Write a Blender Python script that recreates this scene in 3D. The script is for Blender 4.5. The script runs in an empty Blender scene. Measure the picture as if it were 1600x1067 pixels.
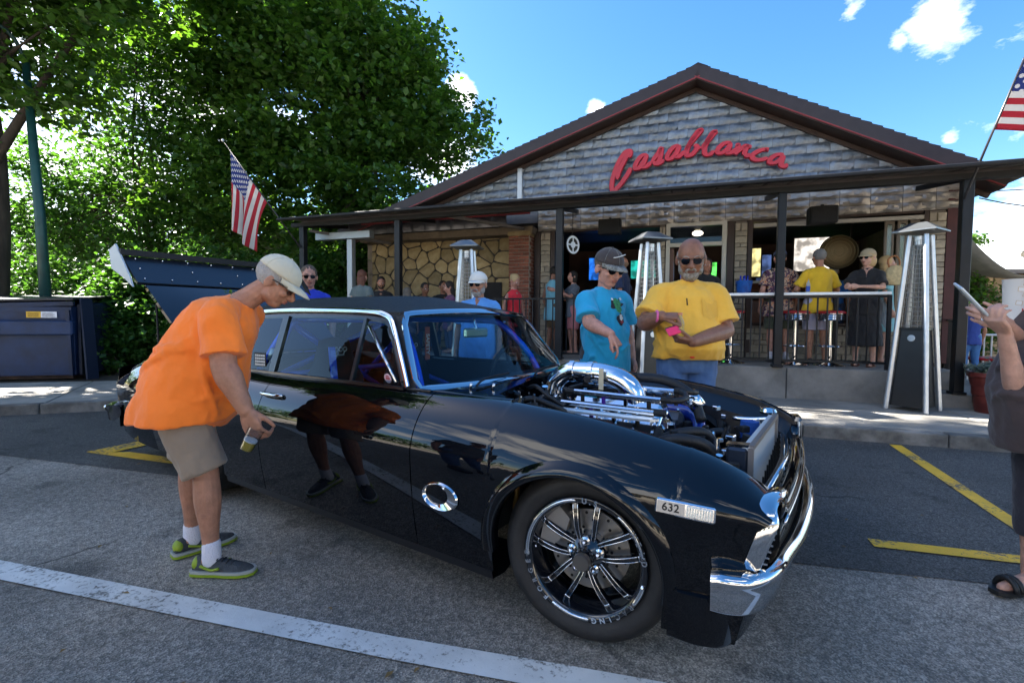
import bpy, bmesh, math, random
import numpy as np
from mathutils import Vector, Matrix, noise
from mathutils.bvhtree import BVHTree
SC = bpy.context.scene; COL = SC.collection
PI = math.pi; rad = math.radians
random.seed(7); RNG = np.random.default_rng(7)
# ---------------------------------------------------------------- camera
cam_d = bpy.data.cameras.new('camera'); cam = bpy.data.objects.new('camera', cam_d); COL.objects.link(cam)
cam_d.sensor_width = 36; cam_d.lens = 745/1600*36; cam_d.clip_start = .05; cam_d.clip_end = 3000
CAMH = 1.218
cam.matrix_world = Matrix.Translation((0, 0, CAMH)) @ Matrix.Rotation(rad(90)-.049, 4, 'X') @ Matrix.Rotation(.007, 4, 'Z')
SC.camera = cam; PHOTO_R = (Matrix.Rotation(rad(90)-.049, 4, 'X') @ Matrix.Rotation(.007, 4, 'Z')).to_3x3()
# ---------------------------------------------------------------- light and exposure
SUN_AZ = rad(-64)      # left of the view axis, beyond the trees
SUN_EL = rad(41)
w = bpy.data.worlds.new('World'); SC.world = w; w.use_nodes = True
wn = w.node_tree.nodes; wl = w.node_tree.links; wn.clear()
sky = wn.new('ShaderNodeTexSky'); sky.sky_type = 'NISHITA'; sky.sun_disc = False
sky.sun_elevation = SUN_EL; sky.sun_rotation = SUN_AZ; sky.altitude = 200; sky.air_density = 1.0; sky.dust_density = .6; sky.ozone_density = 2.0
tc = wn.new('ShaderNodeTexCoord')
def vdir(px, py):
    a, b = (px-800)/745, (py-533.5)/745
    v = PHOTO_R @ Vector((a, -b, -1)); v.normalize(); return v
def wmath(op, a, b=None, c=None, clamp=False):
    n = wn.new('ShaderNodeMath'); n.operation = op; n.use_clamp = clamp
    for i, v in enumerate((a, b, c)):
        if v is None: continue
        if isinstance(v, (int, float)): n.inputs[i].default_value = v
        else: wl.new(v, n.inputs[i])
    return n.outputs[0]
nz = wn.new('ShaderNodeTexNoise'); nz.inputs['Scale'].default_value = 7; nz.inputs['Detail'].default_value = 8; nz.inputs['Roughness'].default_value = .62
mp = wn.new('ShaderNodeMapping'); mp.inputs['Scale'].default_value = (1, 1, 2.0); wl.new(tc.outputs['Generated'], mp.inputs[0]); wl.new(mp.outputs[0], nz.inputs['Vector'])
tot = None
CLOUDS = [(1462, 36, .062, .8), (1405, 66, .035, .55), (1592, 372, .07, 1.1), (1535, 392, .07, .75), (1660, 350, .12, .9), (1575, 420, .09, .7), (718, 145, .040, 1.2), (690, 255, .10, .8), (930, 170, .030, .5), (1482, 216, .024, .45),
          (300, 160, .25, .8), (120, 300, .3, .9), (60, 90, .2, .6), (1900, 200, .25, .8), (2400, 100, .3, .7), (1330, 20, .03, .5)]
for (px, py, s, k) in CLOUDS:
    d = vdir(px, py)
    vm = wn.new('ShaderNodeVectorMath'); vm.operation = 'DISTANCE'; wl.new(tc.outputs['Generated'], vm.inputs[0]); vm.inputs[1].default_value = d
    q = wmath('DIVIDE', vm.outputs['Value'], s); q = wmath('SUBTRACT', 1.0, q, clamp=True); q = wmath('MULTIPLY', q, k)
    tot = q if tot is None else wmath('MAXIMUM', tot, q)
# unseen clouds behind the camera, added to whiten and lift the fill light
nz2 = wn.new('ShaderNodeTexNoise'); nz2.inputs['Scale'].default_value = 2.2; nz2.inputs['Detail'].default_value = 3; wl.new(mp.outputs[0], nz2.inputs['Vector'])
sepd = wn.new('ShaderNodeSeparateXYZ'); wl.new(tc.outputs['Generated'], sepd.inputs[0])
back = wmath('MULTIPLY_ADD', sepd.outputs[1], -4.0, 0.2, clamp=True)
g2 = wmath('MULTIPLY', wmath('MULTIPLY', wmath('SUBTRACT', nz2.outputs[0], .49, clamp=True), 5.0), back)
tot = wmath('MAXIMUM', tot, g2)
cl = wmath('ADD', wmath('SUBTRACT', nz.outputs[0], .66), wmath('MULTIPLY', tot, .55))
cl = wmath('MULTIPLY', cl, 3.2, clamp=True)
cl = wmath('MULTIPLY', cl, wmath('GREATER_THAN', tot, 0.001))
mixc = wn.new('ShaderNodeMix'); mixc.data_type = 'RGBA'
hs = wn.new('ShaderNodeHueSaturation'); hs.inputs['Saturation'].default_value = 1.3; hs.inputs['Value'].default_value = .80; wl.new(sky.outputs[0], hs.inputs['Color'])
wl.new(cl, mixc.inputs[0]); wl.new(hs.outputs[0], mixc.inputs[6]); mixc.inputs[7].default_value = (9.0, 8.9, 8.9, 1)
bg = wn.new('ShaderNodeBackground'); bg.inputs[1].default_value = .05; wl.new(mixc.outputs[2], bg.inputs[0])
wo = wn.new('ShaderNodeOutputWorld'); wl.new(bg.outputs[0], wo.inputs[0])
sd = bpy.data.lights.new('sun', 'SUN'); sd.energy = 5.0; sd.angle = rad(.5); sd.color = (1, .95, .87)
sun = bpy.data.objects.new('sun', sd); COL.objects.link(sun)
sdir = Vector((math.sin(SUN_AZ)*math.cos(SUN_EL), math.cos(SUN_AZ)*math.cos(SUN_EL), math.sin(SUN_EL)))
sun.rotation_euler = sdir.to_track_quat('Z', 'Y').to_euler(); sun.location = (0, 0, 30)
SC.view_settings.view_transform = 'Standard'; SC.view_settings.look = 'None'; SC.view_settings.gamma = 1; SC.view_settings.use_curve_mapping = False
SC.view_settings.exposure = 3.1
SC.render.engine = 'CYCLES'
# ---------------------------------------------------------------- materials
MATS = {}
def mat(name, col=(.5, .5, .5), rough=.6, metal=0, coat=0, var=.0, vscale=6, bump=0, bscale=60, col2=None, spec=.5, trans=0, sss=0, coords='Object', stretch=None, alpha=1, sheen=0, ior=1.45, emit=None, dirt=None, vlo=.35, vhi=.65):
    if name in MATS: return MATS[name]
    m = bpy.data.materials.new(name); MATS[name] = m; m.use_nodes = True
    n = m.node_tree.nodes; l = m.node_tree.links; b = n['Principled BSDF']
    b.inputs['Base Color'].default_value = (*col, 1); b.inputs['Roughness'].default_value = rough; b.inputs['Metallic'].default_value = metal
    b.inputs['Coat Weight'].default_value = coat; b.inputs['Coat Roughness'].default_value = .015; b.inputs['Specular IOR Level'].default_value = spec
    b.inputs['Transmission Weight'].default_value = trans; b.inputs['IOR'].default_value = ior; b.inputs['Alpha'].default_value = alpha
    if sss: b.inputs['Subsurface Weight'].default_value = sss; b.inputs['Subsurface Radius'].default_value = (.02, .008, .004); b.inputs['Subsurface Scale'].default_value = .5
    if sheen: b.inputs['Sheen Weight'].default_value = sheen
    if emit: b.inputs['Emission Color'].default_value = (*emit[:3], 1); b.inputs['Emission Strength'].default_value = emit[3]
    if var or bump or col2:
        t = n.new('ShaderNodeTexCoord'); mp = n.new('ShaderNodeMapping'); l.new(t.outputs[coords], mp.inputs[0])
        if stretch: mp.inputs['Scale'].default_value = stretch
        if var or col2:
            nt = n.new('ShaderNodeTexNoise'); nt.inputs['Scale'].default_value = vscale; nt.inputs['Detail'].default_value = 6; nt.inputs['Roughness'].default_value = .6; l.new(mp.outputs[0], nt.inputs['Vector'])
            cr = n.new('ShaderNodeValToRGB'); l.new(nt.outputs[0], cr.inputs[0])
            c2 = col2 if col2 else tuple(min(1, c*(1+var)) for c in col); c1 = col if col2 else tuple(c*(1-var) for c in col)
            cr.color_ramp.elements[0].color = (*c1, 1); cr.color_ramp.elements[1].color = (*c2, 1); cr.color_ramp.elements[0].position = vlo; cr.color_ramp.elements[1].position = vhi
            oi = n.new('ShaderNodeObjectInfo'); hv = n.new('ShaderNodeHueSaturation'); mr = n.new('ShaderNodeMapRange'); l.new(oi.outputs['Random'], mr.inputs[0]); mr.inputs[3].default_value = 1-var*.8; mr.inputs[4].default_value = 1+var*.8
            l.new(mr.outputs[0], hv.inputs['Value']); l.new(cr.outputs[0], hv.inputs['Color']); l.new(hv.outputs[0], b.inputs['Base Color'])
        if bump:
            nb = n.new('ShaderNodeTexNoise'); nb.inputs['Scale'].default_value = bscale; nb.inputs['Detail'].default_value = 4; l.new(mp.outputs[0], nb.inputs['Vector'])
            bp = n.new('ShaderNodeBump'); bp.inputs['Strength'].default_value = bump; bp.inputs['Distance'].default_value = .01; l.new(nb.outputs[0], bp.inputs['Height']); l.new(bp.outputs[0], b.inputs['Normal'])
    return m
# ---------------------------------------------------------------- frames
AB = rad(19.3)
def Fm(x, y, ang): return Matrix.Translation((x, y, 0)) @ Matrix.Rotation(ang, 4, 'Z')
WORLD = (Matrix.Identity(4), 0.0)
BLD = (Fm(0, 0, -AB), -AB)
CARA = -.574
CARF = (Fm(.698, 2.394, CARA), CARA)
def ray_point(px, py, dist):      # point seen at that pixel at a given distance ahead
    d = PHOTO_R @ Vector(((px-800)/745, -(py-533.5)/745, -1)); d *= dist/d.y
    return Vector((d.x, d.y, d.z+CAMH))
def thing(name, label, cat, frame, base, rot=0, group=None):
    o = bpy.data.objects.new(name, None); COL.objects.link(o); o.empty_display_size = .1
    o.location = frame[0] @ Vector(base); o.rotation_euler = (0, 0, frame[1]+rot)
    o['label'] = label; o['category'] = cat
    if group: o['group'] = group
    T_INFO[o.name] = (Vector(base), rot)
    return o
T_INFO = {}
def link_mesh(name, me, m, parent=None, smooth=False):
    o = bpy.data.objects.new(name, me); COL.objects.link(o)
    if m is not None and not me.materials: me.materials.append(m)
    if parent is not None: o.parent = parent
    return o
# ---------------------------------------------------------------- mesh builder
class MB:
    def __init__(s): s.v = []; s.f = []; s.mi = []; s.k = 0
    def add(s, vs, fs, mi=0):
        b = len(s.v); s.v += [tuple(v) for v in vs]; s.f += [tuple(i+b for i in f) for f in fs]; s.mi += [mi]*len(fs); return s
    def box(s, x0, x1, y0, y1, z0, z1, mi=0, ch=0):
        if ch:
            x0, x1 = sorted((x0, x1)); y0, y1 = sorted((y0, y1)); z0, z1 = sorted((z0, z1))
            ch = min(ch, (x1-x0)*.45, (y1-y0)*.45, (z1-z0)*.45)
            vs = []; idx = {}
            for ix, sx in enumerate((x0, x1)):
                for iy, sy in enumerate((y0, y1)):
                    for iz, sz in enumerate((z0, z1)):
                        dx, dy, dz = (ch if ix == 0 else -ch), (ch if iy == 0 else -ch), (ch if iz == 0 else -ch)
                        for a, p in enumerate(((sx, sy+dy, sz+dz), (sx+dx, sy, sz+dz), (sx+dx, sy+dy, sz))):
                            idx[(ix, iy, iz, a)] = len(vs); vs.append(p)
            fs = []
            for a in range(3):
                for e in (0, 1):
                    o = [i for i in range(3) if i != a]; q = []
                    for (p, r) in ((0, 0), (1, 0), (1, 1), (0, 1)):
                        k = [0, 0, 0]; k[a] = e; k[o[0]] = p; k[o[1]] = r; q.append(idx[(*k, a)])
                    if (e == 1) != (a != 1): q.reverse()
                    fs.append(q)
            for a in range(3):      # edges along axis a
                o = [i for i in range(3) if i != a]
                for p in (0, 1):
                    for r in (0, 1):
                        k0 = [0, 0, 0]; k0[o[0]] = p; k0[o[1]] = r; k1 = list(k0); k1[a] = 1
                        fs.append([idx[(*k0, o[0])], idx[(*k0, o[1])], idx[(*k1, o[1])], idx[(*k1, o[0])]])
            for ix in (0, 1):
                for iy in (0, 1):
                    for iz in (0, 1): fs.append([idx[(ix, iy, iz, a)] for a in range(3)])
            return s.add(vs, fs, mi)
        return s.add([(x0, y0, z0), (x1, y0, z0), (x1, y1, z0), (x0, y1, z0), (x0, y0, z1), (x1, y0, z1), (x1, y1, z1), (x0, y1, z1)],
                     [(0, 3, 2, 1), (4, 5, 6, 7), (0, 1, 5, 4), (1, 2, 6, 5), (2, 3, 7, 6), (3, 0, 4, 7)], mi)
    def obox(s, c, size, R, mi=0, ch=0):
        t = MB(); hx, hy, hz = (q/2 for q in size); t.box(-hx, hx, -hy, hy, -hz, hz, 0, ch)
        c = Vector(c); return s.add([c+R@Vector(v) for v in t.v], t.f, mi)
    def bar(s, p0, p1, w, h, up=(0, 0, 1), mi=0, ch=0):
        p0, p1 = Vector(p0), Vector(p1); d = (p1-p0); L = d.length; x = d.normalized(); u = Vector(up)
        y = u.cross(x)
        if y.length < 1e-4: y = Vector((0, 1, 0)).cross(x)
        y.normalize(); z = x.cross(y); R = Matrix((x, y, z)).transposed()
        return s.obox((p0+p1)/2, (L, w, h), R, mi, ch)
    def tube(s, pts, r, n=10, mi=0, caps=True, sub=0, flat=None, closed=False):
        P = [Vector(p) for p in pts]; rr = list(r) if hasattr(r, '__len__') else [r]*len(P)
        if sub: P, rr = catmull(P, rr, sub)
        m = len(P); vs = []; fs = []
        prev = None
        for i in range(m):
            if closed: t = (P[(i+1) % m]-P[i-1])
            else: t = (P[min(i+1, m-1)]-P[max(i-1, 0)])
            if t.length < 1e-9: t = Vector((0, 0, 1))
            t.normalize()
            if prev is None:
                a = Vector((0, 0, 1)) if abs(t.z) < .9 else Vector((1, 0, 0))
                x = a.cross(t).normalized()
            else:
                x = prev-t*prev.dot(t)
                if x.length < 1e-6: x = Vector((0, 0, 1)).cross(t)
                x.normalize()
            prev = x; y = t.cross(x)
            for k in range(n):
                a = 2*PI*k/n; vs.append(P[i]+(x*math.cos(a)+y*math.sin(a))*rr[i])
        for i in range(m if closed else m-1):
            j = (i+1) % m
            for k in range(n): fs.append((i*n+k, i*n+(k+1) % n, j*n+(k+1) % n, j*n+k))
        if caps and not closed: fs.append(tuple(range(n))[::-1]); fs.append(tuple((m-1)*n+k for k in range(n)))
        return s.add(vs, fs, mi)
    def cap(s, p0, p1, r0, r1, n=12, mi=0):     # tapered capsule
        p0, p1 = Vector(p0), Vector(p1); d = p1-p0; L = d.length; t = d.normalized() if L > 1e-6 else Vector((0, 0, 1))
        pts = []; rs = []
        for a in (88, 60, 35, 12): pts.append(p0-t*r0*math.sin(rad(a))); rs.append(r0*math.cos(rad(a)))
        for a in (12, 35, 60, 88): pts.append(p1+t*r1*math.sin(rad(a))); rs.append(r1*math.cos(rad(a)))
        return s.tube(pts, rs, n, mi)
    def limb(s, pts, rs, n=14, sub=3):
        P, rr = catmull([Vector(p) for p in pts], rs, sub)
        t0 = (P[0]-P[1]).normalized(); t1 = (P[-1]-P[-2]).normalized()
        A = [(P[0]+t0*rr[0]*math.sin(rad(a)), rr[0]*math.cos(rad(a))) for a in (85, 55, 25)]
        B = [(P[-1]+t1*rr[-1]*math.sin(rad(a)), rr[-1]*math.cos(rad(a))) for a in (25, 55, 85)]
        Q = A+list(zip(P, rr))+B
        return s.tube([q[0] for q in Q], [q[1] for q in Q], n)
    def ell(s, c, r, R=None, n=16, m=10, mi=0, zmin=-1.0):
        c = Vector(c); r = (r, r, r) if not hasattr(r, '__len__') else r; R = R or Matrix.Identity(3); vs = []; fs = []
        a0 = math.asin(max(-1, zmin)) if zmin > -1 else -PI/2+.05
        for i in range(m+1):
            a = a0+(PI/2-.02-a0)*i/m
            for k in range(n):
                b = 2*PI*k/n; vs.append(c+R@Vector((r[0]*math.cos(a)*math.cos(b), r[1]*math.cos(a)*math.sin(b), r[2]*math.sin(a))))
        for i in range(m):
            for k in range(n): fs.append((i*n+k, i*n+(k+1) % n, (i+1)*n+(k+1) % n, (i+1)*n+k))
        fs.append(tuple(range(n))[::-1]); fs.append(tuple(m*n+k for k in range(n)))
        return s.add(vs, fs, mi)
    def loft(s, rings, mi=0, closed=True, caps=True):
        n = len(rings[0]); vs = [p for r in rings for p in r]; fs = []
        for i in range(len(rings)-1):
            for k in range(n if closed else n-1): fs.append((i*n+k, i*n+(k+1) % n, (i+1)*n+(k+1) % n, (i+1)*n+k))
        if caps and closed: fs.append(tuple(range(n))[::-1]); fs.append(tuple((len(rings)-1)*n+k for k in range(n)))
        return s.add(vs, fs, mi)
    def lathe(s, prof, c=(0, 0, 0), axis='Z', n=32, mi=0, caps=False):
        c = Vector(c); rings = []
        for (r, h) in prof:
            ring = []
            for k in range(n):
                a = 2*PI*k/n; x, y = r*math.cos(a), r*math.sin(a)
                ring.append(c+(Vector((x, y, h)) if axis == 'Z' else Vector((x, h, y)) if axis == 'Y' else Vector((h, x, y))))
            rings.append(ring)
        return s.loft(rings, mi, True, caps)
    def prism(s, poly, axis, a0, a1, mi=0):    # polygon extruded along an axis; poly gives the other two coordinates in order
        n = len(poly); f = {'Y': lambda p, a: (p[0], a, p[1]), 'X': lambda p, a: (a, p[0], p[1]), 'Z': lambda p, a: (p[0], p[1], a)}[axis]
        vs = [f(p, a0) for p in poly]+[f(p, a1) for p in poly]
        return s.add(vs, [tuple(range(n)), tuple(range(2*n-1, n-1, -1))]+[(i, n+i, n+(i+1) % n, (i+1) % n) for i in range(n)], mi)
    def mesh(s, name, smooth=False, off=(0, 0, 0), auto=None):
        me = bpy.data.meshes.new(name); o = Vector(off)
        me.from_pydata([(v[0]-o[0], v[1]-o[1], v[2]-o[2]) for v in s.v], [], s.f)
        if any(s.mi): me.polygons.foreach_set('material_index', s.mi)
        bm = bmesh.new(); bm.from_mesh(me); bmesh.ops.recalc_face_normals(bm, faces=bm.faces); bm.to_mesh(me); bm.free()
        if smooth: me.polygons.foreach_set('use_smooth', [True]*len(me.polygons))
        if smooth and auto: me.set_sharp_from_angle(angle=rad(auto))
        me.update(); return me
def catmull(P, rr, sub):
    Q = []; R = []
    n = len(P)
    for i in range(n-1):
        p0, p1, p2, p3 = P[max(i-1, 0)], P[i], P[i+1], P[min(i+2, n-1)]
        for k in range(sub):
            t = k/sub; t2 = t*t; t3 = t2*t
            Q.append(.5*((2*p1)+(-p0+p2)*t+(2*p0-5*p1+4*p2-p3)*t2+(-p0+3*p1-3*p2+p3)*t3)); R.append(rr[i]+(rr[i+1]-rr[i])*(t*t*(3-2*t)))
    Q.append(P[-1]); R.append(rr[-1]); return Q, R
def part(name, mb, m, T, smooth=False, auto=None, label=None, sub_of=None):
    """mesh part of thing T, coordinates given in T's frame"""
    base, rot = T_INFO[T.name]
    me = mb.mesh(name, smooth, (0, 0, 0), auto)
    M = (Matrix.Translation(base) @ Matrix.Rotation(rot, 4, 'Z')).inverted() if rot else Matrix.Translation(-base)
    me.transform(M)
    for q in (m if isinstance(m, (list, tuple)) else [m]): me.materials.append(q)
    o = bpy.data.objects.new(name, me); COL.objects.link(o); o.parent = sub_of if sub_of else T
    if label: o['label'] = label
    return o
def solo(name, label, cat, mb, m, frame, base, smooth=False, auto=None, group=None, kind=None):
    me = mb.mesh(name, smooth, base, auto)
    for q in (m if isinstance(m, (list, tuple)) else [m]): me.materials.append(q)
    o = bpy.data.objects.new(name, me); COL.objects.link(o); o.location = frame[0] @ Vector(base); o.rotation_euler = (0, 0, frame[1])
    if kind: o['kind'] = kind
    if label: o['label'] = label
    if cat: o['category'] = cat
    if group: o['group'] = group
    T_INFO[o.name] = (Vector(base), 0)
    return o
def fuse(mb, voxel=.01, smooth=2, disp=None, cut=None):
    """weld overlapping shapes into one continuous surface"""
    me = mb.mesh('tmp'); o = bpy.data.objects.new('tmp', me); COL.objects.link(o)
    r = o.modifiers.new('r', 'REMESH'); r.mode = 'VOXEL'; r.voxel_size = voxel; r.use_smooth_shade = True
    if smooth: q = o.modifiers.new('s', 'SMOOTH'); q.iterations = smooth; q.factor = .5
    dg = bpy.context.evaluated_depsgraph_get(); ev = o.evaluated_get(dg); me2 = bpy.data.meshes.new_from_object(ev)
    bpy.data.objects.remove(o); bpy.data.meshes.remove(me)
    if disp:
        n = len(me2.vertices); co = np.empty(n*3); me2.vertices.foreach_get('co', co); no = np.empty(n*3); me2.vertices.foreach_get('normal', no)
        co = co.reshape(-1, 3); no = no.reshape(-1, 3); amp, sx, sy, sz = disp
        d = np.empty(n)
        for i_, c in enumerate(co):
            a_ = noise.noise(Vector((c[0]*sx*.9+c[2]*1.5, c[1]*sy*.9, c[2]*sz*.8+c[0]*2))); b_ = noise.noise(Vector((c[0]*sx*2.2+7, c[1]*sy*2.2-c[2]*3, c[2]*sz*1.8)))
            d[i_] = .55*a_+1.0*(.28-abs(a_))+.5*(.22-abs(b_))
        co += no*(d*amp)[:, None]; me2.vertices.foreach_set('co', co.ravel()); me2.update()
    if cut:
        bm = bmesh.new(); bm.from_mesh(me2)
        for (pco, pno) in cut: bmesh.ops.bisect_plane(bm, geom=bm.verts[:]+bm.edges[:]+bm.faces[:], plane_co=pco, plane_no=pno, clear_outer=True)
        bm.to_mesh(me2); bm.free()
    me2.polygons.foreach_set('use_smooth', [True]*len(me2.polygons)); me2.update()
    return me2
def cluster(fn, *a): return fn(*a)
# ================================================================ ground
def asphalt(name, c1, c2, speck, crack=True):
    m = bpy.data.materials.new(name); m.use_nodes = True; n = m.node_tree.nodes; l = m.node_tree.links; b = n['Principled BSDF']
    t = n.new('ShaderNodeTexCoord'); P = t.outputs['Object']
    big = n.new('ShaderNodeTexNoise'); big.inputs['Scale'].default_value = .9; big.inputs['Detail'].default_value = 7; l.new(P, big.inputs['Vector'])
    cr = n.new('ShaderNodeValToRGB'); cr.color_ramp.elements[0].color = (*c1, 1); cr.color_ramp.elements[1].color = (*c2, 1); cr.color_ramp.elements[0].position = .38; cr.color_ramp.elements[1].position = .64; l.new(big.outputs[0], cr.inputs[0])
    vo = n.new('ShaderNodeTexVoronoi'); vo.inputs['Scale'].default_value = 165; l.new(P, vo.inputs['Vector'])
    gr = n.new('ShaderNodeValToRGB'); l.new(vo.outputs['Color'], gr.inputs[0]); e = gr.color_ramp.elements; e[0].position = .3; e[0].color = (.45, .45, .45, 1); e[1].position = .95; e[1].color = (*speck, 1)
    mx = n.new('ShaderNodeMix'); mx.data_type = 'RGBA'; mx.blend_type = 'MULTIPLY'; mx.inputs[0].default_value = .85; l.new(cr.outputs[0], mx.inputs[6]); l.new(gr.outputs[0], mx.inputs[7])
    fine = n.new('ShaderNodeTexNoise'); fine.inputs['Scale'].default_value = 30; fine.inputs['Detail'].default_value = 6; l.new(P, fine.inputs['Vector'])
    fr = n.new('ShaderNodeMapRange'); l.new(fine.outputs[0], fr.inputs[0]); fr.inputs[1].default_value = .3; fr.inputs[2].default_value = .7; fr.inputs[3].default_value = .72; fr.inputs[4].default_value = 1.3
    m2 = n.new('ShaderNodeVectorMath'); m2.operation = 'SCALE'; l.new(mx.outputs[2], m2.inputs[0]); l.new(fr.outputs[0], m2.inputs['Scale'])
    out = m2.outputs[0]
    # cracks
    wv = n.new('ShaderNodeTexNoise'); wv.inputs['Scale'].default_value = 1.7; wv.inputs['Detail'].default_value = 5; l.new(P, wv.inputs['Vector'])
    ad = n.new('ShaderNodeVectorMath'); ad.operation = 'MULTIPLY_ADD'; l.new(wv.outputs['Color'], ad.inputs[0]); ad.inputs[1].default_value = (.6, .6, 0); l.new(P, ad.inputs[2])
    v2 = n.new('ShaderNodeTexVoronoi'); v2.feature = 'DISTANCE_TO_EDGE'; v2.inputs['Scale'].default_value = .42; l.new(ad.outputs[0], v2.inputs['Vector'])
    ck = n.new('ShaderNodeMapRange'); l.new(v2.outputs[0], ck.inputs[0]); ck.inputs[1].default_value = .002; ck.inputs[2].default_value = .007; ck.inputs[3].default_value = .35; ck.inputs[4].default_value = 1
    # cracks fade in and out
    mk = n.new('ShaderNodeTexNoise'); mk.inputs['Scale'].default_value = .8; l.new(P, mk.inputs['Vector'])
    mr = n.new('ShaderNodeMapRange'); l.new(mk.outputs[0], mr.inputs[0]); mr.inputs[1].default_value = .44; mr.inputs[2].default_value = .52
    mm = n.new('ShaderNodeMath'); mm.operation = 'MAXIMUM'; l.new(ck.outputs[0], mm.inputs[0]); l.new(mr.outputs[0], mm.inputs[1])
    m3 = n.new('ShaderNodeVectorMath'); m3.operation = 'SCALE'; l.new(out, m3.inputs[0]); l.new(mm.outputs[0], m3.inputs['Scale'])
    # round oil spots
    sp = n.new('ShaderNodeTexNoise'); sp.inputs['Scale'].default_value = 3.1; sp.inputs['Detail'].default_value = 3; l.new(P, sp.inputs['Vector'])
    so = n.new('ShaderNodeMapRange'); l.new(sp.outputs[0], so.inputs[0]); so.inputs[1].default_value = .60; so.inputs[2].default_value = .70; so.inputs[3].default_value = 1; so.inputs[4].default_value = .55
    m4 = n.new('ShaderNodeVectorMath'); m4.operation = 'SCALE'; l.new(m3.outputs[0], m4.inputs[0]); l.new(so.outputs[0], m4.inputs['Scale'])
    l.new(m4.outputs[0], b.inputs['Base Color']); b.inputs['Roughness'].default_value = .85
    ah = n.new('ShaderNodeMath'); ah.operation = 'ADD'; l.new(vo.outputs['Distance'], ah.inputs[0]); l.new(fine.outputs[0], ah.inputs[1])
    bp = n.new('ShaderNodeBump'); bp.inputs['Strength'].default_value = .55; bp.inputs['Distance'].default_value = .006; l.new(ah.outputs[0], bp.inputs['Height']); l.new(bp.outputs[0], b.inputs['Normal'])
    return m
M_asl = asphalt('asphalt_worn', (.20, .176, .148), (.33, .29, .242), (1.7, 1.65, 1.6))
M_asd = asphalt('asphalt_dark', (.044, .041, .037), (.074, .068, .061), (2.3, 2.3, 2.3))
def paint(name, col, under):
    m = bpy.data.materials.new(name); m.use_nodes = True; n = m.node_tree.nodes; l = m.node_tree.links; b = n['Principled BSDF']
    t = n.new('ShaderNodeTexCoord'); a = n.new('ShaderNodeTexNoise'); a.inputs['Scale'].default_value = 38; a.inputs['Detail'].default_value = 8; a.inputs['Roughness'].default_value = .75; l.new(t.outputs['Object'], a.inputs['Vector'])
    r = n.new('ShaderNodeValToRGB'); r.color_ramp.elements[0].position = .40; r.color_ramp.elements[0].color = (*under, 1); r.color_ramp.elements[1].position = .50; r.color_ramp.elements[1].color = (*col, 1); a3 = n.new('ShaderNodeTexNoise'); a3.inputs['Scale'].default_value = 2.6; a3.inputs['Detail'].default_value = 4; l.new(t.outputs['Object'], a3.inputs['Vector']); ws = n.new('ShaderNodeMath'); ws.operation = 'MULTIPLY_ADD'; l.new(a3.outputs[0], ws.inputs[0]); ws.inputs[1].default_value = .75; ws.inputs[2].default_value = -.33; wa = n.new('ShaderNodeMath'); wa.operation = 'ADD'; l.new(a.outputs[0], wa.inputs[0]); l.new(ws.outputs[0], wa.inputs[1]); l.new(wa.outputs[0], r.inputs[0])
    a2 = n.new('ShaderNodeTexNoise'); a2.inputs['Scale'].default_value = 5; a2.inputs['Detail'].default_value = 5; l.new(t.outputs['Object'], a2.inputs['Vector'])
    mr = n.new('ShaderNodeMapRange'); l.new(a2.outputs[0], mr.inputs[0]); mr.inputs[3].default_value = .6; mr.inputs[4].default_value = 1.25
    s = n.new('ShaderNodeVectorMath'); s.operation = 'SCALE'; l.new(r.outputs[0], s.inputs[0]); l.new(mr.outputs[0], s.inputs['Scale']); l.new(s.outputs[0], b.inputs['Base Color'])
    b.inputs['Roughness'].default_value = .7; bp = n.new('ShaderNodeBump'); bp.inputs['Strength'].default_value = .4; bp.inputs['Distance'].default_value = .005; l.new(a.outputs[0], bp.inputs['Height']); l.new(bp.outputs[0], b.inputs['Normal'])
    return m
M_white = paint('white_line_paint', (.66, .64, .60), (.18, .17, .15)); M_yel = paint('yellow_line_paint', (.78, .43, .02), (.10, .09, .07))
M_conc = mat('concrete', (.22, .205, .18), .9, var=.28, vscale=2.2, bump=.5, bscale=120)
M_conc2 = mat('concrete_wall', (.17, .16, .145), .9, var=.25, vscale=3, bump=.5, bscale=70)
M_kerb = mat('kerb_concrete', (.17, .16, .145), .9, var=.4, vscale=5, bump=.6, bscale=60)
M_soil = mat('soil', (.06, .045, .03), 1, var=.4, vscale=12, bump=1, bscale=30)
M_grass = mat('lawn', (.04, .075, .02), 1, var=.4, vscale=8, bump=1, bscale=40)
def flat(name, pts, z, m, frame, label=None, sub=1):
    mb = MB(); mb.add([(p[0], p[1], z) for p in pts], [tuple(range(len(pts)))])
    o = solo(name, label, None, mb, m, frame, (0, 0, 0), kind='structure'); return o
flat('ground', [(-400, -400), (400, -400), (400, 600), (-400, 600)], -.012, M_grass, WORLD)
flat('parking_lot', [(-40, -30), (60, -30), (60, 30), (-40, 30)], -.006, M_asl, BLD)
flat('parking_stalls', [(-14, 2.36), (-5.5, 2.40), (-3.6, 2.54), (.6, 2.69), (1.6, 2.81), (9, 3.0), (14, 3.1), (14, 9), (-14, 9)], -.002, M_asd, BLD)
flat('white_line', [(-12, .35), (-3.2, 1.36-.02), (-1.0, 1.52), (-.3, 1.60), (6, 2.25), (6, 2.13), (-.3, 1.48), (-.95, 1.41), (-3.05, 1.23), (-12, .22)], .002, M_white, BLD)
flat('yellow_line', [(1.98, 5.62), (2.08, 5.62), (1.97, 3.3), (1.87, 3.3)], .002, M_yel, BLD)
flat('yellow_line', [(1.02, 3.02), (1.02, 3.12), (4.0, 3.33), (4.0, 3.22)], .0045, M_yel, BLD)
flat('yellow_line', [(-4.95, 2.70), (-4.60, 2.84), (-2.2, 2.88), (-2.2, 2.78)], .0035, M_yel, BLD)
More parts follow.
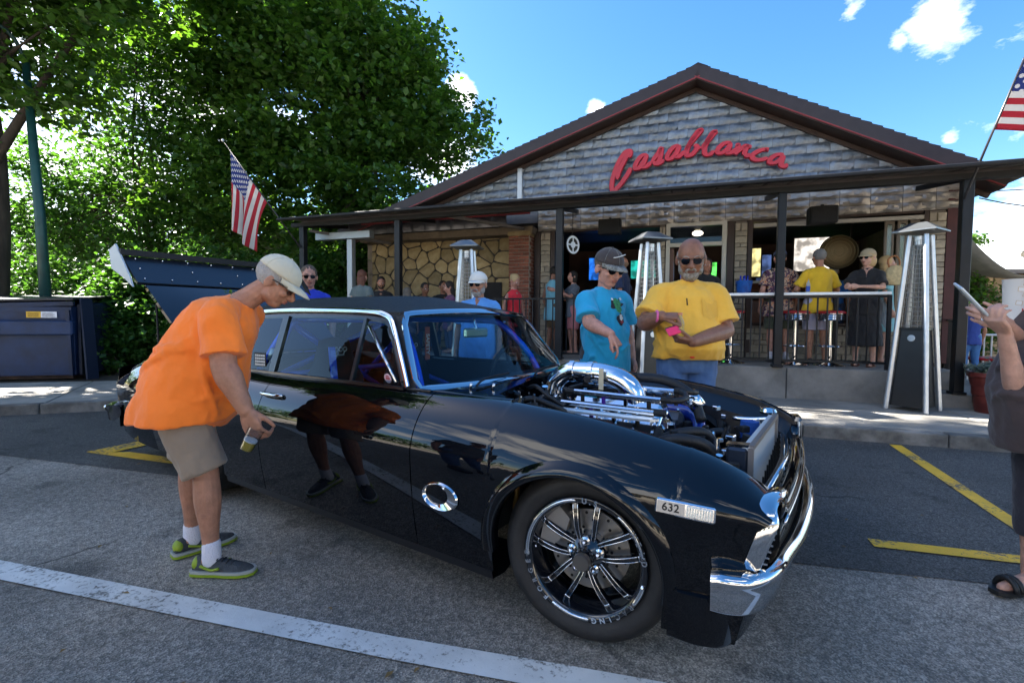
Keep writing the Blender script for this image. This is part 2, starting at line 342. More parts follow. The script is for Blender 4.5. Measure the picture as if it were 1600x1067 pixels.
flat('yellow_line', [(-4.95, 2.70), (-4.72, 2.75), (-4.45, 5.7), (-4.57, 5.7)], .006, M_yel, BLD)
flat('yellow_line', [(5.2, 5.62), (5.3, 5.62), (5.2, 3.3), (5.1, 3.3)], .002, M_yel, BLD)
# sidewalk in front of the porch: slab with a kerb edge, and the left walk
def slab(name, poly, z0, z1, m, frame, label=None):
    mb = MB(); mb.prism(poly, 'Z', z0, z1); o = solo(name, label, None, mb, m, frame, (0, 0, 0), kind='structure')
    bv = o.modifiers.new('b', 'BEVEL'); bv.width = .015; bv.segments = 2; return o
xs = [-4.9, -2.9, -.9, 1.1, 3.1, 5.1, 7.4]
for a, b in zip(xs, xs[1:]): slab('sidewalk_slab', [(a+.004, 5.84), (b-.004, 5.84), (b-.004, 7.5), (a+.004, 7.5)], -.02, .13, M_conc, BLD)
xs = [-4.9+1.23*i for i in range(11)]
for a, b in zip(xs, xs[1:]): slab('kerb', [(a+.003, 5.68), (b-.003, 5.68), (b-.003, 5.836), (a+.003, 5.836)], -.02, .126, M_kerb, BLD)
# left walk (world coordinates)
def lerp(a, b, t): return (a[0]+(b[0]-a[0])*t, a[1]+(b[1]-a[1])*t)
LA, LB_ = (-9.6, 4.55), (-3.3, 6.85); LC, LD = (-11.0, 6.9), (-4.2, 8.45)
KA, KB = (-9.65, 4.42), (-3.25, 6.74)
for i in range(5):
    p, q, r, s_ = lerp(LA, LB_, i/5+.001), lerp(LA, LB_, (i+1)/5-.001), lerp(LC, LD, (i+1)/5-.001), lerp(LC, LD, i/5+.001)
    slab('sidewalk_slab', [p, q, r, s_], -.02, .13, M_conc, WORLD)
    p, q, r, s_ = lerp(KA, KB, i/5+.001), lerp(KA, KB, (i+1)/5-.001), lerp(LA, LB_, (i+1)/5-.001), lerp(LA, LB_, i/5+.001)
    slab('kerb', [p, q, (r[0], r[1]-.004), (s_[0], s_[1]-.004)], -.02, .126, M_kerb, WORLD)
flat('soil_bed', [(-40, 5.0), (-11.05, 6.95), (-4.15, 8.5), (-4.6, 12), (-7, 18), (-40, 22)], .1, M_soil, WORLD)
# litter on the asphalt: grit, twigs and fallen leaves
r_ = random.Random(4); mb = MB()
for k in range(700):
    x = r_.uniform(-6, 5); y = r_.uniform(.8, 7) if k % 3 else r_.uniform(.9, 3); s = r_.uniform(.002, .007); a = r_.uniform(0, 6)
    mb.add([(x+s*math.cos(a+i*2.1)*r_.uniform(.7, 1.2), y+s*math.sin(a+i*2.1), .003) for i in range(3)]+[(x, y, .003+s*.8)], [(0, 1, 3), (1, 2, 3), (2, 0, 3), (0, 2, 1)])
o = solo('loose_grit', 'loose grit scattered on the asphalt', 'gravel', mb, mat('grit', (.20, .17, .13), .9, var=.4), WORLD, (0, 0, 0), kind='stuff')
mb = MB()
for k in range(70):
    x = r_.uniform(-6, 5); y = r_.uniform(1.0, 6.5); s = r_.uniform(.012, .024); a = r_.uniform(0, 6); c_, s_ = math.cos(a)*s, math.sin(a)*s
    mb.add([(x-c_, y-s_, .004), (x-s_*.5, y+c_*.5, .009), (x+c_, y+s_, .005), (x+s_*.5, y-c_*.5, .008)], [(0, 1, 2, 3)])
o = solo('fallen_leaves', 'small dry leaves lying on the asphalt', 'leaves', mb, mat('dry_leaf', (.20, .12, .04), .8, var=.4), WORLD, (0, 0, 0), kind='stuff')
# ================================================================ porch
porch = solo('porch_floor', None, None, MB().box(-7.3, 2.62, 7.5, 9.2, .0, .56, ch=.01), M_conc2, BLD, (0, 0, 0), kind='structure')
for u in (-6.1, -4.05, -2.0, 1.42):
    o = solo('expansion_joint', None, None, MB().box(u, u+.012, 7.492, 7.499, .13, .555), mat('joint_filler', (.03, .03, .03), .9), BLD, (u, 7.5, .13), kind='structure')
solo('porch_step', None, None, MB().box(2.63, 3.9, 7.45, 9.6, .10, .30, ch=.01), M_conc2, BLD, (0, 0, 0), kind='structure')
solo('porch_step', None, None, MB().box(2.63, 3.55, 7.9, 9.6, .301, .55, ch=.01), M_conc2, BLD, (0, 0, 0), kind='structure')
flat('side_walk_floor', [(3.9, 6.9), (14, 6.9), (14, 22), (3.9, 22)], .135, M_conc, BLD)
# ================================================================ building
M_brown = mat('brown_trim', (.035, .018, .013), .5, var=.2, vscale=5, bump=.15)
M_fascia = mat('fascia_metal', (.026, .018, .021), .5, var=.15, bump=.1)
M_redtrim = mat('red_trim', (.26, .035, .04), .5)
M_shingle = mat('shingle', (.018, .015, .016), .9, var=.4, vscale=20, bump=.8, bscale=120)
M_mortar = mat('mortar', (.16, .13, .09), .95, var=.2, vscale=14, bump=.5)
M_mortar_g = mat('mortar_dark', (.035, .03, .026), .95, var=.3, vscale=14, bump=.5)
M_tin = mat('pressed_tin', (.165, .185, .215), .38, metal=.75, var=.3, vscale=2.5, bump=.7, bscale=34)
M_tinback = mat('tin_backing', (.10, .10, .105), .5, metal=.5)
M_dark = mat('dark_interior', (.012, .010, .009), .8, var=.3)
M_wall = mat('plain_wall', (.20, .16, .12), .9, var=.15, bump=.2)
VF = 9.2
B = thing('restaurant_building', 'tin clad gabled restaurant with dark roof and open bar windows behind the black car', 'building', BLD, (-1.2, VF, 0))
AP = (.20, 5.44); LE = (-6.9, 3.16); RE = (4.20, 3.36)
def roof_z(u):  # underside of rake
    return AP[1]+(LE[1]-AP[1])*(AP[0]-u)/(AP[0]-LE[0]) if u < AP[0] else AP[1]+(RE[1]-AP[1])*(u-AP[0])/(RE[0]-AP[0])
ZF = 3.36
# gable backing, side and back walls
part('gable_backing', MB().prism([(-6.3, 3.12), (RE[0]-.2, 3.12), (RE[0]-.2, roof_z(RE[0]-.2)), (AP[0], AP[1]-.02), (-6.3, roof_z(-6.3))], 'Y', VF+.05, VF+.12), M_tinback, B)
mb = MB(); mb.box(-6.8, -6.6, VF+.13, 20, 0, 3.3); mb.box(4.0, 4.2, VF+.35, 20, 0, 3.3); mb.box(-6.6, 4.0, 19.8, 20, 0, 3.3); part('side_wall', mb, M_wall, B)
# roof slabs with shingle courses
for (P0, P1, sgn) in ((LE, AP, -1), (AP, RE, 1)):
    mb = MB(); a = Vector((P0[0], 0, P0[1])); b = Vector((P1[0], 0, P1[1])); d = (b-a).normalized(); nrm = Vector((-d.z, 0, d.x))
    if sgn < 0: a -= d*.35
    else: b += d*.25
    q = [a, b, b+nrm*.10, a+nrm*.10]
    mb.prism([(p.x, p.z) for p in q], 'Y', VF-.28, 20.2); part('roof_slope', mb, M_shingle, B)
    L = (b-a).length; n = int(L/.16); mb = MB()
    for i in range(n):
        p = a+d*(L*i/n)+nrm*.101; q = a+d*(L*(i+1)/n)+nrm*.101; hi = nrm*.022
        (p, q) = (p, q)
        r = [p, q, q+hi*(1 if sgn > 0 else .15), p+hi*(.15 if sgn > 0 else 1)]
        mb.prism([(t.x, t.z) for t in r], 'Y', VF-.31, 14)
    o = part('shingle_courses', mb, M_shingle, B); o['kind'] = 'stuff'
    # rake fascia, soffit and red pinstripe
    mb = MB(); q = [a-nrm*.095, b-nrm*.095, b+nrm*.098, a+nrm*.098]; mb.prism([(p.x, p.z) for p in q], 'Y', VF-.33, VF-.285); part('fascia', mb, M_fascia, B)
    mb = MB(); q = [a-nrm*.113, b-nrm*.113, b-nrm*.098, a-nrm*.098]; mb.prism([(p.x, p.z) for p in q], 'Y', VF-.335, VF-.30); part('red_pinstripe', mb, M_redtrim, B)
    mb = MB(); q = [a-nrm*.13, b-nrm*.13, b-nrm*.117, a-nrm*.117]; mb.prism([(p.x, p.z) for p in q], 'Y', VF-.32, VF+.04); part('soffit', mb, M_brown, B)
    mb = MB(); q = [a-nrm*.20, b-nrm*.20, b-nrm*.133, a-nrm*.133]; mb.prism([(p.x, p.z) for p in q], 'Y', VF+.0, VF+.048); part('frieze_board', mb, M_brown, B)
part('ridge_cap', MB().prism([(AP[0]-.16, AP[1]+.06), (AP[0], AP[1]+.135), (AP[0]+.16, AP[1]+.055), (AP[0], AP[1]-.02)], 'Y', VF-.315, 14), M_shingle, B)
part('fascia_peak', MB().prism([(AP[0]-.08, AP[1]+.04), (AP[0], AP[1]+.105), (AP[0]+.08, AP[1]+.035), (AP[0], AP[1]-.11)], 'Y', VF-.328, VF-.2), M_fascia, B)
# pressed tin rock-face blocks
def tin_verts(w, h, seed, nx=7, nz=4, amp=1.0):
    r = random.Random(seed); mb = MB(); vs = []
    for j in range(nz+1):
        for i in range(nx+1):
            e = min(i, nx-i, j*1.0, (nz-j)*1.0)
            y = 0 if e == 0 else -(.007+.009*r.random()+(.008 if 1 < i < nx-1 and r.random() > .4 else 0))*amp
            x = (i/nx+(r.uniform(-.035, .035) if 0 < i < nx else 0))*w; z = (j/nz+(r.uniform(-.07, .07) if 0 < j < nz else 0))*h
            vs.append((x, y, z))
    fs = [(j*(nx+1)+i, j*(nx+1)+i+1, (j+1)*(nx+1)+i+1, (j+1)*(nx+1)+i) for j in range(nz) for i in range(nx)]
    mb.add(vs, fs); return mb
def new_part(name, me, loc, T, m):
    base, _ = T_INFO[T.name]; o = bpy.data.objects.new(name, me); COL.objects.link(o); o.parent = T; o.location = Vector(loc)-base
    if not me.materials: me.materials.append(m)
    return o
BW, BH = .34, .158
tin_mesh = []
for s_ in range(8):
    me = tin_verts(BW-.006, BH-.006, s_).mesh('tin_block', True, auto=32); tin_mesh.append(me)
cnt = 0
row = 0; z = 3.36
while z < AP[1]-.2:
    u = -6.9+(.17 if row % 2 else 0); 
    while u < 4.5:
        lo = min(roof_z(u), roof_z(u+BW))-.14; hi = max(roof_z(u), roof_z(u+BW))-.14
        if z+BH < lo:
            new_part('tin_block', tin_mesh[random.randrange(8)], (u, VF+.05, z), B, M_tin); cnt += 1
        elif z < hi+.1:
            t = tin_verts(BW-.006, BH-.006, random.randrange(99)); bm = bmesh.new(); me = t.mesh('tin_block', True, auto=32); bm.from_mesh(me)
            for (P0, P1) in ((LE, AP), (AP, RE)):
                d = Vector((P1[0]-P0[0], 0, P1[1]-P0[1])).normalized(); nn = Vector((-d.z, 0, d.x))
                bmesh.ops.bisect_plane(bm, geom=bm.verts[:]+bm.edges[:]+bm.faces[:], plane_co=Vector((P0[0]-u, 0, P0[1]-z))-nn*.14, plane_no=nn, clear_outer=True)
            if len(bm.faces) > 3:
                bm.to_mesh(me); new_part('tin_block', me, (u, VF+.05, z), B, M_tin); cnt += 1
            bm.free()
        u += BW
    z += BH; row += 1
# white corner trim on the gable
part('corner_trim', MB().box(-3.12, -3.03, VF-.03, VF+.05, 3.36, 4.20), mat('aluminium_trim', (.42, .45, .48), .4, metal=.3), B)
# tin frieze under the canopy
mb = MB()
u = -2.65; k = 0
for j in range(3):
    u = -2.68
    while u < 3.9:
        t = tin_verts(.42, .135, k, 9, 4, 2.2); k += 1; mb.add([(x+u, y+VF-.02, zz+2.93+j*.137) for x, y, zz in t.v], t.f); u += .425
o = part('tin_frieze', mb, mat('frieze_tin', (.36, .33, .29), .40, metal=.6, var=.2, bump=.3), B, True, 32); o['kind'] = 'stuff'
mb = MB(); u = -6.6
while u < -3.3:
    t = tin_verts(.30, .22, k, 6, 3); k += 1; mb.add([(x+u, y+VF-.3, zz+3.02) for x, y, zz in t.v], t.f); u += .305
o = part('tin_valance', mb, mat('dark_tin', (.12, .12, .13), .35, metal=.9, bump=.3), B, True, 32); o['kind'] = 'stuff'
part('red_stripe', MB().box(-6.6, -2.75, VF-.36, VF-.325, 3.22, 3.27), M_redtrim, B)
part('header_beam', MB().box(-2.7, 4.0, VF+.01, VF+.3, 2.9, 3.32), M_brown, B)
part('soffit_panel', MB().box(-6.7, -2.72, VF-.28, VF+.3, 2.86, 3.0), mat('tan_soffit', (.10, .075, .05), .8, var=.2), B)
# flagstone wall
part('stone_backing', MB().box(-6.6, -3.22, VF+.03, VF+.2, .56, 2.86), M_mortar_g, B)
M_stone = mat('yellow_sandstone', (.20, .14, .06), .85, col2=(.33, .25, .13), var=.42, vscale=5, bump=.7, bscale=18)
rs = random.Random(3); seeds = []
x0, x1, z0, z1 = -6.6, -3.24, .58, 2.85
tries = 0
while len(seeds) < 92 and tries < 6000:
    tries += 1; p = (rs.uniform(x0-.1, x1+.1), rs.uniform(z0-.1, z1+.1))
    if all((p[0]-q[0])**2+(p[1]-q[1])**2 > .215**2 for q in seeds): seeds.append(p)
def clip(poly, px, pz, nx, nz):
    out = []
    for i in range(len(poly)):
        a, b = poly[i], poly[(i+1) % len(poly)]; da = (a[0]-px)*nx+(a[1]-pz)*nz; db = (b[0]-px)*nx+(b[1]-pz)*nz
        if da <= 0: out.append(a)
        if da*db < 0: t = da/(da-db); out.append((a[0]+(b[0]-a[0])*t, a[1]+(b[1]-a[1])*t))
    return out
for s_ in seeds:
    poly = [(x0, z0), (x1, z0), (x1, z1), (x0, z1)]
    for q in seeds:
        if q is s_: continue
        dx, dz = q[0]-s_[0], q[1]-s_[1]; L = math.hypot(dx, dz)
        if L < 1.2: 
            poly = clip(poly, s_[0]+dx/2-dx/L*.011, s_[1]+dz/2-dz/L*.011, dx/L, dz/L)
            if len(poly) < 3: break
    if len(poly) < 3: continue
    cx = sum(p[0] for p in poly)/len(poly); cz = sum(p[1] for p in poly)/len(poly)
    if not (x0 < cx < x1 and z0 < cz < z1): continue
    P2 = []
    for i in range(len(poly)):   # knock the corners off
        a, b, c = poly[i-1], poly[i], poly[(i+1) % len(poly)]
        P2 += [(b[0]+(a[0]-b[0])*.16, b[1]+(a[1]-b[1])*.16), (b[0]+(c[0]-b[0])*.16, b[1]+(c[1]-b[1])*.16)]
    d = rs.uniform(.012, .03); n = len(P2)
    ring0 = [(p[0]-cx, 0, p[1]-cz) for p in P2]; ring1 = [(p[0]*.97, -d*.75, p[2]*.97) for p in ring0]; ring2 = [(p[0]*.88, -d+rs.uniform(-.004, .004), p[2]*.88) for p in ring0]
    mb = MB(); mb.loft([ring0, ring1, ring2]); me = mb.mesh('stone', True, auto=35); me.materials.append(M_stone)
    new_part('stone', me, (cx, VF+.03, cz), B, M_stone)
# stone wall opening (dark window with slats) and brick pier
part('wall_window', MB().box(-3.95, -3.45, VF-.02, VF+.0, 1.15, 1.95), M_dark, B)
M_brick = mat('red_brick', (.17, .055, .032), .85, var=.35, vscale=9, bump=.5, bscale=60)
part('brick_pier_core', MB().box(-3.20, -2.79, VF-.25, VF+.2, .56, 2.92), mat('brick_mortar', (.30, .27, .23), .95, var=.2, bump=.4), B)
bme = MB().box(0, .196, -.012, .09, 0, .058, ch=.004).mesh('brick'); bme.materials.append(M_brick)
bmh = MB().box(0, .096, -.012, .09, 0, .058, ch=.004).mesh('brick'); bmh.materials.append(M_brick)
z = .58; k = 0
while z < 2.8:
    if k % 2 == 0: L = [(-3.205, bme), (-2.997, bme)]
    else: L = [(-3.205, bmh), (-3.10, bme), (-2.892, bmh)]
    for (u, me) in L: new_part('brick', me, (u, VF-.26, z), B, M_brick)
    for vv in ((VF-.25, VF-.045) if k % 2 == 0 else (VF-.145,)):   # right return
        o = new_part('brick', bme, (-2.79-.004, vv+.01, z), B, M_brick); o.rotation_euler = (0, 0, PI/2)
    z += .069; k += 1
part('pier_cap', MB().box(-3.24, -2.75, VF-.29, VF+.1, 2.82, 2.925, ch=.02), M_stone, B)
# grey split-face block columns
M_block = mat('split_face_block', (.30, .26, .20), .9, var=.22, vscale=8, bump=.8, bscale=35)
for (ua, ub, zb) in ((-2.63, -2.43, .56), (-.38, -.27, .56), (.88, 1.08, .56), (3.62, 3.84, .56), (1.1, 3.62, .56)):
    ztop = 2.92 if ub-ua < 1 else 1.12
    part('column_core' if ub-ua < 1 else 'wall_core', MB().box(ua+.01, ub-.01, VF+.0, VF+.2, zb, ztop), mat('block_mortar', (.16, .14, .12), .95), B)
    z = zb+.005; k = 0
    while z < ztop-.05:
        hh = [.095, .135, .075, .115][k % 4]; hh = min(hh, ztop-z-.004)
        us = [ua, ub] if ub-ua < .3 and k % 3 else ([ua, ua+(ub-ua)*.45, ub] if ub-ua < .3 else [ua+.26*i+(0 if k % 2 else -.13) for i in range(12)])
        us = [min(max(q, ua), ub) for q in us]; us = sorted(set(us))
        for a, b in zip(us, us[1:]):
            if b-a < .03: continue
            d = random.uniform(.0, .022); w_, h_ = b-a-.008, hh-.008
            r0 = [(0, 0, 0), (w_, 0, 0), (w_, 0, h_), (0, 0, h_)]; r1 = [(.004, -.015-d, .004), (w_-.004, -.018, .006), (w_-.006, -.015-d, h_-.004), (.004, -.02, h_-.006)]
            me = MB().loft([r0, r1]).mesh('block'); me.materials.append(M_block); new_part('block', me, (a+.004, VF, z), B, M_block)
        z += hh; k += 1
for (ua, ub) in ((-2.76, -2.64), (-2.42, -2.34), (.76, .87), (1.085, 1.16), (3.56, 3.615), (3.85, 4.02)): part('brown_jamb', MB().box(ua, ub, VF-.02, VF+.2, .56, 2.93), M_brown, B)
part('corner_board', MB().box(3.84, 4.03, VF-.03, VF+.34, .56, 3.3), mat('maroon_board', (.06, .012, .012), .6, var=.2), B)
# sliding window frames, transom and door
M_frame = mat('cream_door_frame', (.46, .44, .38), .5, var=.06)
M_glass = mat('window_glass', (.02, .025, .03), .03, spec=1.0, alpha=.45)
wf = MB()
for (a, b, c, d) in ((-.26, -.19, .56, 2.95), (.68, .75, .56, 2.95), (-.19, .68, 2.88, 2.95), (-.19, .68, 2.52, 2.59)): wf.box(a, b, VF-.03, VF+.06, c, d, ch=.004)
df = part('door_frame', wf, M_frame, B)
part('transom_pane', MB().box(-.185, .675, VF+.01, VF+.018, 2.595, 2.875), M_glass, B, sub_of=df)
part('door', MB().box(-.185, -.12, VF+.05, VF+.9, .58, 2.5), mat('open_door', (.12, .05, .03), .4), B)
part('window_head', MB().box(1.17, 3.55, VF-.03, VF+.05, 2.80, 2.86), mat('window_track', (.30, .28, .24), .4), B)
part('window_sill', MB().box(1.17, 3.6, VF-.06, VF+.2, 1.125, 1.17, ch=.01), M_brown, B)
for u in (3.05, 3.22, 3.38):
    f = MB(); f.box(u, u+.035, VF-.02, VF+.02, 1.175, 2.795); f.box(u+.1, u+.125, VF-.02, VF+.02, 1.175, 2.795); f.box(u+.035, u+.1, VF-.02, VF+.02, 2.74, 2.79)
    q = part('window_frame', f, mat('bronze_frame', (.10, .08, .06), .35, metal=.4), B)
    part('pane', MB().box(u+.036, u+.099, VF-.002, VF+.003, 1.18, 2.735), mat('folded_pane', (.5, .6, .55), .05, spec=1, alpha=.35), B, sub_of=q)
# interior of the bar: floor, back wall, ceiling, screens, counter
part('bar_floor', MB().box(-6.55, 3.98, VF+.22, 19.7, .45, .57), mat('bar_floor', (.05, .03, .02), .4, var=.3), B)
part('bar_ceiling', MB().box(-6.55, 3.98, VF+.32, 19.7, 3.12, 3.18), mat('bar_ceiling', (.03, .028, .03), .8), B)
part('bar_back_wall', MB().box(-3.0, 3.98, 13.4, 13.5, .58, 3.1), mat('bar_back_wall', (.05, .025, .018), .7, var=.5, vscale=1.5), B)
part('bar_counter', MB().box(-2.6, 3.4, 11.8, 12.4, .58, 1.65, ch=.02), mat('bar_counter_wood', (.10, .035, .015), .35, var=.3, vscale=3), B)
part('counter_rail', MB().box(1.1, 2.1, 10.7, 10.76, 1.95, 2.0), M_frame, B)
part('back_panel', MB().box(1.2, 3.4, 12.9, 13.3, 1.9, 2.15), mat('orange_panel', (.20, .06, .02), .5), B)
screens = [(1.25, 1.62, 11.5, 2.15, 2.75, (.35, .30, .13, .5)), (1.65, 1.95, 12.3, 2.1, 2.7, (.03, .05, .12, .4)), (2.15, 2.8, 11.0, 2.2, 2.85, (.42, .38, .34, .45)), (2.9, 3.3, 13.3, 2.3, 2.8, (.02, .12, .03, .5)),
           (.45, .72, 11.0, 2.05, 2.42, (.05, .35, .05, .6)), (.0, .35, 11.6, 2.1, 2.5, (.10, .14, .40, .6)), (-2.2, -1.4, 12.2, 2.2, 2.75, (.01, .10, .45, .35)), (-1.2, -.6, 12.6, 2.25, 2.7, (.01, .30, .25, .3))]
for i, (a, b, vv, c, d, e) in enumerate(screens):
    T = thing('television', ['small yellow glowing screen at the left edge of the large window', 'dark blue screen behind the hatless floral shirt', 'pale grey glowing screen hanging in the large window', 'green lit screen far back in the bar', 'green screen seen through the door beside the bald man', 'blue screen seen through the door above the bald man', 'wide blue lit screen in the left bar window', 'teal lit screen right of the wide blue one in the left bar window'][i], 'television', BLD, ((a+b)/2, vv, c))
    part('casing', MB().box(a-.03, b+.03, vv+.004, vv+.06, c-.03, d+.03, ch=.01), M_dark, T)
    m = bpy.data.materials.new('screen'); m.use_nodes = True; n = m.node_tree.nodes; l = m.node_tree.links; bb = n['Principled BSDF']; bb.inputs['Base Color'].default_value = (0.01, .01, .01, 1)
    t = n.new('ShaderNodeTexCoord'); nt = n.new('ShaderNodeTexNoise'); nt.inputs['Scale'].default_value = 5; l.new(t.outputs['Object'], nt.inputs['Vector']); r = n.new('ShaderNodeValToRGB'); l.new(nt.outputs[0], r.inputs[0])
    r.color_ramp.elements[0].position = .42; r.color_ramp.elements[0].color = (*[q*.25 for q in e[:3]], 1); r.color_ramp.elements[1].position = .58; r.color_ramp.elements[1].color = (*e[:3], 1); l.new(r.outputs[0], bb.inputs['Emission Color']); bb.inputs['Emission Strength'].default_value = e[3]
    part('screen', MB().box(a, b, vv-.004, vv+.0, c, d), m, T)
# pendant lamp seen through the transom
T = thing('ceiling_lamp', 'small lit ceiling lamp seen through the glass above the door', 'lamp', BLD, (.3, 10.1, 2.98)); part('lamp_globe', MB().ell((.3, 10.1, 2.9), (.10, .10, .05)), mat('lamp_glow', (1, 1, 1), .5, emit=(1, .9, .7, 3)), T, True)
part('lamp_cap', MB().lathe([(.05, 0), (.06, .06), (.0, .08)], (.3, 10.1, 2.94), n=16), M_frame, T, True)
T = thing('wall_clock', 'large round bronze fan disc hanging inside the large open window', 'fan', BLD, (2.55, 9.9, 2.05))
part('fan_cage', MB().lathe([(0, -.05), (.12, -.055), (.25, -.03), (.30, 0), (.27, .02), (0, .03)], (2.62, 9.9, 2.42), 'Y', 40), mat('fan_bronze', (.16, .11, .05), .45, metal=.5), T, True)
mb = MB()
for r in (.08, .13, .18, .23, .28): mb.tube([(2.62+r*math.cos(a*PI/16), 9.84+.0, 2.42+r*math.sin(a*PI/16)) for a in range(32)], .004, 5, closed=True)
part('fan_wire', mb, mat('fan_wire', (.3, .25, .15), .4, metal=.8), T, True)
part('fan_bracket', MB().tube([(2.62, 9.93, 2.42), (2.85, 10.1, 2.42), (2.9, 10.2, 3.1)], .02, 8), M_dark, T, True)
T.name = 'wall_fan'; T_INFO['wall_fan'] = T_INFO.get('wall_clock')
# ================================================================ awning
M_post = mat('black_post', (.005, .007, .010), .42, var=.3, spec=.35)
M_silver = mat('silver_post', (.30, .33, .36), .4, metal=.6)
M_awn = mat('awning_metal', (.008, .008, .009), .5, var=.2, spec=.35)
M_pan = mat('awning_pan', (.11, .10, .10), .4, metal=.5, var=.25, vscale=1.5)
C = thing('patio_awning', 'dark metal patio awning on thin black posts across the restaurant front', 'awning', BLD, (-1.8, 7.5, .56))
VP = 7.5; VE = 7.18
for (u, zb) in ((-6.95, .1), (-4.81, .1), (-1.83, .56), (1.30, .56), (3.32, .30)):
    w_ = .055 if u != 1.30 else .05
    part('post', MB().box(u-w_, u+w_, VP-w_, VP+w_, zb, 2.955, ch=.006), M_post, C)
    part('post_foot', MB().box(u-w_-.02, u+w_+.02, VP-w_-.02, VP+w_+.02, zb, zb+.035, ch=.006), M_post, C)
part('silver_post', MB().box(-6.25, -6.13, 7.9, 8.02, .13, 2.75, ch=.006), M_silver, C)
part('silver_beam', MB().box(-7.0, -5.7, 7.88, 8.04, 2.76, 2.9, ch=.006), M_silver, C)
part('front_beam', MB().box(-7.2, 4.7, VP-.05, VP+.05, 2.96, 3.03), M_awn, C)
part('gutter', MB().box(-7.25, 4.75, VE-.05, VE+.03, 3.028, 3.078, ch=.012), M_awn, C)
part('roof_sheet', MB().bar((-1.24, VE+.04, 3.085), (-1.24, VF-.34, 3.345), 11.92, .02), M_awn, C)
part('roof_sheet', MB().box(4.25, 4.72, VF-.335, VF+2.5, 3.335, 3.355), M_awn, C)
pm = MB().box(0, .26, 0, .31, -.018, 0, ch=.006)
mb = MB(); 
for i in range(39): 
    u = -7.15+i*.305; part('soffit_pan', MB().bar((u+.14, VE+.06, 3.055), (u+.14, VF-.37, 3.315), .28, .022, ch=.008), M_pan, C)
for i in range(4):
    v = 7.62+i*.36; zz = 3.055+(v-7.24)*.163; part('purlin', MB().box(-7.1, 4.65, v, v+.035, zz-.065, zz-.014), M_pan, C)
for u in (-6.95, -4.81, -1.83, 1.30, 3.32): part('rafter', MB().bar((u, VP+.06, 2.99), (u, VF-.38, 3.19), .06, .07), M_awn, C)
part('angle_brace', MB().bar((-3.9, 7.55, 3.0), (-2.9, 8.9, 2.95), .05, .05), M_pan, C); part('angle_brace', MB().bar((-6.9, 7.6, 2.9), (-5.9, 8.9, 2.8), .05, .05), M_pan, C)
# spot floods on the awning
T = thing('floodlight', 'twin black floodlight on the awning edge right of the red sign', 'floodlight', BLD, (2.55, 7.3, 3.08))
part('flood_bracket', MB().box(2.5, 2.62, 7.28, 7.34, 3.086, 3.12), M_awn, T)
for u, s_ in ((2.46, -1), (2.64, 1)):
    q = part('lamp_head', MB().lathe([(.0, -.05), (.03, -.05), (.055, .04), (.0, .045)], (0, 0, 0), 'X', 16), M_silver if s_ > 0 else M_awn, T, True, 40)
    q.location = Vector((u-2.55, 0, .075)); q.rotation_euler = (0, -.4, 0)
# speakers
for (u, lab) in ((-1.18, 'black box speaker under the awning left of the door'), (2.02, 'black box speaker under the awning above the open window')):
    T = thing('loudspeaker', lab, 'speaker', BLD, (u, 8.5, 2.98)); z0 = 2.68
    part('speaker_cabinet', MB().box(u-.19, u+.19, 8.4, 8.62, z0, z0+.26, ch=.015), mat('speaker_black', (.006, .006, .007), .7), T)
    part('speaker_grille', MB().box(u-.17, u+.17, 8.385, 8.398, z0+.02, z0+.24), mat('speaker_cloth', (.012, .012, .013), .9, bump=.3, bscale=200), T)
    part('speaker_bracket', MB().box(u-.02, u+.02, 8.5, 8.54, z0+.262, 2.98), M_awn, T)
# railings
def railing(name, label, p0, p1, zb, white, h=1.0, sp=.115, posts=True):
    p0 = Vector((*p0, 0)); p1 = Vector((*p1, 0)); L = (p1-p0).length; d = (p1-p0)/L
    T = thing(name, label, 'railing', BLD, (p0.x, p0.y, zb))
    up = Vector((0, 0, 1)); m = M_post
    if white: part('top_rail', MB().bar(p0+up*(zb+h+.02), p1+up*(zb+h+.02), .13, .038, ch=.006), mat('white_rail', (.80, .80, .78), .5, var=.05), T)
    part('top_bar', MB().bar(p0+up*(zb+h-.02), p1+up*(zb+h-.02), .04, .03), m, T)
    part('bottom_bar', MB().bar(p0+up*(zb+.09), p1+up*(zb+.09), .035, .03), m, T)
    n = int(L/sp); bmsh = MB().box(-.009, .009, -.009, .009, 0, h-.14).mesh('baluster'); bmsh.materials.append(m)
    for i in range(n+1):
        q = p0+d*(L*i/n); o = bpy.data.objects.new('baluster', bmsh); COL.objects.link(o); o.parent = T; o.location = (q-p0)+up*.106
    for q in (p0, p1): part('rail_post', MB().box(q.x-.022, q.x+.022, q.y-.022, q.y+.022, zb, zb+h+.0), m, T)
    return T
railing('porch_railing', 'black baluster railing with white top board in front of the open bar window', (-.2, 7.62), (2.62, 7.62), .56, True)
railing('porch_railing', 'plain black porch railing beside the sleeveless man, behind the black car roof', (-3.0, 7.62), (-.35, 7.62), .56, False)
railing('stair_railing', 'short black sloping side railing by the right porch post', (3.4, 7.7), (4.0, 9.4), .30, False, .95, .2)
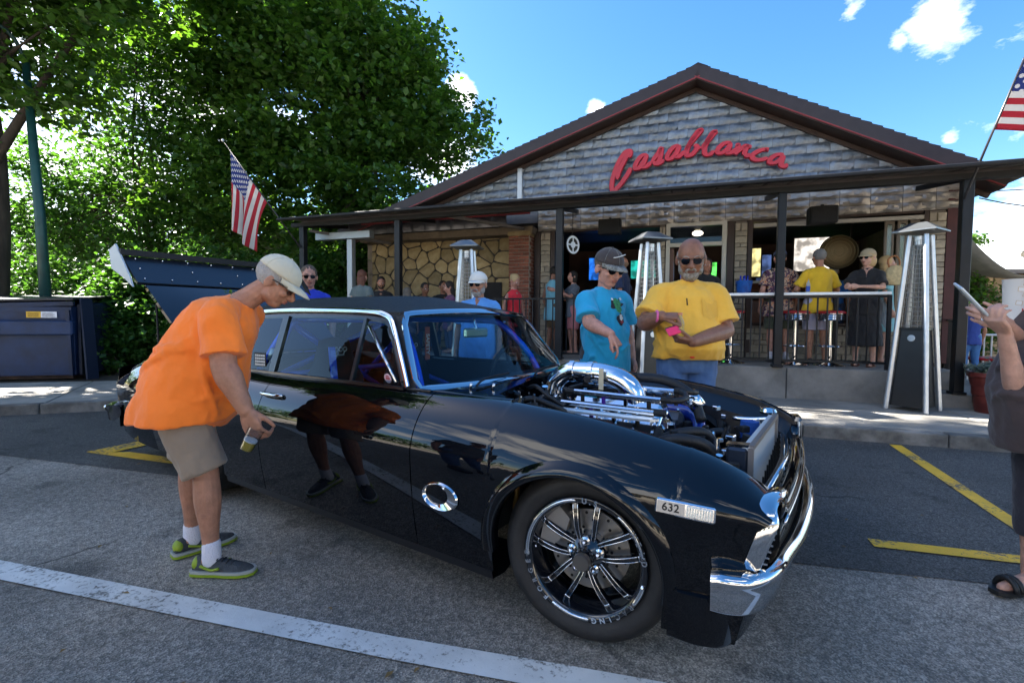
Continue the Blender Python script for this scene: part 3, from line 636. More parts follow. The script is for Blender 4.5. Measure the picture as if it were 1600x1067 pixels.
# round neon sign
T = thing('neon_sign', 'round white and blue bar sign hanging beside the brick pier', 'sign', BLD, (-1.72, 7.95, 2.2))
part('sign_disc', MB().lathe([(0, -.012), (.15, -.012), (.16, 0), (.15, .012), (0, .012)], (0, 0, 0), 'Y', 32), mat('sign_black', (.01, .01, .01), .4), T, True, 30).rotation_euler = (0, 0, rad(58))
q = T.children[0]
mb = MB(); mb.lathe([(.115, -.016), (.15, -.016), (.15, -.013), (.115, -.013), (.115, -.016)], (0, 0, 0), 'Y', 32); mb.lathe([(0, -.016), (.055, -.016), (.055, -.013)], (0, 0, 0), 'Y', 24); mb.box(-.13, .13, -.017, -.0135, -.012, .012); mb.box(-.012, .012, -.0172, -.0136, -.12, .12)
base = T_INFO['neon_sign'][0]
for c_ in (q,): c_.location = (0, 0, .25); c_.data.transform(Matrix.Translation(base))
me = mb.mesh('sign_face'); me.materials.append(mat('sign_white', (.7, .75, .8), .5)); o = bpy.data.objects.new('sign_face', me); COL.objects.link(o); o.parent = T; o.location = (0, 0, .25); o.rotation_euler = (0, 0, rad(58))
me = MB().tube([(0, 0, .41), (0, 0, .78)], .006, 6).mesh('hanger'); me.materials.append(M_dark); o = bpy.data.objects.new('hanger', me); COL.objects.link(o); o.parent = T
# ================================================================ script sign
M_sred = mat('sign_red', (.46, .02, .035), .35, var=.05); M_sside = mat('sign_return', (.05, .02, .02), .5)
T = thing('restaurant_sign', 'large red script letters reading Casablanca arched across the tin gable', 'sign', BLD, (.2, VF, 3.7))
# strokes traced in the photo pixels of the sign, straight onto the gable plane
def onwall(px, py, v):
    r = PHOTO_R @ Vector(((px-800)/745, -(py-533.5)/745, -1)); n = Vector((math.sin(AB), math.cos(AB), 0)); t = v/n.dot(r); p = r*t; p.z += CAMH
    return Vector((p.x*math.cos(AB)-p.y*math.sin(AB), v, p.z))
def zp(x, y): return (930+x/5, 190+y/5)
LET = [
 ('C', [[(262, 300), (278, 262), (262, 246), (225, 270), (178, 350), (148, 430), (130, 505), (138, 560), (175, 535), (220, 480), (262, 415), (278, 380)], [(170, 470), (190, 400), (228, 325), (262, 262)]], 13),
 ('a', [[(405, 275), (360, 290), (320, 345), (312, 385), (345, 380), (380, 330), (408, 275)], [(405, 280), (385, 330), (372, 372), (400, 370), (440, 335)]], 12),
 ('s', [[(440, 335), (490, 270), (515, 228), (515, 260), (505, 310), (480, 345), (450, 335)], [(450, 345), (490, 350), (540, 320)]], 12),
 ('a', [[(655, 205), (610, 222), (568, 275), (565, 312), (600, 305), (640, 255), (660, 205)], [(655, 215), (640, 255), (632, 292), (660, 290), (700, 250)]], 12),
 ('b', [[(700, 250), (760, 170), (815, 105), (828, 85), (800, 100), (755, 165), (720, 235), (715, 285), (750, 280), (785, 245), (795, 215), (770, 205)], [(785, 225), (830, 225)]], 12),
 ('l', [[(830, 235), (880, 170), (930, 110), (938, 98), (915, 110), (880, 165), (855, 225), (858, 272), (890, 278), (930, 250)]], 12),
 ('a', [[(1060, 185), (1010, 190), (965, 225), (955, 262), (990, 265), (1035, 230), (1062, 185)], [(1058, 195), (1040, 235), (1035, 265), (1065, 262), (1100, 235)]], 12),
 ('n', [[(1095, 205), (1115, 205), (1105, 245), (1098, 280)], [(1105, 262), (1150, 225), (1180, 210), (1170, 250), (1160, 285)], [(1165, 278), (1190, 290), (1210, 275)]], 12),
 ('c', [[(1330, 245), (1335, 238), (1290, 245), (1240, 270), (1225, 300), (1255, 320), (1300, 318), (1345, 305)], [(1185, 215), (1220, 218)]], 12),
 ('a', [[(1470, 280), (1420, 280), (1375, 305), (1360, 335), (1395, 345), (1440, 320), (1470, 285)], [(1470, 285), (1455, 325), (1450, 360), (1475, 372), (1500, 355)]], 12)]
for nm, strokes, wpx in LET:
    mb = MB(); ms = MB()
    for s_ in strokes:
        P = [onwall(*zp(*p), VF-.1)+Vector((0, 0, .035)) for p in s_]; P, _ = catmull(P, [0]*len(P), 5)
        for k in range(len(P)):    # round pen, thicker on down strokes
            pass
        n = len(P); L = []; R_ = []
        for i in range(n):
            d = P[min(i+1, n-1)]-P[max(i-1, 0)]; d.y = 0; d.normalize(); nn = Vector((-d.z, 0, d.x)); ww = .030+.016*abs(d.z)
            tp = min(1, .45+.25*min(i, n-1-i)); L.append(P[i]+nn*ww*tp); R_.append(P[i]-nn*ww*tp)
        jit = .0012*(strokes.index(s_))
        rings = []
        for a, b in zip(L, R_):
            c = (a+b)/2; f0 = a.lerp(c, .18); f1 = b.lerp(c, .18)
            rings.append([Vector((a.x, VF-.07, a.z)), Vector((a.x, VF-.125-jit, a.z)), Vector((f0.x, VF-.137-jit, f0.z)), Vector((f1.x, VF-.137-jit, f1.z)), Vector((b.x, VF-.125-jit, b.z)), Vector((b.x, VF-.07, b.z))])
        mb.loft(rings)
    part('letter', mb, M_sred, T, True, 40)
part('sign_stud', MB().box(-.9, -.88, VF-.07, VF+.02, 3.95, 3.97), M_silver, T); part('sign_stud', MB().box(1.2, 1.22, VF-.07, VF+.02, 4.0, 4.02), M_silver, T)
# ================================================================ trees
def leafmat(name, c1, c2, tr):
    m = bpy.data.materials.new(name); m.use_nodes = True; n = m.node_tree.nodes; l = m.node_tree.links; n.remove(n['Principled BSDF'])
    g = n.new('ShaderNodeNewGeometry'); cr = n.new('ShaderNodeValToRGB'); l.new(g.outputs['Random Per Island'], cr.inputs[0])
    e = cr.color_ramp.elements; e[0].color = (*c1, 1); e[1].color = (*c2, 1)
    d = n.new('ShaderNodeBsdfPrincipled'); d.inputs['Roughness'].default_value = .45; d.inputs['Specular IOR Level'].default_value = .35; l.new(cr.outputs[0], d.inputs['Base Color'])
    t = n.new('ShaderNodeBsdfTranslucent'); tm = n.new('ShaderNodeMix'); tm.data_type = 'RGBA'; tm.blend_type = 'MULTIPLY'; tm.inputs[0].default_value = 1; l.new(cr.outputs[0], tm.inputs[6]); tm.inputs[7].default_value = (*tr, 1); l.new(tm.outputs[2], t.inputs[0])
    mx = n.new('ShaderNodeMixShader'); mx.inputs[0].default_value = .45; l.new(d.outputs[0], mx.inputs[1]); l.new(t.outputs[0], mx.inputs[2]); l.new(mx.outputs[0], n['Material Output'].inputs[0]); return m
M_leaf = leafmat('leaf', (.022, .062, .012), (.062, .138, .022), (2.3, 2.1, .7))
M_leaf2 = leafmat('leaf_dark', (.02, .06, .012), (.05, .13, .022), (2.1, 2.0, .8))
M_bark = mat('bark', (.05, .038, .028), .95, var=.4, vscale=8, bump=1, bscale=25, stretch=(1, 1, .25))
def leaves(centers, sizes, seed, flat_=.35):
    """centers Nx3: one folded leaf of two triangles-pairs each"""
    r = np.random.default_rng(seed); N = len(centers)
    ax = r.normal(size=(N, 3)); ax[:, 2] *= .5; ax /= np.linalg.norm(ax, axis=1)[:, None]
    up = r.normal(size=(N, 3))*.55+np.array([0, 0, 1.]); sd_ = np.cross(up, ax); sd_ /= np.linalg.norm(sd_, axis=1)[:, None]; nn = np.cross(ax, sd_)
    s = sizes[:, None]; w_ = .36*s
    p0 = centers; p1 = centers+ax*s*.5+sd_*w_+nn*s*.10; p2 = centers+ax*s-nn*s*.12; p3 = centers+ax*s*.5-sd_*w_+nn*s*.10
    V = np.stack([p0, p1, p2, p3], 1).reshape(-1, 3)
    me = bpy.data.meshes.new('crown'); me.vertices.add(N*4); me.vertices.foreach_set('co', V.ravel().astype(np.float32))
    i = np.arange(N)*4; T = np.stack([i, i+1, i+2, i, i+2, i+3], 1).reshape(-1)
    me.loops.add(N*6); me.loops.foreach_set('vertex_index', T.astype(np.int32)); me.polygons.add(N*2); me.polygons.foreach_set('loop_start', np.arange(N*2, dtype=np.int32)*3); me.polygons.foreach_set('loop_total', np.full(N*2, 3, dtype=np.int32))
    me.update(calc_edges=True); return me
def clumps(blobs, nclump, per, cr_, seed, leaf=.13, shell=.55):
    """blobs: (x,y,z,rx,ry,rz). Twig clumps spread through each blob, leaves spread through each clump"""
    r = np.random.default_rng(seed); vol = np.array([b[3]*b[4]*b[5] for b in blobs]); vol = vol**.8; vol /= vol.sum(); C = []
    for b, v in zip(blobs, vol):
        n = max(3, int(nclump*v)); d = r.normal(size=(n, 3)); d /= np.linalg.norm(d, axis=1)[:, None]; rr = (shell+(1-shell)*r.random(n))**.8
        rr *= 1+.16*np.sin(d[:, 0]*5+seed)*np.sin(d[:, 2]*6+d[:, 1]*4)
        C.append(np.array(b[:3])+d*rr[:, None]*np.array(b[3:]))
    C = np.concatenate(C); n = len(C); sc = cr_*(.5+r.random(n)*.9)
    L = C[:, None, :]+r.normal(size=(n, per, 3))*sc[:, None, None]*np.array([1, 1, .5])
    L = L.reshape(-1, 3); L = L[L[:, 2] > .15]
    return C, leaves(L, leaf*(.6+r.random(len(L))*.8), seed)
def tree(name, label, base, h, tr, blobs, nclump, per, cr_, seed, leaf=.13, group=None, m=None, lean=(0, 0), limbs=9, shell=.55):
    T = thing(name, label, 'tree', WORLD, base, group=group); r = random.Random(seed)
    C, me = clumps(blobs, nclump, per, cr_, seed, leaf, shell); me.transform(Matrix.Translation(-Vector(base))); me.materials.append(m or M_leaf)
    o = bpy.data.objects.new('crown', me); COL.objects.link(o); o.parent = T
    b = Vector(base); top = Vector((b.x+lean[0], b.y+lean[1], h)); mb = MB()
    P = [b+(top-b)*t+Vector((r.uniform(-.12, .12), r.uniform(-.12, .12), 0))*(t > 0) for t in (0, .2, .4, .6, .8, 1)]
    mb.tube(P, [tr*1.35, tr, tr*.85, tr*.65, tr*.45, tr*.2], 12, sub=3)
    part('trunk', mb, M_bark, T, True)
    mb = MB()
    for k in range(limbs):
        t = .25+.65*k/limbs; p = b+(top-b)*t; bb = blobs[r.randrange(len(blobs))]; q = Vector(bb[:3])+Vector((r.uniform(-.6, .6)*bb[3], r.uniform(-.6, .6)*bb[4], r.uniform(-.2, .6)*bb[5]))
        mid = p.lerp(q, .5)+Vector((r.uniform(-.3, .3), r.uniform(-.3, .3), .3)); w0 = tr*(.5-.3*t)
        mb.tube([p, mid, q], [w0, w0*.6, .015], 7, sub=4)
        for j in range(4):
            c = Vector(C[r.randrange(len(C))].tolist()); s_ = mid.lerp(q, r.random())
            if (c-s_).length < 3: mb.tube([s_, (s_+c)/2+Vector((0, 0, .1)), c], [.022, .014, .006], 5)
    o = part('limb', mb, M_bark, T, True)
    return T
# the big maple beside the restaurant
tree('maple_tree', 'large dense maple filling the sky left of the restaurant roof', (-4.6, 13.5, 0), 11, .30,
     [(-5.8, 12.8, 7.2, 2.8, 2.4, 3.0), (-3.5, 12.9, 7.2, 1.9, 2.0, 2.2), (-1.95, 13.2, 6.1, 1.45, 1.6, 1.1), (-2.9, 13.2, 7.6, 1.2, 1.4, 1.3), (-6.6, 12.2, 4.5, 2.3, 1.8, 1.7), (-3.9, 12.4, 4.8, 1.8, 1.8, 1.4), (-5.8, 13.3, 9.8, 2.3, 2.2, 2.2), (-7.6, 12.8, 8.6, 1.9, 2.0, 2.2), (-4.4, 12.8, 3.0, 2.0, 1.6, 1.2)],
     2100, 36, .25, 11, .155, limbs=16, shell=.35)
tree('leaning_tree', 'tall dark trunked tree at the left edge with long leafy branches', (-10.05, 9.0, 0), 10.5, .25,
     [(-9.3, 8.6, 8.0, 2.2, 1.8, 1.9), (-7.9, 9.0, 7.2, 1.5, 1.3, 1.2), (-9.2, 9.3, 5.6, 1.5, 1.2, .9), (-11.0, 8.8, 6.8, 1.9, 1.6, 2.4), (-8.6, 8.8, 9.6, 2.4, 1.8, 1.3), (-7.2, 9.1, 8.8, 1.3, 1.2, 1.1)], 800, 36, .22, 5, .15, lean=(.2, .3), limbs=12, shell=.3)
tree('shade_tree', 'very tall shade tree standing out of frame to the left', (-15.0, 8.6, 0), 14, .40,
     [(-17.2, 7.8, 12.6, 2.7, 2.4, 1.6), (-14.6, 8.8, 13.2, 2.8, 2.4, 1.6), (-12.0, 9.8, 13.4, 2.5, 2.0, 1.4), (-13.8, 6.4, 12.4, 2.6, 2.2, 1.5), (-11.2, 7.8, 12.8, 2.2, 2.0, 1.3), (-16.0, 10.8, 12.2, 2.6, 2, 1.8), (-16.6, 5.4, 11.2, 2.4, 2, 1.5), (-9.8, 10.6, 13.6, 1.8, 1.5, 1.0)], 1900, 40, .27, 91, .17, limbs=16, shell=.2)
tree('understory_tree', 'leafy young tree low down behind the blue dumpster', (-9.6, 12.6, 0), 5.2, .12,
     [(-10.2, 12.3, 3.3, 1.9, 1.3, 1.6), (-8.2, 12.2, 3.1, 1.6, 1.3, 1.4), (-9.3, 12.4, 5.0, 1.9, 1.4, 1.3), (-12.2, 12.4, 3.8, 1.8, 1.4, 2.2), (-9.2, 12.6, 6.9, 1.7, 1.3, 1.6), (-10.6, 12.9, 8.6, 1.6, 1.3, 1.5)], 900, 34, .24, 21, .12, limbs=6, shell=.4, m=M_leaf2)
tree('understory_tree', 'low sunlit tree showing between the awning and the flag', (-5.6, 15.4, 0), 5.2, .12,
     [(-6.4, 15.2, 3.0, 2.4, 1.2, 1.7), (-3.6, 15.4, 3.6, 2.0, 1.2, 1.6), (-8.6, 15.2, 3.5, 2.0, 1.2, 2.0)], 620, 34, .25, 22, .13, limbs=6, shell=.4, m=M_leaf2)
# hedge of vines and bushes behind the bin and the car
def bush(name, label, base, blobs, n, per, seed, leaf=.10, m=None):
    T = thing(name, label, 'bush', WORLD, base); C, me = clumps(blobs, n, per, .16, seed, leaf, .45); me.transform(Matrix.Translation(-Vector(base))); me.materials.append(m or M_leaf2)
    o = bpy.data.objects.new('foliage', me); COL.objects.link(o); o.parent = T
    r = random.Random(seed); mb = MB()
    for k in range(14):
        c = Vector(C[r.randrange(len(C))].tolist()); b = Vector(base)+Vector((r.uniform(-.3, .3), r.uniform(-.2, .2), 0)); mb.tube([b, b.lerp(c, .5)+Vector((0, 0, .15)), c], [.025, .016, .006], 5)
    part('stem', mb, M_bark, T, True)
bush('dense_bush', 'dark bush right behind the blue dumpster', (-9.4, 10.3, .1), [(-9.9, 10.4, 1.2, 1.6, .8, 1.4), (-8.4, 10.2, 1.2, 1.0, .7, 1.3)], 420, 30, 31)
bush('dense_bush', 'dark bush between the dumpster and the raised trunk lid', (-7.0, 9.9, .1), [(-7.0, 9.9, 1.0, 1.1, .8, 1.2), (-6.2, 10.1, 1.7, 1.0, .7, 1.1), (-7.9, 10.0, 1.4, .8, .6, 1.3)], 520, 32, 32)
bush('dense_bush', 'shaded bush behind the trunk lid and the bending man', (-4.9, 10.6, .1), [(-5.2, 10.6, 1.2, 1.3, .8, 1.5), (-4.2, 10.9, 1.5, .9, .7, 1.5)], 460, 30, 33)
bush('dense_bush', 'dark bush beyond the silver post under the awning', (-3.6, 12.2, .1), [(-3.7, 12.2, 1.2, 1.1, .7, 1.5)], 260, 28, 34)
bush('dense_bush', 'bush growing against the right end of the blue dumpster', (-7.75, 9.0, .1), [(-7.72, 9.0, .75, .42, .35, .85), (-7.95, 9.35, 1.1, .5, .4, .8)], 190, 28, 37)
# a wood further off closing the view between trunks
r_ = np.random.default_rng(77); blb = [(-26+3.0*i, 24+r_.random()*2, 3.0+r_.random()*1.5, 2.6, 1.6, 3.4) for i in range(10)]+[(-34+r_.random()*3, -10+4.5*i, 3.2, 2.6, 2.8, 3.2) for i in range(8)]+[(24+4*i, 46-2*i, 2.2, 3.0, 2.0, 2.2) for i in range(9)]
C, me = clumps(blb, 1900, 24, .45, 78, .36, .4); me.materials.append(M_leaf2); o = bpy.data.objects.new('distant_wood', me); COL.objects.link(o); o['kind'] = 'stuff'; o['label'] = 'distant wood seen in slivers behind the nearer trees'; o['category'] = 'wood'
# trees across the street behind the camera, seen only in the paint
blb = [(-30+6.5*i, -24-(i % 3)*2, 3.2, 4.0, 2.5, 3.6+(i % 2)) for i in range(10)]
C, me = clumps(blb, 700, 22, .6, 79, .55, .4); me.materials.append(M_leaf2); o = bpy.data.objects.new('street_trees', me); COL.objects.link(o); o['kind'] = 'stuff'; o['label'] = 'row of trees across the street, mirrored in the black paint'; o['category'] = 'wood'
# unseen shops opposite, added to bounce sunlight back, mirrored in paint and glass
T = thing('street_shop', 'long pale shop building added unseen behind the camera to bounce sunlight', 'building', WORLD, (0, -16, 0))
M_shop = mat('shop_stucco', (.62, .56, .46), .9, var=.08, vscale=.5); part('shop_wall', MB().box(-24, 20, -22, -16, 0, 4.2), M_shop, T); part('shop_roof', MB().box(-24.6, 20.6, -22.6, -15.2, 4.21, 4.6), mat('shop_roof', (.12, .07, .05), .8), T)
for i in range(9):
    x = -22.5+i*4.8; f_ = part('shop_window', MB().box(x, x+2.8, -15.99, -15.94, .9, 2.9), M_frame, T); part('pane', MB().box(x+.08, x+2.72, -15.935, -15.93, .98, 2.82), mat('shop_pane', (.03, .04, .05), .05, spec=1), T, sub_of=f_)
# right side: hedge, small tree, shade sail, stone hut
bush('hedge', 'sunlit green hedge under the grey shade sail at right', (10.6, 12.6, .1), [(9.9, 12.6, 1.3, 1.2, .6, 1.2), (11.6, 12.6, 1.3, 1.2, .6, 1.2)], 460, 28, 35, .10, M_leaf)
tree('young_tree', 'small tree top showing right of the building above the shade sail', (14.2, 16, 0), 3.6, .07, [(14.4, 16, 3.75, .55, .5, .32), (15.1, 16, 3.85, .42, .4, .25), (13.6, 16, 3.4, .5, .4, .3)], 60, 26, .14, 41, .13, limbs=4)
# ================================================================ street lamp (green)
M_green = mat('green_pole', (.006, .040, .036), .45, var=.2, bump=.1)
T = thing('lamp_post', 'tall dark green pole rising behind the blue dumpster', 'pole', WORLD, (-8.75, 9.0, .1))
part('pole', MB().tube([(-8.75, 9.0, .1), (-8.82, 9.0, 3.0), (-8.98, 9.0, 5.9)], [.095, .08, .055], 16), M_green, T, True)
part('base_plate', MB().lathe([(0, 0), (.2, 0), (.2, .04), (.13, .05), (.12, .16), (0, .16)], (-8.75, 9, .1), n=20), M_green, T, True, 30)
part('lamp_arm', MB().tube([(-8.98, 9, 5.85), (-9.1, 8.8, 6.3), (-9.6, 8.2, 6.55), (-10.2, 7.6, 6.6)], .035, 10, sub=4), M_green, T, True)
part('lamp_head', MB().ell((-10.3, 7.45, 6.58), (.28, .16, .08)), M_green, T, True)
# ================================================================ dumpster
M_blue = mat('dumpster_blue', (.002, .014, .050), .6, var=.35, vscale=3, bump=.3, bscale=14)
M_bdark = mat('dumpster_rust', (.045, .03, .025), .9, var=.4)
DF = (Matrix.Translation((-7.42, 8.05, 0)) @ Matrix.Rotation(rad(14), 4, 'Z'), rad(14))
T = thing('dumpster', 'scuffed dark blue steel dumpster with sloping lid, standing on the left walk', 'dumpster', DF, (-1.0, .8, .13))
part('bin_body', MB().prism([(.05, .20), (1.5, .20), (1.62, 1.45), (1.55, 1.52), (-.02, 1.35), (-.02, 1.28), (.05, .9)], 'X', -2.1, 0), M_blue, T)
part('side_pocket', MB().box(-2.12, .02, -.06, .045, .88, 1.12, ch=.02), M_blue, T)
part('lifting_sleeve', MB().box(-1.55, -1.35, -.09, -.062, .82, 1.22, ch=.01), M_blue, T)
part('top_rim', MB().bar((-2.14, .0, 1.33), (.03, .0, 1.41), .06, .07), M_blue, T)
for xx in (-2.08, -.04): part('corner_rib', MB().bar((xx, .02, .2), (xx, -.02, 1.3), .05, .07), M_blue, T)
part('lid', MB().add([(-2.1, 0, 1.40), (.03, -.02, 1.47), (.05, 1.6, 1.60), (-2.1, 1.6, 1.54), (-2.1, 0, 1.43), (.03, -.02, 1.50), (.05, 1.6, 1.63), (-2.1, 1.6, 1.57)], MB().box(0, 1, 0, 1, 0, 1).f), mat('lid_plastic', (.01, .012, .02), .5, var=.2), T)
part('base_skid', MB().box(-1.9, -.1, .15, 1.3, .13, .20), M_bdark, T)
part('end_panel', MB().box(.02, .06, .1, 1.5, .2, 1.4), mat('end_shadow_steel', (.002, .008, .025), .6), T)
part('sticker', MB().box(-.62, -.42, -.03, -.024, 1.17, 1.27), mat('sticker_yellow', (.55, .33, .02), .5, var=.15, vscale=40), T)
part('sticker', MB().box(-.418, -.20, -.03, -.024, 1.17, 1.27), mat('sticker_white', (.5, .52, .58), .5, var=.15, vscale=40), T)
mb = MB()
for i in range(4): mb.box(-.60+.0, -.45, -.0325, -.031, 1.185+i*.018, 1.192+i*.018); mb.box(-.40, -.22-.03*(i % 2), -.0325, -.031, 1.185+i*.018, 1.192+i*.018)
part('sticker_text', mb, M_dark, T)
T = thing('cardboard_box', 'brown cardboard flap sticking out of the dumpster', 'box', DF, (-1.75, .3, 1.42)); part('flap', MB().add([(-2.1, .1, 1.44), (-1.25, .05, 1.46), (-1.5, .12, 1.53), (-2.1, .18, 1.6), (-2.1, .12, 1.44), (-1.25, .07, 1.46), (-1.5, .14, 1.53), (-2.1, .2, 1.6)], MB().box(0, 1, 0, 1, 0, 1).f), mat('cardboard', (.30, .19, .10), .8), T)
part('flap', MB().box(-2.05, -1.4, .2, .6, 1.40, 1.425), MATS['cardboard'], T)
# lean-to board beside the bin
solo('leaning_board', 'dark blue board leaning against the right end of the dumpster', 'board', MB().bar((-7.20, 8.15, .12), (-7.36, 8.25, 1.50), .22, .03, up=(1, 0, 0)), mat('board_blue', (.003, .010, .030), .7), WORLD, (-7.3, 8.4, .12))
# ================================================================ patio heaters
M_alu = mat('brushed_aluminium', (.50, .54, .58), .35, metal=.75, var=.08)
M_hblk = mat('heater_black', (.008, .008, .009), .35, var=.3)
M_wire = mat('heater_wire', (.22, .22, .22), .35, metal=.8)
M_tube = mat('quartz_tube', (.12, .13, .14), .12, metal=.3, alpha=.35)
def heater(u, v, zb, rot, label, H=2.27, grille=18):
    T = thing('patio_heater', label, 'heater', BLD, (u, v, zb), rot, group='pyramid patio heaters')
    def P(name, mb, m, smooth=False, auto=None):
        me = mb.mesh(name, smooth, (0, 0, 0), auto); me.materials.append(m); o = bpy.data.objects.new(name, me); COL.objects.link(o); o.parent = T; return o
    def hw(z): return .20-(.20-.08)*min(1, z/2.12)
    zc = .98
    a, b = hw(.03)-.03, hw(zc)-.03
    for k in range(4):
        R = Matrix.Rotation(k*PI/2, 3, 'Z')
        q = [R@Vector(p) for p in ((-a, -a, .05), (a, -a, .05), (b, -b, zc), (-b, -b, zc), (-a, -a+.012, .05), (a, -a+.012, .05), (b, -b+.012, zc), (-b, -b+.012, zc))]
        P('body_panel', MB().add(q, [(0, 1, 2, 3), (7, 6, 5, 4), (0, 4, 5, 1), (1, 5, 6, 2), (2, 6, 7, 3), (3, 7, 4, 0)]), M_hblk)
        p0 = R@Vector((hw(0), -hw(0), 0)); p1 = R@Vector((hw(2.12), -hw(2.12), 2.12)); P('corner_leg', MB().bar(p0, p1, .045, .045, up=(R@Vector((1, 1, 0))).normalized(), ch=.008), M_alu)
        mb = MB()
        for i in range(grille+1):
            z = zc+.05+(2.05-zc-.05)*i/grille; h_ = hw(z)-.012; mb.tube([R@Vector((-h_, -h_, z)), R@Vector((h_, -h_, z))], .0035, 5)
        for t in (-.85, -.45, 0, .45, .85):
            z0, z1 = zc+.03, 2.06; mb.tube([R@Vector((t*(hw(z0)-.02), -hw(z0)+.014, z0)), R@Vector((t*(hw(z1)-.02), -hw(z1)+.014, z1))], .003, 5)
        P('grille', mb, M_wire)
    P('badge', MB().lathe([(0, -.004), (.035, -.004), (.04, 0), (0, 0)], (0, -hw(.88)+.022, .88), 'Y', 20), M_alu)
    P('quartz_tube', MB().lathe([(.05, zc), (.05, 2.05)], n=20), M_tube, True)
    P('burner_top', MB().lathe([(.02, 1.95), (.07, 2.0), (.075, 2.10), (0, 2.12)], n=20), M_alu, True, 40)
    P('shelf', MB().box(-b-.02, b+.02, -b-.02, b+.02, zc, zc+.025), M_hblk)
    c = .215; z0 = 2.15
    mb = MB(); mb.loft([[(-c, -c, z0), (c, -c, z0), (c, c, z0), (-c, c, z0)], [(-c, -c, z0+.015), (c, -c, z0+.015), (c, c, z0+.015), (-c, c, z0+.015)], [(-.08, -.08, z0+.11), (.08, -.08, z0+.11), (.08, .08, z0+.11), (-.08, .08, z0+.11)]])
    P('hood', mb, mat('heater_hood', (.16, .17, .18), .35, metal=.8))
    return T
heater(2.72, 7.10, .13, rad(-40), 'big pyramid patio heater with black base standing right of the porch railing')
heater(-.40, 6.80, .13, rad(32), 'pyramid patio heater between the turquoise shirt man and the yellow shirt man')
heater(-3.08, 6.70, .13, rad(10), 'pyramid patio heater behind the man in light blue shirt and white cap')
# ================================================================ flags
def clearmat(name, tint, refl=1.0):
    m = bpy.data.materials.new(name); MATS[name] = m; m.use_nodes = True; n = m.node_tree.nodes; l = m.node_tree.links; n.remove(n['Principled BSDF'])
    t = n.new('ShaderNodeBsdfTransparent'); t.inputs[0].default_value = (*tint, 1); g = n.new('ShaderNodeBsdfGlossy'); g.inputs['Roughness'].default_value = .0
    lw = n.new('ShaderNodeLayerWeight'); lw.inputs[0].default_value = .5; p = n.new('ShaderNodeMath'); p.operation = 'POWER'; l.new(lw.outputs['Facing'], p.inputs[0]); p.inputs[1].default_value = 4.0
    q = n.new('ShaderNodeMath'); q.operation = 'MULTIPLY_ADD'; l.new(p.outputs[0], q.inputs[0]); q.inputs[1].default_value = .6*refl; q.inputs[2].default_value = .03*refl
    mx = n.new('ShaderNodeMixShader'); l.new(q.outputs[0], mx.inputs[0]); l.new(t.outputs[0], mx.inputs[1]); l.new(g.outputs[0], mx.inputs[2]); l.new(mx.outputs[0], n['Material Output'].inputs[0]); return m
M_flag_pole = mat('flag_pole_black', (.015, .015, .018), .35)
def flagmat():
    m = bpy.data.materials.new('striped_flag'); m.use_nodes = True; n = m.node_tree.nodes; l = m.node_tree.links; b = n['Principled BSDF']
    t = n.new('ShaderNodeUVMap'); s = n.new('ShaderNodeSeparateXYZ'); l.new(t.outputs[0], s.inputs[0])
    def M(op, a, b_=None, c=None):
        q = n.new('ShaderNodeMath'); q.operation = op
        for i, v in enumerate((a, b_, c)):
            if v is None: continue
            if isinstance(v, (int, float)): q.inputs[i].default_value = v
            else: l.new(v, q.inputs[i])
        return q.outputs[0]
    U, V = s.outputs[0], s.outputs[1]
    st = M('LESS_THAN', M('MODULO', M('MULTIPLY', V, 13), 2), 1)      # stripe 0 (bottom) red
    c1 = n.new('ShaderNodeMix'); c1.data_type = 'RGBA'; l.new(st, c1.inputs[0]); c1.inputs[6].default_value = (.62, .60, .58, 1); c1.inputs[7].default_value = (.42, .012, .03, 1)
    can = M('MULTIPLY', M('LESS_THAN', U, .4), M('GREATER_THAN', V, 6/13))
    # stars on a staggered grid
    cu = M('MULTIPLY', U, 11/.4*.5); cv = M('MULTIPLY', M('SUBTRACT', V, 6/13), 9/(7/13)*.5)
    def stars(ou, ov):
        fu = M('SUBTRACT', M('FRACT', M('ADD', cu, ou)), .5); fv = M('SUBTRACT', M('FRACT', M('ADD', cv, ov)), .5)
        return M('LESS_THAN', M('ADD', M('MULTIPLY', fu, fu), M('MULTIPLY', fv, fv)), .045)
    ss = M('MAXIMUM', stars(0, 0), stars(.5, .5))
    c2 = n.new('ShaderNodeMix'); c2.data_type = 'RGBA'; l.new(ss, c2.inputs[0]); c2.inputs[6].default_value = (.015, .035, .20, 1); c2.inputs[7].default_value = (.62, .60, .6, 1)
    c3 = n.new('ShaderNodeMix'); c3.data_type = 'RGBA'; l.new(can, c3.inputs[0]); l.new(c1.outputs[2], c3.inputs[6]); l.new(c2.outputs[2], c3.inputs[7])
    l.new(c3.outputs[2], b.inputs['Base Color']); b.inputs['Roughness'].default_value = .7
    tr = n.new('ShaderNodeBsdfTranslucent'); l.new(c3.outputs[2], tr.inputs[0]); mx = n.new('ShaderNodeMixShader'); mx.inputs[0].default_value = .4; l.new(b.outputs[0], mx.inputs[1]); l.new(tr.outputs[0], mx.inputs[2]); l.new(mx.outputs[0], n['Material Output'].inputs[0])
    return m
M_flag = flagmat()
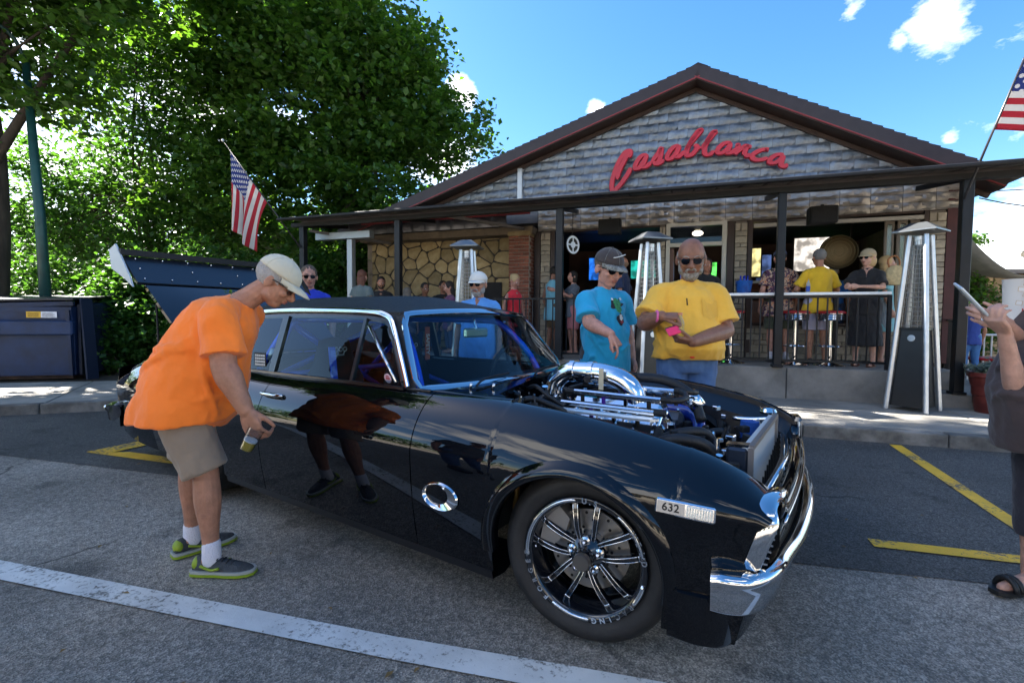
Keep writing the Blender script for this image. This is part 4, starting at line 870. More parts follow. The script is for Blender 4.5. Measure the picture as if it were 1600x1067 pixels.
def flag(label, foot, tip, W, H, fn, knob=True):
    """fn(s,t): s along the fly 0..1, t along the pole from tip (1) downwards (0) -> point"""
    T = thing('flag', label, 'flag', BLD, foot)
    part('flag_pole', MB().tube([foot, tip], [.014, .010], 10), M_flag_pole, T, True)
    if knob: part('finial', MB().ell(tip, .028), mat('finial_white', (.6, .6, .6), .3), T, True)
    n, m_ = 40, 28; vs = []; uv = []; fs = []
    for j in range(m_+1):
        for i in range(n+1): vs.append(fn(i/n, j/m_)); uv.append((i/n, j/m_))
    for j in range(m_):
        for i in range(n): fs.append((j*(n+1)+i, j*(n+1)+i+1, (j+1)*(n+1)+i+1, (j+1)*(n+1)+i))
    me = bpy.data.meshes.new('cloth'); b = Vector(foot); me.from_pydata([tuple(Vector(v)-b) for v in vs], [], fs); ul = me.uv_layers.new(name='UVMap')
    for p in me.polygons:
        for li in p.loop_indices: ul.data[li].uv = uv[me.loops[li].vertex_index]
    me.polygons.foreach_set('use_smooth', [True]*len(fs)); me.materials.append(M_flag); o = bpy.data.objects.new('cloth', me); COL.objects.link(o); o.parent = T
    so = o.modifiers.new('thickness', 'SOLIDIFY'); so.thickness = .003
    return T
ft, tp = Vector((-6.95, 7.42, 2.55)), Vector((-8.52, 7.1, 4.65))
hoist_a, hoist_b = tp.lerp(ft, .10), tp.lerp(ft, .58)     # top and bottom of the hoist on the sloping pole
def limp(s, t):
    p = hoist_b.lerp(hoist_a, t); L = 1.45*s
    # hangs down: everything gathers under the pole
    fold = math.sin(t*9+s*2.0)*.10*s*(1-.2*s); sh = (.5-t)*.34*min(1, s*1.5)
    return Vector((p.x-(t-.5)*0+sh*-.9*1.0+ .06*math.sin(t*7)*s, p.y+fold, p.z-L-(1-t)*0.02))
def limp2(s, t):
    p = hoist_b.lerp(hoist_a, t); g = 1-(1-s)**2
    x = p.x*(1-.62*g)+(hoist_a.x+.12)*(.62*g)
    return Vector((x+.03*math.sin(t*8+s*3)*s, p.y+.10*math.sin(t*11+s*1.5)*s, p.z-1.5*s*(.62+.38*t)))
flag('limp striped flag with stars on a tilted pole before the trees, above the bending man', tuple(ft), tuple(tp), 1.2, .8, limp2)
ft2, tp2 = Vector((3.24, 7.38, 2.70)), Vector((3.70, 7.15, 4.45))
ha2, hb2 = tp2.lerp(ft2, .05), tp2.lerp(ft2, .56)
flag('striped flag flying from the right end of the awning, cut by the photo edge', tuple(ft2), tuple(tp2), 1.5, .9,
     lambda s, t: hb2.lerp(ha2, t)+Vector((1.5*s, -.15*s+.10*math.sin(s*7+t*2)*(.3+s), -.22*s+.04*math.sin(s*6+1)*s-.25*s*s)), True)
# ================================================================ bar stools
M_chrome = mat('chrome', (.62, .63, .65), .07, metal=1)
M_redseat = mat('red_vinyl', (.35, .01, .015), .35)
def stool():
    T = thing('bar_stool', 'bar stool', 'stool', BLD, (0, 0, .56), group='red topped chrome bar stools')
    def P(name, mb, m, smooth=True, auto=35):
        me = mb.mesh(name, smooth, (0, 0, 0), auto); me.materials.append(m); o = bpy.data.objects.new(name, me); COL.objects.link(o); o.parent = T; return o
    P('seat', MB().lathe([(0, .80), (.15, .80), (.185, .785), (.19, .765), (.185, .755), (0, .755)], n=28), M_redseat)
    rr = [(.18, .755)]+[(.182 if k % 2 else .175, .752-.012*k) for k in range(8)]+[(.17, .65), (0, .65)]
    P('seat_band', MB().lathe(rr, n=28), M_chrome, True, 20)
    P('stem', MB().lathe([(.03, .02), (.03, .65)], n=14), M_chrome)
    P('base', MB().lathe([(0, 0), (.21, 0), (.20, .012), (.06, .04), (.03, .06)], n=28), M_chrome)
    P('foot_ring', MB().tube([(.15*math.cos(a*PI/12), .15*math.sin(a*PI/12), .28) for a in range(24)], .01, 8, closed=True), M_chrome)
    P('ring_spoke', MB().tube([(-.15, 0, .28), (.15, 0, .28)], .007, 6), M_chrome)
    return T
st = stool(); spots = [(.75, 8.0, 'red topped chrome bar stool behind the white rail left of the floral shirt'), (1.62, 8.05, 'red topped chrome bar stool between the floral shirt and the white shorts'), (2.08, 8.10, 'red topped chrome bar stool right of the white shorts, beside the black dress'),
     (-.75, 8.3, 'bar stool behind the men, partly hidden by the middle patio heater')]
for i, (u, v, lab) in enumerate(spots):
    if i == 0: r = st
    else:
        r = st.copy(); COL.objects.link(r)
        for ch in st.children: c = ch.copy(); COL.objects.link(c); c.parent = r
    r.location = BLD[0] @ Vector((u, v, .56)); r['label'] = lab
# blue ice bucket and green plastic cup on the rail ledge
T = thing('ice_bucket', 'blue beer bucket of bottles standing on the counter behind the white rail', 'bucket', BLD, (.95, 8.35, 1.6)); 
part('pail', MB().lathe([(0, 0), (.095, 0), (.125, .22), (.13, .23), (.12, .23), (.09, .02), (0, .02)], (.95, 8.35, 1.6), n=24), mat('pail_blue', (.01, .12, .45), .35, col2=(.02, .06, .25), vscale=14), T, True, 40)
mb = MB()
for a in range(4): mb.lathe([(0, .02), (.03, .02), (.03, .2), (.012, .26), (.012, .31), (0, .31)], (.95+.05*math.cos(a*1.6), 8.35+.05*math.sin(a*1.6), 1.6), n=10)
part('bottle', mb, mat('bottle_blue', (.01, .03, .35), .15), T, True)
T = thing('drink_ledge', 'narrow dark drink ledge standing behind the porch railing', 'ledge', BLD, (1.3, 8.35, .56)); part('ledge_top', MB().box(.6, 2.3, 8.2, 8.5, 1.56, 1.595, ch=.005), MATS['bar_counter_wood'], T)
for u in (.7, 1.45, 2.2): part('leg', MB().box(u-.03, u+.03, 8.3, 8.4, .56, 1.555), M_post, T)
T = thing('water_bottle', 'clear bottle with blue label on the ledge beside the yellow polo', 'bottle', BLD, (1.83, 8.3, 1.6)); part('bottle_body', MB().lathe([(0, 0), (.035, 0), (.035, .16), (.014, .21), (.014, .24), (0, .24)], (1.83, 8.3, 1.6), n=16), mat('clear_plastic', (.5, .6, .7), .1, alpha=.6), T, True, 40)
part('bottle_label', MB().lathe([(.0365, .05), (.0365, .13)], (1.83, 8.3, 1.6), n=16), mat('label_blue', (.02, .1, .5), .4), T, True)
# ================================================================ right side background
T = thing('shade_sail', 'grey fabric shade sail stretched out right of the building', 'sail', WORLD, (10.6, 12.2, 2.6))
n = 14; mb = MB(); A_, B_, C_, D_ = Vector((10.6, 11.5, 3.55)), Vector((13.9, 12.3, 2.35)), Vector((13.0, 16, 2.4)), Vector((9.4, 15, 2.5)); vs = []
for i in range(n+1):
    for j in range(n+1):
        s_, t_ = i/n, j/n; p = (A_.lerp(B_, s_)).lerp(D_.lerp(C_, s_), t_); p = p-Vector((0, 0, .45*math.sin(PI*s_)*(1-.4*t_))); vs.append(p)
mb.add(vs, [(i*(n+1)+j, i*(n+1)+j+1, (i+1)*(n+1)+j+1, (i+1)*(n+1)+j) for i in range(n) for j in range(n)])
o = part('sail_cloth', mb, mat('sail_grey', (.13, .13, .12), .8, var=.1), T, True); o.modifiers.new('s', 'SOLIDIFY').thickness = .01
part('sail_cord', MB().tube([(13.9, 12.3, 2.35), (14.6, 12.4, 2.45)], .012, 6), M_dark, T)
T = thing('stone_hut', 'small tan stone building with flat roof at the right edge', 'building', WORLD, (14.6, 12.5, .1))
part('hut_wall', MB().box(12.35, 17.5, 12.5, 15.5, .1, 2.45), mat('hut_mortar', (.20, .15, .10), .9, var=.3, vscale=4), T)
part('hut_roof', MB().box(12.2, 17.8, 12.3, 15.8, 2.46, 2.56), mat('hut_roof', (.12, .10, .09), .7), T)
rs = random.Random(9)
z = .2
while z < 2.35:
    x = 12.36; hh = rs.uniform(.12, .2)
    while x < 14.6:
        ww = rs.uniform(.16, .34); d = rs.uniform(.01, .04)
        me = MB().box(.005, ww-.008, -d, .0, .004, min(hh, 2.44-z)-.008, ch=.012).mesh('stone'); me.materials.append(mat('hut_stone', (.34, .24, .14), .85, var=.35, vscale=4, bump=.6)); new_part('stone', me, (x, 12.499, z), T, None or MATS['hut_stone']); x += ww
    z += hh
# flower pot
M_pot = mat('pot_maroon', (.10, .018, .014), .4, var=.2)
T = thing('flower_pot', 'ribbed maroon pot of grey green plants behind the person with the phone', 'planter', WORLD, (5.75, 5.65, .13))
part('pot', MB().lathe([(0, 0), (.16, 0), (.18, .1), (.185, .11), (.19, .2), (.2, .21), (.205, .32), (.215, .33), (.23, .42), (.25, .43), (.25, .48), (.22, .48), (.21, .44), (0, .44)], (5.75, 5.65, .13), n=32), M_pot, T, True, 35)
C, me = clumps([(0, 0, .5, .20, .20, .10)], 60, 22, .04, 51, .045, .2); me.materials.append(leafmat('grey_leaf', (.10, .14, .11), (.22, .27, .22), (1, 1, 1))); o = bpy.data.objects.new('plant', me); COL.objects.link(o); o.parent = T
# bike rack / white rail bits beyond
T = thing('parking_rail', 'white tubular rail far back at right beside the flower pot', 'rail', WORLD, (8.6, 8.8, .1))
mb = MB()
for i in range(7): mb.tube([(8.3+i*.14, 8.8, .1), (8.3+i*.14, 8.8, .95)], .014, 8)
part('upright', mb, mat('rail_white', (.5, .5, .5), .4), T); part('top_tube', MB().tube([(8.2, 8.8, .97), (9.3, 8.8, .97)], .02, 8), MATS['rail_white'], T)
T = thing('red_table', 'low red table top far back at right', 'table', WORLD, (8.0, 7.9, .13)); part('table_top', MB().lathe([(0, .45), (.35, .45), (.36, .47), (.35, .49), (0, .49)], (8.0, 7.9, .13), n=24), M_redseat, T, True, 30); part('table_leg', MB().lathe([(.2, 0), (.03, .04), (.03, .45)], (8, 7.9, .13), n=12), M_dark, T, True)
# cables from the awning corner
T = thing('overhead_cable', 'thin drooping cables leaving the right corner of the awning', 'cable', BLD, (4.4, 8.4, 2.8))
def sag(a, b, s_): return [Vector(a).lerp(Vector(b), t/14)-Vector((0, 0, s_*4*(t/14)*(1-t/14))) for t in range(15)]
part('cable', MB().tube(sag((3.95, 8.6, 2.95), (9, 11, 4.2), .55), .008, 6), M_dark, T, True); part('cable', MB().tube(sag((3.9, 8.4, 3.0), (9, 9.5, 4.2), .3), .007, 6), M_dark, T, True)
# ================================================================ the black car
def carpaint():
    m = mat('black_paint', (.0015, .0018, .003), .02, spec=.62); return m
M_pt = carpaint()
M_pin = mat('black_inner', (.006, .006, .008), .35, coat=.3)
M_rub = mat('tyre_rubber', (.012, .012, .013), .62, var=.3, vscale=14, bump=.15, bscale=80)
M_vinyl = mat('vinyl_roof', (.020, .021, .024), .42, var=.2, vscale=4, bump=.55, bscale=260)
M_chr = MATS['chrome']
M_pol = mat('polished_aluminium', (.75, .77, .80), .12, metal=1, bump=.03, bscale=30)
M_cblue = mat('candy_blue', (.012, .10, .80), .15, metal=.1, coat=.6)
M_cglass = clearmat('car_glass', (.52, .68, .76))
M_matb = mat('matte_black', (.008, .008, .009), .7)
M_hose = mat('hose_black', (.010, .010, .011), .5, bump=.3, bscale=90)
K = thing('classic_muscle_car', 'glossy black two door muscle car with its hood off, engine showing and trunk lid raised', 'car', CARF, (-1.75, 0, 0))
def interp(x, xs, ys): return float(np.interp(x, xs, ys))
def smooth_tab(tab):
    xs = np.array([t[0] for t in tab]); ys = np.array([t[1] for t in tab]); d = np.gradient(ys, xs)
    def f(x):
        x = min(max(x, xs[0]), xs[-1]); i = min(max(int(np.searchsorted(xs, x))-1, 0), len(xs)-2); h = xs[i+1]-xs[i]; t = (x-xs[i])/h
        return float((2*t**3-3*t**2+1)*ys[i]+(t**3-2*t**2+t)*h*d[i]+(-2*t**3+3*t**2)*ys[i+1]+(t**3-t**2)*h*d[i+1])
    return f
ZT = smooth_tab([(-4.42, .70), (-4.3, .80), (-4.1, .86), (-3.8, .885), (-3.2, .90), (-2.6, .885), (-2.0, .865), (-1.4, .868), (-.9, .872), (-.3, .860), (0, .835), (.25, .797), (.45, .750), (.57, .695), (.65, .64)])
YT = smooth_tab([(-4.42, .58), (-3.8, .66), (-3.2, .70), (-2.6, .745), (-2.0, .755), (-1.4, .755), (-.9, .735), (-.3, .705), (0, .70), (.3, .70), (.5, .695), (.65, .69)])
WT = smooth_tab([(-4.42, .79), (-4.0, .865), (-3.2, .90), (-2.4, .905), (-1.5, .905), (-.5, .908), (0, .908), (.3, .895), (.5, .872), (.65, .84)])
ZC = .635; ZB = .205
def side_y(X, z):
    zt, yt, W = ZT(X), YT(X), WT(X)
    if z >= ZC:
        t = min(1, (z-ZC)/(zt-ZC)); n = 1.62; return yt+(W-yt)*max(0, 1-t**n)**(1/n)
    t = (ZC-z)/(ZC-ZB); return W-.05*t**1.8
AX = [0.0, -2.82]; AZ = .318; AR = .356
def z_low(X):
    z = ZB
    for a in AX:
        if abs(X-a) < AR: z = max(z, AZ+math.sqrt(AR**2-(X-a)**2)*.99)
    return z
def shear(X, z):   # front edge rakes back towards the bumper
    k = min(1, max(0, (X-.1)/.5)); k = k*k*(3-2*k); return X-.22*max(0, .66-z)*k
def xs_for(a, b, step):
    n = max(2, int((b-a)/step)); L = list(np.linspace(a, b, n+1))
    for c in AX:
        for s_ in (-1, 1):
            q = c+s_*AR
            if a < q < b: L += [q-1e-4*s_*-1, q+1e-4*s_*-1, q-.006*s_, q-.018*s_]
    return sorted(set(L))
def side_panel(x0, x1, sgn, gap=.0, zb=None, nz=34):
    mb = MB(); X = xs_for(x0+gap, x1-gap, .035); V = []
    for x in X:
        lo = z_low(x) if zb is None else max(zb, z_low(x)); hi = ZT(x)
        for j in range(nz+1):
            t = j/nz
            # denser towards the shoulder
            z = lo+(hi-lo)*(1-(1-t)**1.7)
            V.append((shear(x, z), sgn*side_y(x, z), z))
    n = nz+1
    F = [(i*n+j, i*n+j+1, (i+1)*n+j+1, (i+1)*n+j) for i in range(len(X)-1) for j in range(nz)]
    mb.add(V, F); return mb
def skin(name, mb, m, th=.006, label=None):
    o = part(name, mb, m, K, True, label=label); md = o.modifiers.new('t', 'SOLIDIFY'); md.thickness = th; md.offset = 0; md.use_rim = True; es = o.modifiers.new('e', 'EDGE_SPLIT'); es.split_angle = rad(35); return o
for s_ in (-1, 1):
    fe = skin('fender', side_panel(-.765, .62, s_), M_pt); dr = skin('door', side_panel(-1.99, -.765, s_, .006), M_pt); qp = skin('quarter_panel', side_panel(-4.40, -1.99, s_), M_pt)
    # rolled wheel lips
    for ci, c in enumerate(AX):
        mb = MB(); rings = []
        for k in range(41):
            a = rad(-4+188*k/40); x = c+AR*math.cos(a); z = AZ+AR*.99*math.sin(a); rr = []
            y0 = side_y(x, z) 
            out = .020*math.sin(rad(min(90, 9+k*6 if k < 20 else 9+(40-k)*6)))+.004
            for (dr_, dy) in ((-.002, -.05), (-.010, .0), (-.006, out*.8), (.006, out), (.022, out*.8), (.045, .004), (.05, -.004)):
                xx = c+(AR+dr_)*math.cos(a); zz = AZ+(AR*.99+dr_)*math.sin(a); xq = shear(xx, zz) if ci == 0 else xx
                base = side_y(xx, max(ZB, zz)); rr.append((xq, s_*(base+dy), zz))
            rings.append(rr)
        n = 7; vs = [p for r in rings for p in r]; mb.add(vs, [(i*n+k, i*n+k+1, (i+1)*n+k+1, (i+1)*n+k) for i in range(40) for k in range(n-1)])
        part('wheel_arch_lip', mb, M_pt, K, True)
        # inner wheel well
        mb = MB(); rings = [[(c+(AR+.03)*math.cos(rad(a)), s_*y, AZ+(AR+.03)*math.sin(rad(a))) for a in range(-5, 190, 13)] for y in (.86, .60, .46)]
        n = len(rings[0]); vs = [p for r in rings for p in r]; fs = [(i*n+k, i*n+k+1, (i+1)*n+k+1, (i+1)*n+k) for i in range(2) for k in range(n-1)]
        mb.add(vs, fs); part('wheel_well', mb, M_pin, K, True)
    # rocker sill
    mb = MB(); rings = [[(x, s_*(side_y(x, ZB)-.004), ZB+.0), (x, s_*(side_y(x, ZB)-.015), ZB-.045), (x, s_*(side_y(x, ZB)-.10), ZB-.055), (x, s_*.6, ZB-.0)] for x in np.linspace(-2.46, -.37, 24)]
    n = 4; vs = [p for r in rings for p in r]; mb.add(vs, [(i*n+k, i*n+k+1, (i+1)*n+k+1, (i+1)*n+k) for i in range(23) for k in range(3)]); part('rocker_sill', mb, M_pin, K, True, 40)
    # bright line down the belt, fender top strip
    mb = MB(); mb.tube([(x, s_*(YT(x)+.012), ZT(x)+.004) for x in np.linspace(-2.5, -.80, 24)], .008, 6); part('belt_trim', mb, M_pin, K, True)
    # fender inner drop
    mb = MB(); vs = []; N = 26
    for x in np.linspace(-.62, .62, N): vs += [(shear(x, ZT(x)), s_*YT(x), ZT(x)-.002), (shear(x, ZT(x)), s_*(YT(x)-.028), ZT(x)-.006), (shear(x, ZT(x)), s_*(YT(x)-.030), ZT(x)-.035), (x, s_*(YT(x)-.12), ZT(x)-.10), (x, s_*(YT(x)-.17), .30)]
    mb.add(vs, [(i*5+k, i*5+k+1, (i+1)*5+k+1, (i+1)*5+k) for i in range(N-1) for k in range(4)]); part('inner_fender', mb, M_pin, K, True, 35)
# door handle, mirror-less door; door top reveal
for s_ in (-1, 1):
    mb = MB(); y = side_y(-1.86, .775)
    mb.tube([(-1.98, s_*(y+.004), .775), (-1.96, s_*(y+.028), .778), (-1.82, s_*(y+.028), .778), (-1.79, s_*(y+.006), .776)], [.010, .012, .012, .009], 10, sub=4); mb.lathe([(0, 0), (.012, .0), (.012, .01), (0, .012)], (0, 0, 0)); 
    part('door_handle', mb, M_chr, K, True)
# exhaust outlet in the fender side: oval chrome tip
y = side_y(-.60, .47)
mb = MB(); rings = []
for (rx, rz, dy) in ((.080, .046, -.012), (.098, .060, .008), (.092, .055, .016), (.062, .038, .004), (.052, .033, -.03), (.046, .03, -.10)):
    rings.append([(-.60+(-.022 if rx < .07 else 0)+rx*math.cos(a), -(y+dy), .472+rz*math.sin(a)) for a in np.linspace(0, 2*PI, 28, endpoint=False)])
mb.loft(rings, caps=False); part('exhaust_outlet', mb, M_chr, K, True, 50)
mb = MB(); mb.loft([[(-.62+.050*math.cos(a), -(y-.05), .472+.029*math.sin(a)) for a in np.linspace(0, 2*PI, 20, endpoint=False)], [(-.62+.01*math.cos(a), -(y-.055), .472+.01*math.sin(a)) for a in np.linspace(0, 2*PI, 20, endpoint=False)]]); part('exhaust_bore', mb, M_matb, K)
# text helper: flat letters as meshes
def text_mesh(txt, size, depth=.002, font=None, spacing=1.0, bold=0):
    cu = bpy.data.curves.new('t', 'FONT'); cu.body = txt; cu.size = size; cu.extrude = depth; cu.align_x = 'CENTER'; cu.align_y = 'CENTER'; cu.space_character = spacing; cu.offset = bold
    cu.resolution_u = 3
    o = bpy.data.objects.new('t', cu); COL.objects.link(o); dg = bpy.context.evaluated_depsgraph_get(); me = bpy.data.meshes.new_from_object(o.evaluated_get(dg)); bpy.data.objects.remove(o); bpy.data.curves.remove(cu); me.materials.clear(); return me
def put_text(name, txt, size, M4, m, T, depth=.002, bold=0, spacing=1.0, sub_of=None):
    me = text_mesh(txt, size, depth, spacing=spacing, bold=bold); me.transform(M4); base, rot = T_INFO[T.name]; me.transform(Matrix.Translation(-base)); me.materials.append(m)
    o = bpy.data.objects.new(name, me); COL.objects.link(o); o.parent = sub_of or T; return o
# side badge 632 with clear marker lens
def side_frame(X, z):   # matrix on the near side: x along +X (text reads nose to the right), z out
    y = side_y(X, z); dydz = (side_y(X, z+.02)-side_y(X, z-.02))/.04; dydx = (side_y(X+.05, z)-side_y(X-.05, z))/.1
    tx_ = Vector((1, -dydx, 0)).normalized(); tz = Vector((0, -dydz, 1)).normalized(); n_ = tx_.cross(tz)
    R = Matrix((tx_, tz, n_)).transposed().to_4x4(); return Matrix.Translation((shear(X, z), -y, z)) @ R
def place(mb, M4): mb.v = [tuple(M4 @ Vector(v)) for v in mb.v]; return mb
BM = side_frame(.385, .633); BM = BM @ Matrix.Rotation(-.03, 4, 'Z')
fr = part('side_badge', place(MB().box(-.088, .088, -.024, .024, -.002, .012, ch=.005), BM), M_pol, K)
part('badge_plate', place(MB().box(-.082, .0, -.018, .018, .012, .014), BM), mat('badge_silver', (.35, .36, .38), .3, metal=.7), K, sub_of=fr)
put_text('badge_number', '632', .034, BM @ Matrix.Translation((-.041, 0, .0145)), M_matb, K, .0008, .0006, 1.05, sub_of=fr)
part('marker_lens', place(MB().box(.006, .080, -.017, .017, .012, .018, ch=.003), BM), mat('clear_lens', (.75, .72, .62), .15, bump=.5, bscale=220), K, sub_of=fr)
mb = MB(); [place(mb, Matrix.Identity(4)) for _ in ()]
for i in range(9): mb.box(.012+i*.0075, .0145+i*.0075, -.015, .015, .018, .0195)
part('lens_rib', place(mb, BM), M_pol, K, sub_of=fr)
# ---------------- wheels
def wheel(cx, side, R=.330, wdt=.18, rim=.231, yc=.70, front=True, steer=0):
    Tn = 'wheel'; o_ = bpy.data.objects.new(Tn, None)
    base, _ = T_INFO[K.name]
    # everything in wheel space: axis along y, outer face at -y (mirrored by rotation for the far side)
    def add(name, mb, m, smooth=True, auto=None, par=None, me=None):
        me = me or mb.mesh(name, smooth, (0, 0, 0), auto); 
        if not me.materials: me.materials.append(m)
        o = bpy.data.objects.new(name, me); COL.objects.link(o); o.parent = par or K
        if par is None: o.location = Vector((cx, side*yc, R))-base; o.rotation_euler = (0, 0, (0 if side < 0 else PI)+rad(steer))
        return o
    h = wdt/2
    prof = [(rim-.002, -h+.004), (rim+.012, -h-.004), (rim+.04, -h-.016), (rim+.065, -h-.012), (R-.014, -h+.012), (R-.004, -h+.026), (R, -h+.05), (R, 0), (R, h-.05), (R-.004, h-.026), (R-.02, h+.006), (rim+.03, h+.01), (rim, h)]
    ty = add('tyre', MB().lathe(prof, (0, 0, 0), 'Y', 96), M_rub)
    o_ = ty
    # rim barrel with lip
    blk = mat('rim_black', (.006, .007, .010), .12, coat=1); 
    prof = [(rim-.002, -h-.002), (rim+.004, -h-.010), (rim-.004, -h-.014), (rim-.020, -h-.010), (rim-.026, -h+.004), (rim-.030, -h+.03), (rim-.040, -h+.05), (rim-.042, h), (rim, h)]
    add('rim', MB().lathe(prof, (0, 0, 0), 'Y', 96), blk, par=ty)
    # polished arcs of the lip between the lettering
    def arc(a0, a1, r0, r1, y): 
        mb = MB(); n = max(4, int((a1-a0)/4)); 
        rings = []
        for i in range(n+1):
            a = rad(a0+(a1-a0)*i/n); c, s = math.cos(a), math.sin(a); rings.append([(r0*c, y+.002, r0*s), (r0*c, y-.0035, r0*s), (r1*c, y-.0055, r1*s), (r1*c, y+.002, r1*s)])
        return mb.loft(rings)
    for a0, a1 in ((98, 188), (12, 56), (-36, -12), (-122, -84)): add('lip_arc', arc(a0, a1, rim-.016, rim-.003, -h-.012), M_pol, par=ty)
    def ring_text(txt, a_mid, step, r, size):
        n = len(txt)
        for i, chh in enumerate(txt):
            if chh == ' ': continue
            a = rad(a_mid-step*(i-(n-1)/2)); me = text_mesh(chh, size, .001, bold=.0009)
            R4 = Matrix.Translation((r*math.cos(a), -h-.016, r*math.sin(a))) @ Matrix.Rotation(-(a-PI/2), 4, 'Y') @ Matrix.Rotation(PI/2, 4, 'X')
            me.transform(R4); add('rim_letter', None, M_pol, par=ty, me=me) if me.materials.append(M_pol) is None else None
    ring_text('U.S', 84, 5.5, rim-.010, .028)
    ring_text('WELD', 34-12, 8.5, rim-.010, .027) if False else ring_text('WELD', 20+2, 9, rim-.010, .027)
    ring_text('RACING', -58, 8.2, rim-.010, .027); ring_text('FORGED', -153, 9.5, rim-.010, .027)
    # disc, hub, spokes
    add('brake_disc', MB().lathe([(.06, -.005), (.155, -.005), (.155, .008), (.06, .008), (.06, -.005)], (0, 0, 0), 'Y', 48), mat('brake_steel', (.30, .29, .28), .3, metal=.9, bump=.2), par=ty, auto=30)
    mb = MB()
    for k in range(30):
        a = k*2*PI/30; r = (.085, .115, .140)[k % 3]; mb.lathe([(0, -.0065), (.006, -.0065), (.006, -.004)], (r*math.cos(a), 0, r*math.sin(a)), 'Y', 8)
    add('disc_hole', mb, M_matb, par=ty, smooth=False)['kind'] = 'stuff'
    add('brake_caliper', MB().prism([(-.19, .02), (-.14, .0), (-.09, .05), (-.07, .12), (-.11, .16), (-.17, .12)], 'Y', -.045, .03), mat('caliper_grey', (.25, .24, .23), .4, metal=.5), par=ty, smooth=False)
    yh = -h+.012
    add('hub', MB().lathe([(.075, .02), (.075, yh+.03), (.055, yh+.012), (.036, yh+.0), (.034, yh-.03), (.030, yh-.036), (0, yh-.036)], (0, 0, 0), 'Y', 40), blk, par=ty, auto=30)
    add('centre_cap', MB().lathe([(.032, yh-.0), (.032, yh-.052), (.028, yh-.058), (0, yh-.058)], (0, 0, 0), 'Y', 40), mat('cap_grey', (.16, .15, .14), .35, metal=.8), par=ty, auto=30)
    for k in range(5):
        am = rad(127-72*k)
        for s in (-1, 1):
            pts = []; 
            for t in np.linspace(0, 1, 9):
                r = .050+(rim-.085)*t; a = am+s*rad(9+14*t**.7+1.5*math.sin(t*PI)); pts.append((r*math.cos(a), yh+.022-.020*math.sin(t*PI*.8)+.016*t, r*math.sin(a)))
            mb = MB(); P, rr = catmull([Vector(p) for p in pts], [.012]*9, 2); rings = []
            for i, p in enumerate(P):
                d = (P[min(i+1, len(P)-1)]-P[max(i-1, 0)]).normalized(); yv = Vector((0, 1, 0)); sd_ = d.cross(yv).normalized(); t = i/(len(P)-1); w_ = .0062+.004*t
                rings.append([p+sd_*w_+yv*.03, p+sd_*w_*1.0+yv*.004, p+sd_*w_*.5-yv*.002, p-sd_*w_*.5-yv*.002, p-sd_*w_+yv*.004, p-sd_*w_+yv*.03])
            mb.loft(rings); sp = add('spoke', mb, blk, par=ty, auto=45)
            # polished edges
            mb = MB()
            for q in (-1, 1): mb.tube([p+(P[min(i+1, len(P)-1)]-P[max(i-1, 0)]).normalized().cross(Vector((0, 1, 0)))*q*(.0056+.004*i/(len(P)-1))+Vector((0, .0, 0)) for i, p in enumerate(P)], .0022, 5)
            mb.tube([P[-1]+(P[-1]-P[-2]).normalized().cross(Vector((0, 1, 0)))*.012*q+Vector((0, -.001, 0)) for q in (-1, -.5, .5, 1)], .003, 5)
            add('spoke_edge', mb, M_pol, par=ty)
        a = am+rad(36); add('lug_nut', MB().lathe([(.017, yh+.03), (.018, yh+.008), (.010, yh+.004), (.010, yh-.016), (.004, yh-.022), (0, yh-.022)], (.055*math.cos(a), 0, .055*math.sin(a)), 'Y', 14), M_chr, par=ty, auto=40)
    add('valve_stem', MB().tube([(-(rim-.03), -h+.015, .01), (-(rim-.045), -h-.01, .012)], .004, 6), M_chr, par=ty)
    return ty
w1 = wheel(-.01, -1, steer=9); w2 = wheel(-.01, 1, steer=9); w3 = wheel(-2.82, -1, R=.345, wdt=.30, yc=.74); w4 = wheel(-2.82, 1, R=.345, wdt=.30, yc=.74)
# suspension gold bits seen in the wheel well
M_gold = mat('gold_bracket', (.30, .17, .05), .35, metal=.8)
part('shock_absorber', MB().tube([(-.10, -.62, .28), (-.16, -.50, .62)], .028, 12), M_gold, K, True); part('suspension_arm', MB().tube([(-.30, -.50, .30), (-.1, -.66, .24), (.02, -.7, .22)], .022, 8), M_pin, K, True)
part('brake_line', MB().tube([(-.32, -.80, .62), (-.31, -.76, .52), (-.33, -.74, .42), (-.30, -.72, .32)], .012, 8, sub=4), M_gold, K, True)
# ---------------- front end
def fx(z): return shear(.62, z)
